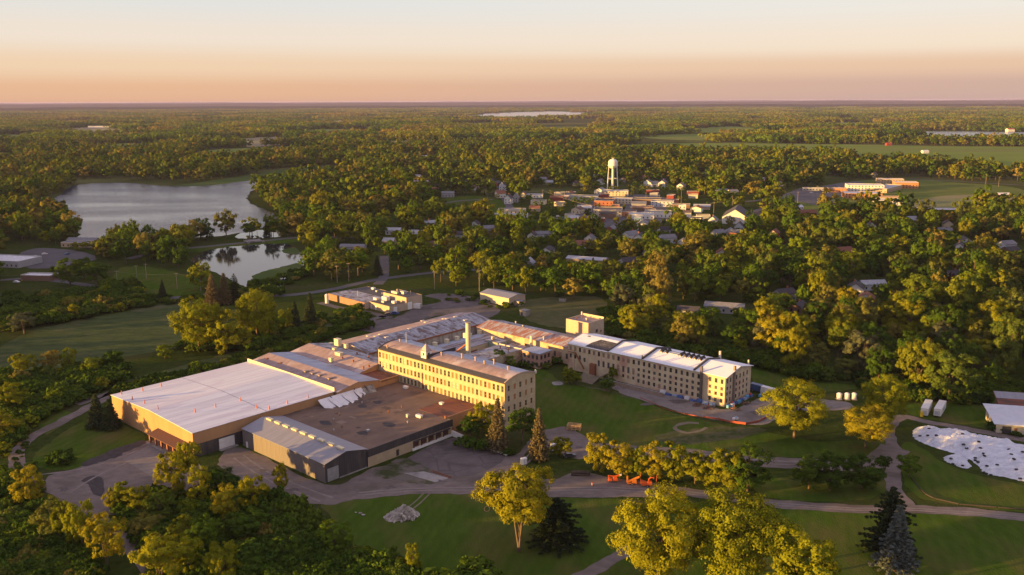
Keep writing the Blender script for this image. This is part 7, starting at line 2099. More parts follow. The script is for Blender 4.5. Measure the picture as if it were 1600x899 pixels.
for i, (x, y) in enumerate(carpx):
    z_ = 0 if 1200 < x < 1400 else 1 if x > 600 else 2
    cl_ = ORD[cn[z_]] + ' from left of the ' + ('tiny parked cars on the school lot', 'tiny parked cars on the downtown streets', 'small parked cars by the store at the left edge')[z_]
    cn[z_] += 1
    vehicle(x, y, cl_, carcols[i % 6], R(-10 + 40 * (i % 3)), group='cars on the school lot' if 1200 < x < 1400 else 'cars downtown' if x > 600 else 'cars by the left store', detail=False)
vehicle(42, 435, 'bright blue car beside the open garage at the left edge', (0.03, 0.12, 0.40), R(0))

# ---- rubble heap
STONE = mat('broken_concrete', (0.42, 0.38, 0.33), (0.26, 0.235, 0.205), scale=0.8, rnd=0.4)


def rock_mesh(seed, s=1.0):
    r_ = random.Random(seed)
    bm = bmesh.new()
    bmesh.ops.create_icosphere(bm, subdivisions=1, radius=0.5)
    for v in bm.verts:
        v.co *= r_.uniform(0.65, 1.15)
        v.co.z *= 0.75
    me = bpy.data.meshes.new('stone'); bm.to_mesh(me); bm.free(); me.materials.append(STONE)
    return me


ROCKS = [rock_mesh(i) for i in range(6)]
rp_ = thing('rubble_heap', 'pale heap of broken concrete on the front lawn', 'rubble heap', G(627, 808), R(10))
mb = MB(); rr_ = random.Random(3)
N1, N2 = 22, 7
vs = []
for j in range(N2 + 1):
    for i in range(N1):
        a = 2 * math.pi * i / N1; q = j / N2
        lob = 1 + 0.18 * math.sin(2 * a + 1) + 0.12 * math.sin(5 * a)
        z = 3.8 * (1 - q) ** 0.9 * (1 + 0.2 * mnoise.noise(Vector((math.cos(a) * q * 3, math.sin(a) * q * 3, 2))))
        vs.append((4.6 * q * lob * math.cos(a) + 1.0 * (1 - q), 3.2 * q * lob * math.sin(a), z - 0.05 + 0.25 * mnoise.noise(Vector((a * 2, q * 6, 0)))))
mb.add(vs, [(j * N1 + i, (j + 1) * N1 + i, (j + 1) * N1 + (i + 1) % N1, j * N1 + (i + 1) % N1) for j in range(N2) for i in range(N1)])
mb.build('core', STONE, rp_)
for i in range(110):
    a = rr_.uniform(0, 6.28); q = math.sqrt(rr_.random()) * 1.05
    z = max(0.1, 3.7 * max(0.0, 1 - q) ** 0.9)
    o = link('stone', ROCKS[i % 6], rp_, (4.7 * q * math.cos(a) + 1.0 * (1 - min(q, 1)), 3.4 * q * math.sin(a), z))
    s_ = rr_.uniform(0.5, 1.7)
    o.scale = (s_, s_ * rr_.uniform(0.6, 1.2), s_ * rr_.uniform(0.5, 1)); o.rotation_euler = (rr_.uniform(0, 3), rr_.uniform(0, 3), rr_.uniform(0, 6))
for x, y, s_, lab in ((568, 805, 1.5, 'largest of three pale boulders left of the rubble heap'), (563, 802, 1.2, 'middle of three pale boulders left of the rubble heap'), (556, 801, 0.8, 'smallest of three pale boulders left of the rubble heap')):
    o = link('boulder', ROCKS[int(x) % 6], None, G(x, y, 0.25)); o.scale = (s_, s_ * 0.8, s_ * 0.8)
    tag(o, lab, 'boulder', 'boulders on the front lawn')
o = MB().tube([(0.55 * 1.5 * math.cos(i * 0.4), 1.5 * math.sin(i * 0.4) * 1.2, 0.12) for i in range(16)], 0.14, n=6).build('coiled_hose', mat('straw_bale_ring', (0.30, 0.19, 0.08), rough=0.9), loc=G(761, 796))
tag(o, 'brown coiled ring lying on the lawn left of the forked tree', 'hose')

# ---- white sheeted heap with tyres
SHEETM = mat('white_plastic_sheet', (0.64, 0.66, 0.71), (0.44, 0.46, 0.52), scale=0.45, stretch=(0.5, 1.6, 1), rough=0.5, c3=(0.26, 0.23, 0.15), scale3=0.14, lo3=0.66, hi3=0.72, coord='World', bump=0.35, bscale=0.9)
SHPX = [(1426, 676), (1436, 668), (1470, 672), (1530, 682), (1575, 692), (1600, 700), (1660, 708), (1690, 750), (1640, 764), (1600, 753), (1565, 745), (1540, 741), (1532, 732), (1520, 722), (1500, 712), (1470, 703), (1440, 692), (1428, 684)]


def heap(name, px, label, cat, hmax, m, seed, fall=9.0):
    poly = [(G(x, y).x, G(x, y).y) for x, y in px]
    poly = [(p.x + 0.9 * mnoise.noise(p * 0.7), p.y + 0.9 * mnoise.noise(p * 0.7 + Vector((9, 0, 0)))) for p in catmull([Vector((a, b, 0)) for a, b in poly], True, 9)]
    bm = bmesh.new()
    vsb = [bm.verts.new((a, b, 0)) for a, b in poly]
    bm.faces.new(vsb)
    x0, x1 = min(p[0] for p in poly), max(p[0] for p in poly)
    y0, y1 = min(p[1] for p in poly), max(p[1] for p in poly)
    step = 0.7
    x = x0
    while x < x1:
        geom = bm.verts[:] + bm.edges[:] + bm.faces[:]
        bmesh.ops.bisect_plane(bm, geom=geom, plane_co=(x, 0, 0), plane_no=(1, 0, 0)); x += step
    y = y0
    while y < y1:
        geom = bm.verts[:] + bm.edges[:] + bm.faces[:]
        bmesh.ops.bisect_plane(bm, geom=geom, plane_co=(0, y, 0), plane_no=(0, 1, 0)); y += step
    P_ = np.array(poly)

    def height(x, y):
        A_, B_ = P_, np.roll(P_, -1, 0)
        ab = B_ - A_; ap = np.array([x, y]) - A_
        tt = np.clip((ap * ab).sum(1) / np.maximum((ab * ab).sum(1), 1e-6), 0, 1)
        dd = np.sqrt(((ap - ab * tt[:, None]) ** 2).sum(1)).min()
        q = min(1, dd / fall)
        return hmax * (1 - (1 - q) ** 1.7) + (1.1 * mnoise.noise(Vector((x * 0.22, y * 0.22, seed))) + 0.5 * abs(mnoise.noise(Vector((x * 0.4, y * 0.9, seed + 3)))) + 0.4 * mnoise.noise(Vector((x * 0.6, y * 0.6, seed))) + 0.2 * abs(mnoise.noise(Vector((x * 1.3, y * 0.7, seed))))) * min(1, dd / 1.5) + 0.07
    for v in bm.verts:
        v.co.z = max(0.05, height(v.co.x, v.co.y))
    me = bpy.data.meshes.new(name); bm.to_mesh(me); bm.free(); me.materials.append(m)
    c = Vector((sum(p[0] for p in poly) / len(poly), sum(p[1] for p in poly) / len(poly), 0))
    me.transform(Matrix.Translation(-c))
    o = link(name, me, None, c)
    tag(o, label, cat)
    return height


hf = heap('sheeted_heap', SHPX, 'long heap under a white plastic sheet dotted with tyres', 'sheeted heap', 3.0, SHEETM, 4.0)
hf2 = heap('sheeted_heap', [(1476, 716), (1490, 710), (1503, 711), (1513, 722), (1517, 730), (1505, 732), (1490, 726), (1478, 722)], 'small separate heap under a white sheet beside the long one', 'sheeted heap', 1.6, SHEETM, 7.0, 3.5)
bm = bmesh.new()
bmesh.ops.create_cone(bm, segments=14, radius1=0.5, radius2=0.5, depth=0.01) if False else None
tmb = MB()
for i in range(14):
    for j in range(6):
        a, b = 2 * math.pi * i / 14, 2 * math.pi * j / 6
        tmb.v.append(((0.42 + 0.17 * math.cos(b)) * math.cos(a), (0.42 + 0.17 * math.cos(b)) * math.sin(a), 0.15 + 0.16 * math.sin(b)))
tmb.f += [(i * 6 + j, ((i + 1) % 14) * 6 + j, ((i + 1) % 14) * 6 + (j + 1) % 6, i * 6 + (j + 1) % 6) for i in range(14) for j in range(6)]
bm.free()
TYM = tmb.mesh('tyre', TYRE, True)
for ti, (x, y) in enumerate(sorted(((1511, 695), (1529, 693), (1532, 699), (1525, 706), (1537, 709), (1538, 713), (1524, 720), (1528, 724), (1542, 729), (1558, 728), (1541, 741), (1548, 743), (1594, 748), (1577, 701), (1580, 711), (1584, 718), (1589, 726), (1505, 701), (1452, 669), (1504, 679), (1437, 685), (1449, 688), (1462, 691), (1598, 707), (1539, 736)))):
    z = 1.5
    for _ in range(4):
        p = G(x, y, z); z = hf(p.x, p.y)
    o = link('tyre', TYM, None, (p.x, p.y, z + 0.02))
    o.scale = (1.05,) * 3
    o.rotation_euler = (rnd.uniform(-.15, .15), rnd.uniform(-.15, .15), 0)
    tag(o, ORD[ti] + ' black tyre from left on the long white sheet', 'tyre', 'tyres on the white sheet')
for ti, (x, y) in enumerate(((1480, 712), (1486, 716), (1489, 724), (1504, 728))):
    z = 0.8
    for _ in range(4):
        p = G(x, y, z); z = hf2(p.x, p.y)
    o = link('tyre', TYM, None, (p.x, p.y, z + 0.02))
    tag(o, ORD[ti] + ' black tyre from left on the small separate white heap', 'tyre', 'tyres on the small white heap')
# low log barrier along the lane
lb = [G(x, y) for x, y in ((1424, 747), (1436, 762), (1446, 773), (1460, 780), (1500, 789), (1560, 794), (1640, 800))]
lk = 0
for i in range(len(lb) - 1):
    n_ = max(1, int((lb[i + 1] - lb[i]).length / 6))
    for j in range(n_):
        p, q = lb[i].lerp(lb[i + 1], j / n_), lb[i].lerp(lb[i + 1], (j + 0.94) / n_)
        o = MB().tube([Vector((0, 0, 0.2)), q - p + Vector((0, 0, 0.2))], 0.2, n=7).build('barrier_log', LOGM, loc=p)
        lk += 1
        tag(o, ORD[lk - 1] + ' dark log from left in the low barrier along the lane', 'log', 'barrier logs along the lane')

# ---- wrapped bundles, barrels and rubbish at the foot of the long wing
BLUES = [mat('blue_wrap', (0.06, 0.12, 0.34), (0.05, 0.10, 0.28), scale=1.0, rough=0.5), mat('pale_blue_wrap', (0.26, 0.34, 0.50), (0.2, 0.28, 0.42), scale=1.0, rough=0.5), mat('white_wrap', (0.66, 0.67, 0.70), rough=0.5), mat('sky_blue_wrap', (0.10, 0.32, 0.55), rough=0.5)]
BUN = [(1.0 + i * 0.0, 0) for i in range(0)]
wgx = lambda u, v: at_ab(31.6 + u, 167.2 + v)
spots = [(52 + i * 2.9, -1.6 - 0.5 * (i % 2)) for i in range(9)] + [(81.2 + 0.4 * (i % 2), 0.5 + i * 2.6) for i in range(8)] + [(84.5 + 1.6 * i, 21.5 + 1.2 * (i % 3)) for i in range(6)]
for i, (u, v) in enumerate(spots):
    p = wgx(u, v)
    t = thing('wrapped_bundle', (ORD[i] + ' wrapped bundle from left along the front of the long wing') if i < 9 else (ORD[i - 9] + ' wrapped bundle from the front corner along the wing end wall') if i < 17 else (ORD[i - 17] + ' wrapped bundle from left in the pile beyond the wing end'), 'bundle', p, TH + (0 if i < 9 else R(90)) + rnd.uniform(-.1, .1), 'bundles along the long wing' if i < 17 else 'bundles beyond the wing end')
    h_ = rnd.uniform(0.8, 1.5)
    L_ = rnd.uniform(1.0, 1.35)
    MB().add([(-L_, -0.5, 0.14), (L_, -0.5, 0.14), (L_, 0.5, 0.14), (-L_, 0.5, 0.14), (-L_ * 0.94, -0.44, h_), (L_ * 0.94, -0.44, h_ * 0.93), (L_ * 0.94, 0.44, h_), (-L_ * 0.94, 0.44, h_ * 1.04)], [(0, 3, 2, 1), (4, 5, 6, 7), (0, 1, 5, 4), (1, 2, 6, 5), (2, 3, 7, 6), (3, 0, 4, 7)]).build('wrap', BLUES[rnd.choice([0, 0, 1, 1, 2, 3])], t)
    MB().box(-L_, L_, -0.45, -0.3, 0, 0.14).box(-L_, L_, 0.3, 0.45, 0, 0.14).build('pallet', WOODM, t)
for k_, (u, v, lab) in enumerate(((81.0, 4.0, 'red drum standing at the end wall of the wing, left one'), (81.4, 18.5, 'red drum standing at the end wall of the wing, right one'))):
    t = MB().cyl(0, 0, 0, 1.6, 0.55, n=12).cyl(0, 0, 0.5, 0.56, 0.6, n=12).cyl(0, 0, 1.05, 1.11, 0.6, n=12).build('drum', mat('drum_red', (0.55, 0.05, 0.03), rough=0.5), loc=wgx(u, v))
    tag(t, lab, 'drum')
vehicle(1202, 617, 'white box truck at the far end of the gravel pad', (0.66, 0.67, 0.68), R(-40), 'truck', 'truck', True, 1.2, group='trucks')
vehicle(1185, 612, 'dark blue truck behind the bundles at the wing end', (0.04, 0.09, 0.22), R(-40), 'truck', 'truck', True, 1.2, group='trucks')
JUNK = mat('charred_scrap', (0.085, 0.062, 0.05), (0.16, 0.12, 0.09), scale=1.2)
for x, y, w_, lab in ((1090, 633, 5.0, 'heap of dark scrap timber before the wing, left one'), (1107, 638, 5.0, 'heap of dark scrap timber before the wing, middle one'), (1150, 640, 4.5, 'heap of dark scrap timber by the wing corner'), (1165, 631, 4.0, 'heap of scrap timber along the wing end wall')):
    t = thing('scrap_heap', lab, 'scrap heap', G(x, y), rnd.uniform(0, 3), 'scrap heaps before the wing')
    for k_ in range(26):
        a, q = rnd.uniform(0, 6.28), math.sqrt(rnd.random())
        c_ = Vector((w_ * 0.5 * q * math.cos(a), w_ * 0.32 * q * math.sin(a), 0.15 + 0.7 * (1 - q) * rnd.random()))
        dv = Vector((rnd.uniform(-1, 1), rnd.uniform(-1, 1), rnd.uniform(-.25, .25))).normalized() * rnd.uniform(0.6, 1.4)
        MB().bar(c_ - dv, c_ + dv, rnd.uniform(0.1, 0.28)).build('scrap_beam', JUNK if rnd.random() < 0.8 else REDBRICK, t)

# ---- orange barrier fence round the gravel pad
FEN = mat('orange_netting', (0.40, 0.085, 0.045), (0.26, 0.07, 0.045), scale=2.0, rough=0.6)
fp = [G(x, y) for x, y in ((1000, 622), (1015, 628), (1040, 640), (1072, 648), (1100, 653), (1122, 656), (1142, 661), (1165, 664), (1185, 660), (1205, 650), (1230, 643), (1244, 640))]
ft = thing('barrier_fence', 'orange netting fence along the edge of the gravel pad', 'fence', fp[0])
for i in range(len(fp) - 1):
    p, q = fp[i] - fp[0], fp[i + 1] - fp[0]
    n_ = max(1, int((q - p).length / 3))
    hh = (0.35, 0.3, 0.3, 0.4, 0.7, 0.9, 0.9, 0.9, 0.8, 0.7, 0.6)[i]
    for j in range(n_):
        a, b = p.lerp(q, j / n_), p.lerp(q, (j + 1) / n_)
        d_ = (b - a).normalized(); nrm_ = Vector((-d_.y, d_.x, 0)) * 0.03
        dz = Vector((0, 0, hh * rnd.uniform(0.75, 1.05))); g_ = Vector((0, 0, 0.05))
        MB().add([a + g_ - nrm_, b + g_ - nrm_, b + dz - nrm_, a + dz - nrm_, a + g_ + nrm_, b + g_ + nrm_, b + dz + nrm_, a + dz + nrm_], [(0, 1, 2, 3), (7, 6, 5, 4), (3, 2, 6, 7), (0, 4, 5, 1)]).build('netting', FEN, ft)
        MB().box(a.x - 0.05, a.x + 0.05, a.y - 0.05, a.y + 0.05, 0, hh + 0.25).build('post', RUSTY, ft)
t = thing('concrete_mixer', 'small white machine beside the orange fence corner', 'machine', G(1149, 657), R(20))
MB().box(-1.0, 1.0, -0.6, 0.6, 0.35, 1.1).build('body', WHITEPAINT, t)
MB().cyl(0.2, 0, 1.1, 1.6, 0.5, 0.35, n=10).build('drum', BLUES[1], t)
for sy in (-0.6, 0.6):
    wheel(t, -0.4, sy, 0.3, 0.18)

# rails and pipes by the yard slab
t = thing('loading_rail', 'pair of rusty rails on the concrete slab in the yard', 'rails', G(672, 737), math.atan2((G(703, 748) - G(672, 737)).y, (G(703, 748) - G(672, 737)).x))
for sy in (0, 0.9):
    MB().box(0, 9, sy - 0.06, sy + 0.06, 0.0, 0.3).build('rail', RUSTY, t)
# lake fountain and bridge
ftn = thing('fountain', 'white water fountain at the far right of the lake', 'fountain', G(412, 283))
rg_ = np.random.default_rng(5)
mb = MB()
for i in range(60):
    a = rg_.uniform(0, 6.28); s_ = rg_.uniform(0.2, 1.0)
    mb.tube([(0, 0, 0.4), (1.5 * s_ * math.cos(a), 1.5 * s_ * math.sin(a), 5.5 * (1.2 - s_ * 0.5)), (4.2 * s_ * math.cos(a), 4.2 * s_ * math.sin(a), 0.5)], [0.12, 0.2, 0.1], n=4)
mb.build('jet', mat('water_spray', (0.75, 0.76, 0.78), rough=0.4), ftn)
MB().cyl(0, 0, 0.1, 0.7, 0.8, n=12).build('float', STEEL, ftn)
br = thing('road_bridge', 'small concrete bridge in the causeway between pond and lake', 'bridge', G(397, 379), math.atan2((G(480, 371) - G(320, 386)).y, (G(480, 371) - G(320, 386)).x))
MB().box(-7, 7, -5.2, 5.2, 0.9, 1.3).build('deck', CONCRETE, br)
for sy in (-5.2, 4.9):
    MB().box(-7.5, 7.5, sy, sy + 0.3, 1.3, 2.1).build('parapet', CONCRETE, br)
    MB().box(-7.5, -5.5, sy - 0.01, sy + 0.31, 0, 0.9).box(5.5, 7.5, sy - 0.01, sy + 0.31, 0, 0.9).build('abutment', CONCRETE, br)
MB().box(-5.5, 5.5, -4.8, -4.7, 0.05, 0.9).build('culvert_mouth', TARBLACK, br)
# ================================================================== woods
rg = np.random.default_rng(11)
cand = []


def add_grid(y0, y1, step, left=0.62, right=0.62, ml=130, mrr=25):
    y = y0
    row = 0
    while y < y1:
        x = -y * left - ml + (row % 2) * step / 2
        while x < y * right + mrr:
            X, Y = x + rg.uniform(-.42, .42) * step, y + rg.uniform(-.42, .42) * step
            cand.append((X, Y, step))
            x += step
        y += step * 0.88
        row += 1


add_grid(330, 900, 15.0)
add_grid(900, 2600, 17.0, ml=200)
CL = np.array(CLEAR) if CLEAR else np.zeros((1, 3))
near_cl = CL
pts = []
for X, Y, st in cand:
    px, py = PX(X, Y)
    if px < 0:                                            # continues outside the frame on the left as just inside it
        ok = Y > 560 or (Y > 470 and X < -330)
    else:
        ok = wooded(px, py)
    if not ok:
        continue
    if ((CL[:, 0] - X) ** 2 + (CL[:, 1] - Y) ** 2 < CL[:, 2] ** 2).any():
        continue
    town = inpoly(px, py, TOWNPX)
    if town and rg.random() < 0.62:
        continue
    dens = mnoise.noise(Vector((X * 0.011, Y * 0.011, 3.0)))
    edge = py > 0 and Y < 480
    if dens < (-0.26 if Y > 1150 else -0.34 if Y > 700 else -0.5) and not edge:
        continue
    h = 17.0 + 4.6 * rg.normal() + 5 * mnoise.noise(Vector((X * 0.02, Y * 0.02, 8.0)))
    h = min(max(h, 7), 27)
    if town:
        h = rg.uniform(5, 10.5)
    for hx, hy, dx, dy, hw, hd, HH in VIEW:
        vx, vy = X - hx, Y - hy
        al = vx * dx + vy * dy
        if 0 < al < 110 and abs(-vx * dy + vy * dx) < hw + 4:
            h = min(h, 0.72 * HH + al * CAM_H / hd)
    if h < 4.5:
        continue
    r = (h * 0.6 + (6 if not town else 1.5)) * rg.uniform(0.28, 0.55)
    if Y > 900:
        h, r = h * 1.1, r * 1.15
    pts.append((X, Y, h, r, px, py))

# shade-giving woodland that goes on outside the frame at the lower left
for i in range(2600):
    X, Y = rg.uniform(-520, -40), rg.uniform(-60, 420)
    px, py = PX(X, Y, 0) if Y > 60 else (0, 2000)
    px2, py2 = PX(X, Y, 22) if Y > 60 else (0, 2000)
    if Y > 60 and px > -70 and py2 < 960:
        continue
    if X > -100 and Y > 60:
        continue
    if Y < 130 and X > -150:
        continue
    if any((X - p[0]) ** 2 + (Y - p[1]) ** 2 < 81 for p in pts[-400:] if p[5] is None):
        continue
    if len([1 for p in pts if p[5] is None]) > 420:
        break
    h = rg.uniform(7, 12)
    pts.append((X, Y, h, h * rg.uniform(0.34, 0.46), -999, None))

vis = [p for p in pts if p[5] is not None and -10 < p[4] < 1610]
vis.sort(key=lambda p: -p[3] / math.hypot(p[0], p[1]))
nb_have = len(HERO)
single = vis[:300 - nb_have]
single_set = set(id(p) for p in single)


def region(p):
    x = p[4]
    if x < 330: return 'wood left of the pond'
    if x < 700: return 'wood above the office block'
    if x < 935: return 'wood behind the storage shed'
    if x < 1190: return 'wood behind the long wing'
    if x < 1400: return 'wood behind the gravel pad'
    return 'wood behind the white trailers'


regs = {}
for p in single:
    regs.setdefault(region(p), []).append(p)
for rn, L in regs.items():
    L.sort(key=lambda p: -p[5])
    rowlen = 12
    rows = [L[i:i + rowlen] for i in range(0, len(L), rowlen)]
    for ri, row in enumerate(rows):
        row.sort(key=lambda p: p[4])
        for ci, (X, Y, h, r, px, py) in enumerate(row):
            lab = '%s tree from left, %s row from the front, %s' % (ORD[ci], ORD[ri], rn)
            dist = math.hypot(X, Y)
            q_ = rg.random()
            kind = ('gold' if q_ < 0.2 else 'dark' if q_ < 0.34 else 'willow' if q_ < 0.40 else 'near') if dist < 520 else 'mid'
            tree(kind, int(rg.integers(0, NB)), X, Y, h, r, lab, world=True, group='trees of the ' + rn)


# ---- everything beyond: instanced masses
def low_tree(seed, leaf=0.82, lobes=9, subs=6, per=16):
    V, tone, tr = broadleaf(seed, lobes=lobes, subs=subs, per=per, leaf=leaf, base=0.05)
    t2 = MB().tube([(0, 0, -0.3), (0, 0, 8)], [0.35, 0.15], n=5)
    return quads_mesh('wood_tree', V, tone, [LEAF, BARK], t2)


def full_tree(key, th=8.0):
    me = CROWN[key]
    n = len(me.vertices)
    V = np.empty(n * 3, np.float32); me.vertices.foreach_get('co', V)
    tone = np.empty(n, np.float32); me.attributes['tone'].data.foreach_get('value', tone)
    t2 = MB().tube([(0, 0, -0.1), (0, 0, th)], [0.35 * th / 8, 0.15 * th / 8], n=5)
    return quads_mesh('wood_tree', V.reshape(-1, 4, 3), tone[::4], [me.materials[0], BARK], t2)


def patch(seed, size, n, leaf, q):
    """a square of canopy seen from far off"""
    rgp = np.random.default_rng(seed)
    C = np.stack([rgp.uniform(-size / 2, size / 2, n), rgp.uniform(-size / 2, size / 2, n), rgp.uniform(4, 16, n)], 1)
    Rr = rgp.uniform(5.0, 10.5, n)
    V, tone = leaves(rgp, C, Rr, q, leaf, up=0.3, flat=0.9)
    V[:, :, 2] = np.maximum(V[:, :, 2], 0.4)
    per_tree = np.repeat(rgp.random(n), q)
    return quads_mesh('canopy', V, np.clip(per_tree * 0.75 + tone * 0.25, 0, 1), [LEAF])


def scatter(name, label, meshes, P, rotz, S, idx, cat='woodland'):
    col = bpy.data.collections.new(name + '_kinds')
    for i, me in enumerate(meshes):
        o = bpy.data.objects.new('kind_%02d' % i, me)
        col.objects.link(o)
    base = bpy.data.meshes.new(name)
    base.vertices.add(len(P))
    base.vertices.foreach_set('co', np.asarray(P, np.float32).ravel())
    a = base.attributes.new('rotz', 'FLOAT_VECTOR', 'POINT')
    rv = np.zeros((len(P), 3), np.float32); rv[:, 2] = rotz
    a.data.foreach_set('vector', rv.ravel())
    a = base.attributes.new('size', 'FLOAT_VECTOR', 'POINT'); a.data.foreach_set('vector', np.asarray(S, np.float32).ravel())
    a = base.attributes.new('pick', 'INT', 'POINT'); a.data.foreach_set('value', np.asarray(idx, np.int32))
    ob = link(name, base)
    ng = bpy.data.node_groups.new(name, 'GeometryNodeTree')
    ng.interface.new_socket('Geometry', in_out='INPUT', socket_type='NodeSocketGeometry')
    ng.interface.new_socket('Geometry', in_out='OUTPUT', socket_type='NodeSocketGeometry')
    N, L = ng.nodes, ng.links
    gi, go_ = N.new('NodeGroupInput'), N.new('NodeGroupOutput')
    ci = N.new('GeometryNodeCollectionInfo'); ci.inputs['Collection'].default_value = col
    ci.inputs['Separate Children'].default_value = True; ci.inputs['Reset Children'].default_value = True
    iop = N.new('GeometryNodeInstanceOnPoints')
    iop.inputs['Pick Instance'].default_value = True

    def attr(nm, ty):
        q = N.new('GeometryNodeInputNamedAttribute'); q.data_type = ty; q.inputs['Name'].default_value = nm
        return q.outputs['Attribute']
    L.new(gi.outputs[0], iop.inputs['Points'])
    L.new(ci.outputs[0], iop.inputs['Instance'])
    L.new(attr('pick', 'INT'), iop.inputs['Instance Index'])
    e2r = N.new('FunctionNodeEulerToRotation')
    L.new(attr('rotz', 'FLOAT_VECTOR'), e2r.inputs[0])
    L.new(e2r.outputs[0], iop.inputs['Rotation'])
    L.new(attr('size', 'FLOAT_VECTOR'), iop.inputs['Scale'])
    L.new(iop.outputs[0], go_.inputs[0])
    md = ob.modifiers.new('scatter', 'NODES'); md.node_group = ng
    tag(ob, label, cat, None, 'stuff')
    return ob


rest = [p for p in pts if id(p) not in single_set]
midk = [full_tree(('mid', i)) for i in range(MIDN)] + [full_tree(('spruce', 0)), full_tree(('red', 0))]
lowk = [low_tree(600 + i) for i in range(6)]
for nm, lab, sel, kinds in (('woodland', 'wooded belt between the works, the lake and the town', [p for p in rest if math.hypot(p[0], p[1]) < 1000], midk),
                            ('far_woodland', 'wooded country around and beyond the town', [p for p in rest if math.hypot(p[0], p[1]) >= 1000], lowk)):
    P_ = [(p[0], p[1], 0) for p in sel]
    S_ = [(p[3] / 6.5, p[3] / 6.5, p[2] / 16.0) for p in sel]
    nk = len(kinds)
    ix = rg.integers(0, nk - (2 if nm == 'woodland' else 0), len(sel))
    if nm == 'woodland':
        ix = np.where(rg.random(len(sel)) < 0.004, nk - 1, np.where(rg.random(len(sel)) < 0.035, nk - 2, ix))
    scatter(nm, lab, kinds, P_, rg.uniform(0, 6.28, len(sel)), S_, ix)

# distant canopy to the horizon
pk = [patch(700 + i, 130, 62, 2.7, 44) for i in range(4)]
pk2 = [patch(720 + i, 330, 250, 5.0, 14) for i in range(4)]
Pd, Sd, Id = [], [], []
FARCLEAR = [c for c in CLEAR if math.hypot(c[0], c[1]) > 2400]
for y0, y1, st, k0 in ((2500, 6200, 112, 0), (6200, 17000, 290, 4)):
    y = y0
    while y < y1:
        x = -y * 0.64 - 200
        while x < y * 0.64 + 200:
            X, Y = x + rg.uniform(-.3, .3) * st, y + rg.uniform(-.3, .3) * st
            px, py = PX(X, Y)
            ok = mnoise.noise(Vector((X * 0.0013, Y * 0.0024, 5.0))) > -0.22
            for o in OPEN:
                if inpoly(px, py, o) or inpoly(PX(X, Y - st * 0.35)[0], PX(X, Y - st * 0.35)[1], o) or inpoly(PX(X, Y + st * 0.35)[0], PX(X, Y + st * 0.35)[1], o):
                    ok = False
                    break
            for c in FARCLEAR:
                if (c[0] - X) ** 2 + (c[1] - Y) ** 2 < (c[2] + st * 0.62) ** 2:
                    ok = False
            if ok:
                Pd.append((X, Y, 0)); Sd.append((1, 1, rg.uniform(0.8, 1.35))); Id.append(k0 + rg.integers(0, 4))
            x += st
        y += st * 0.9
scatter('distant_forest', 'forest stretching to the horizon', pk + pk2, Pd, rg.integers(0, 4, len(Pd)) * math.pi / 2, Sd, Id)

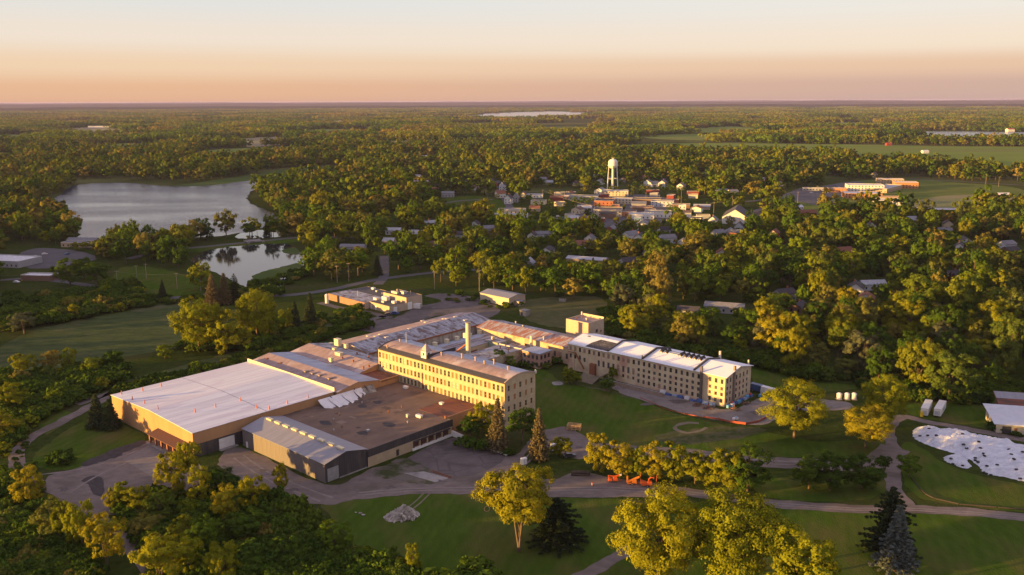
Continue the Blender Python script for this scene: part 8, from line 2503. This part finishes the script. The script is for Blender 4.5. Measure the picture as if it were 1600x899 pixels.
# undergrowth: wood edges, thickets, bank
shr = [full_tree(('shrub', i), 1.4) for i in range(NS)]
UG = [  # polygon, count, size range
    ([(940, 480), (958, 528), (1060, 553), (1190, 577), (1290, 602), (1290, 585), (1190, 558), (1060, 535), (965, 510)], 170, (1.0, 2.0)),
    ([(1340, 612), (1420, 628), (1600, 634), (1600, 612), (1420, 600), (1350, 592)], 120, (0.9, 1.8)),
    ([(80, 462), (200, 445), (238, 470), (170, 492), (80, 508), (0, 522), (0, 470)], 260, (1.2, 2.4)),
    ([(0, 590), (60, 585), (200, 575), (190, 600), (120, 628), (60, 655), (30, 690), (0, 720)], 260, (0.9, 1.9)),
    ([(0, 735), (25, 745), (60, 790), (110, 840), (150, 890), (150, 930), (-20, 930)], 330, (0.6, 1.4)),
    ([(178, 625), (300, 594), (400, 565), (395, 556), (300, 580), (180, 610)], 120, (0.7, 1.3)),
    ([(408, 566), (500, 533), (578, 510), (572, 502), (495, 522), (405, 556)], 150, (0.7, 1.3)),
    ([(175, 800), (250, 775), (345, 782), (420, 790), (500, 830), (480, 860), (400, 900), (330, 930), (260, 930), (235, 870), (205, 830)], 330, (0.7, 1.7)),
    ([(480, 860), (560, 870), (640, 890), (660, 930), (400, 930), (420, 895)], 160, (0.8, 1.5)),
    ([(270, 548), (300, 552), (400, 550), (500, 515), (500, 500), (440, 515), (370, 530), (290, 535)], 130, (0.9, 1.9)),
    ([(505, 500), (560, 480), (575, 498), (540, 512)], 40, (0.7, 1.4)),
    ([(700, 470), (760, 480), (800, 485), (820, 478), (830, 470), (700, 458)], 30, (0.5, 1.0)),
    ([(190, 470), (260, 466), (320, 462), (440, 455), (440, 462), (320, 478), (200, 482)], 50, (0.9, 1.6)),
    ([(150, 606), (300, 580), (480, 525), (575, 500), (575, 508), (480, 535), (300, 590), (180, 620)], 260, (0.15, 0.4)),
    ([(40, 690), (20, 720), (60, 780), (110, 830), (90, 800), (60, 750)], 60, (0.2, 0.5)),
    ([(380, 452), (470, 420), (480, 432), (430, 458)], 40, (0.8, 1.8)),
]
Pu, Su, Iu = [], [], []
for poly, n, (s0, s1) in UG:
    wp = [(G(x, y).x, G(x, y).y) for x, y in poly]
    bx0, bx1 = min(p[0] for p in wp), max(p[0] for p in wp)
    by0, by1 = min(p[1] for p in wp), max(p[1] for p in wp)
    k_ = 0; tries = 0
    while k_ < n and tries < n * 40:
        tries += 1
        X, Y = rg.uniform(bx0, bx1), rg.uniform(by0, by1)
        if inpoly(X, Y, wp):
            s = rg.uniform(s0, s1)
            Pu.append((X, Y, 0)); Su.append((s, s, s * rg.uniform(0.6, 1.2))); Iu.append(rg.integers(0, NS)); k_ += 1
for p in pts:                                             # under the trees of the near wood edge
    if p[5] is not None and p[1] < 560 and rg.random() < 0.6:
        s = rg.uniform(0.8, 1.5)
        Pu.append((p[0] + rg.uniform(-5, 5), p[1] + rg.uniform(-6, 2), 0)); Su.append((s, s, s)); Iu.append(rg.integers(0, NS))
Pu = np.array(Pu)
scatter('undergrowth', 'dense green undergrowth along the wood edges and banks', shr, Pu, rg.uniform(0, 6.28, len(Pu)), Su, Iu, cat='undergrowth')

# ================================================================== evening haze
hz = MB().box(-43500, 43500, -43500, 43500, -5, 126).build('haze', None)
hm = bpy.data.materials.new('haze_air'); hm.use_nodes = True
hn, hl = hm.node_tree.nodes, hm.node_tree.links
hn.remove(hn['Principled BSDF'])
pv = hn.new('ShaderNodeVolumePrincipled')
pv.inputs['Color'].default_value = (0.48, 0.46, 0.86, 1)
pv.inputs['Density'].default_value = 2.4e-5
hl.new(pv.outputs[0], hn['Material Output'].inputs['Volume'])
hz.data.materials.append(hm)
tag(hz, 'thin warm evening haze over the whole country', 'haze', None, 'stuff')
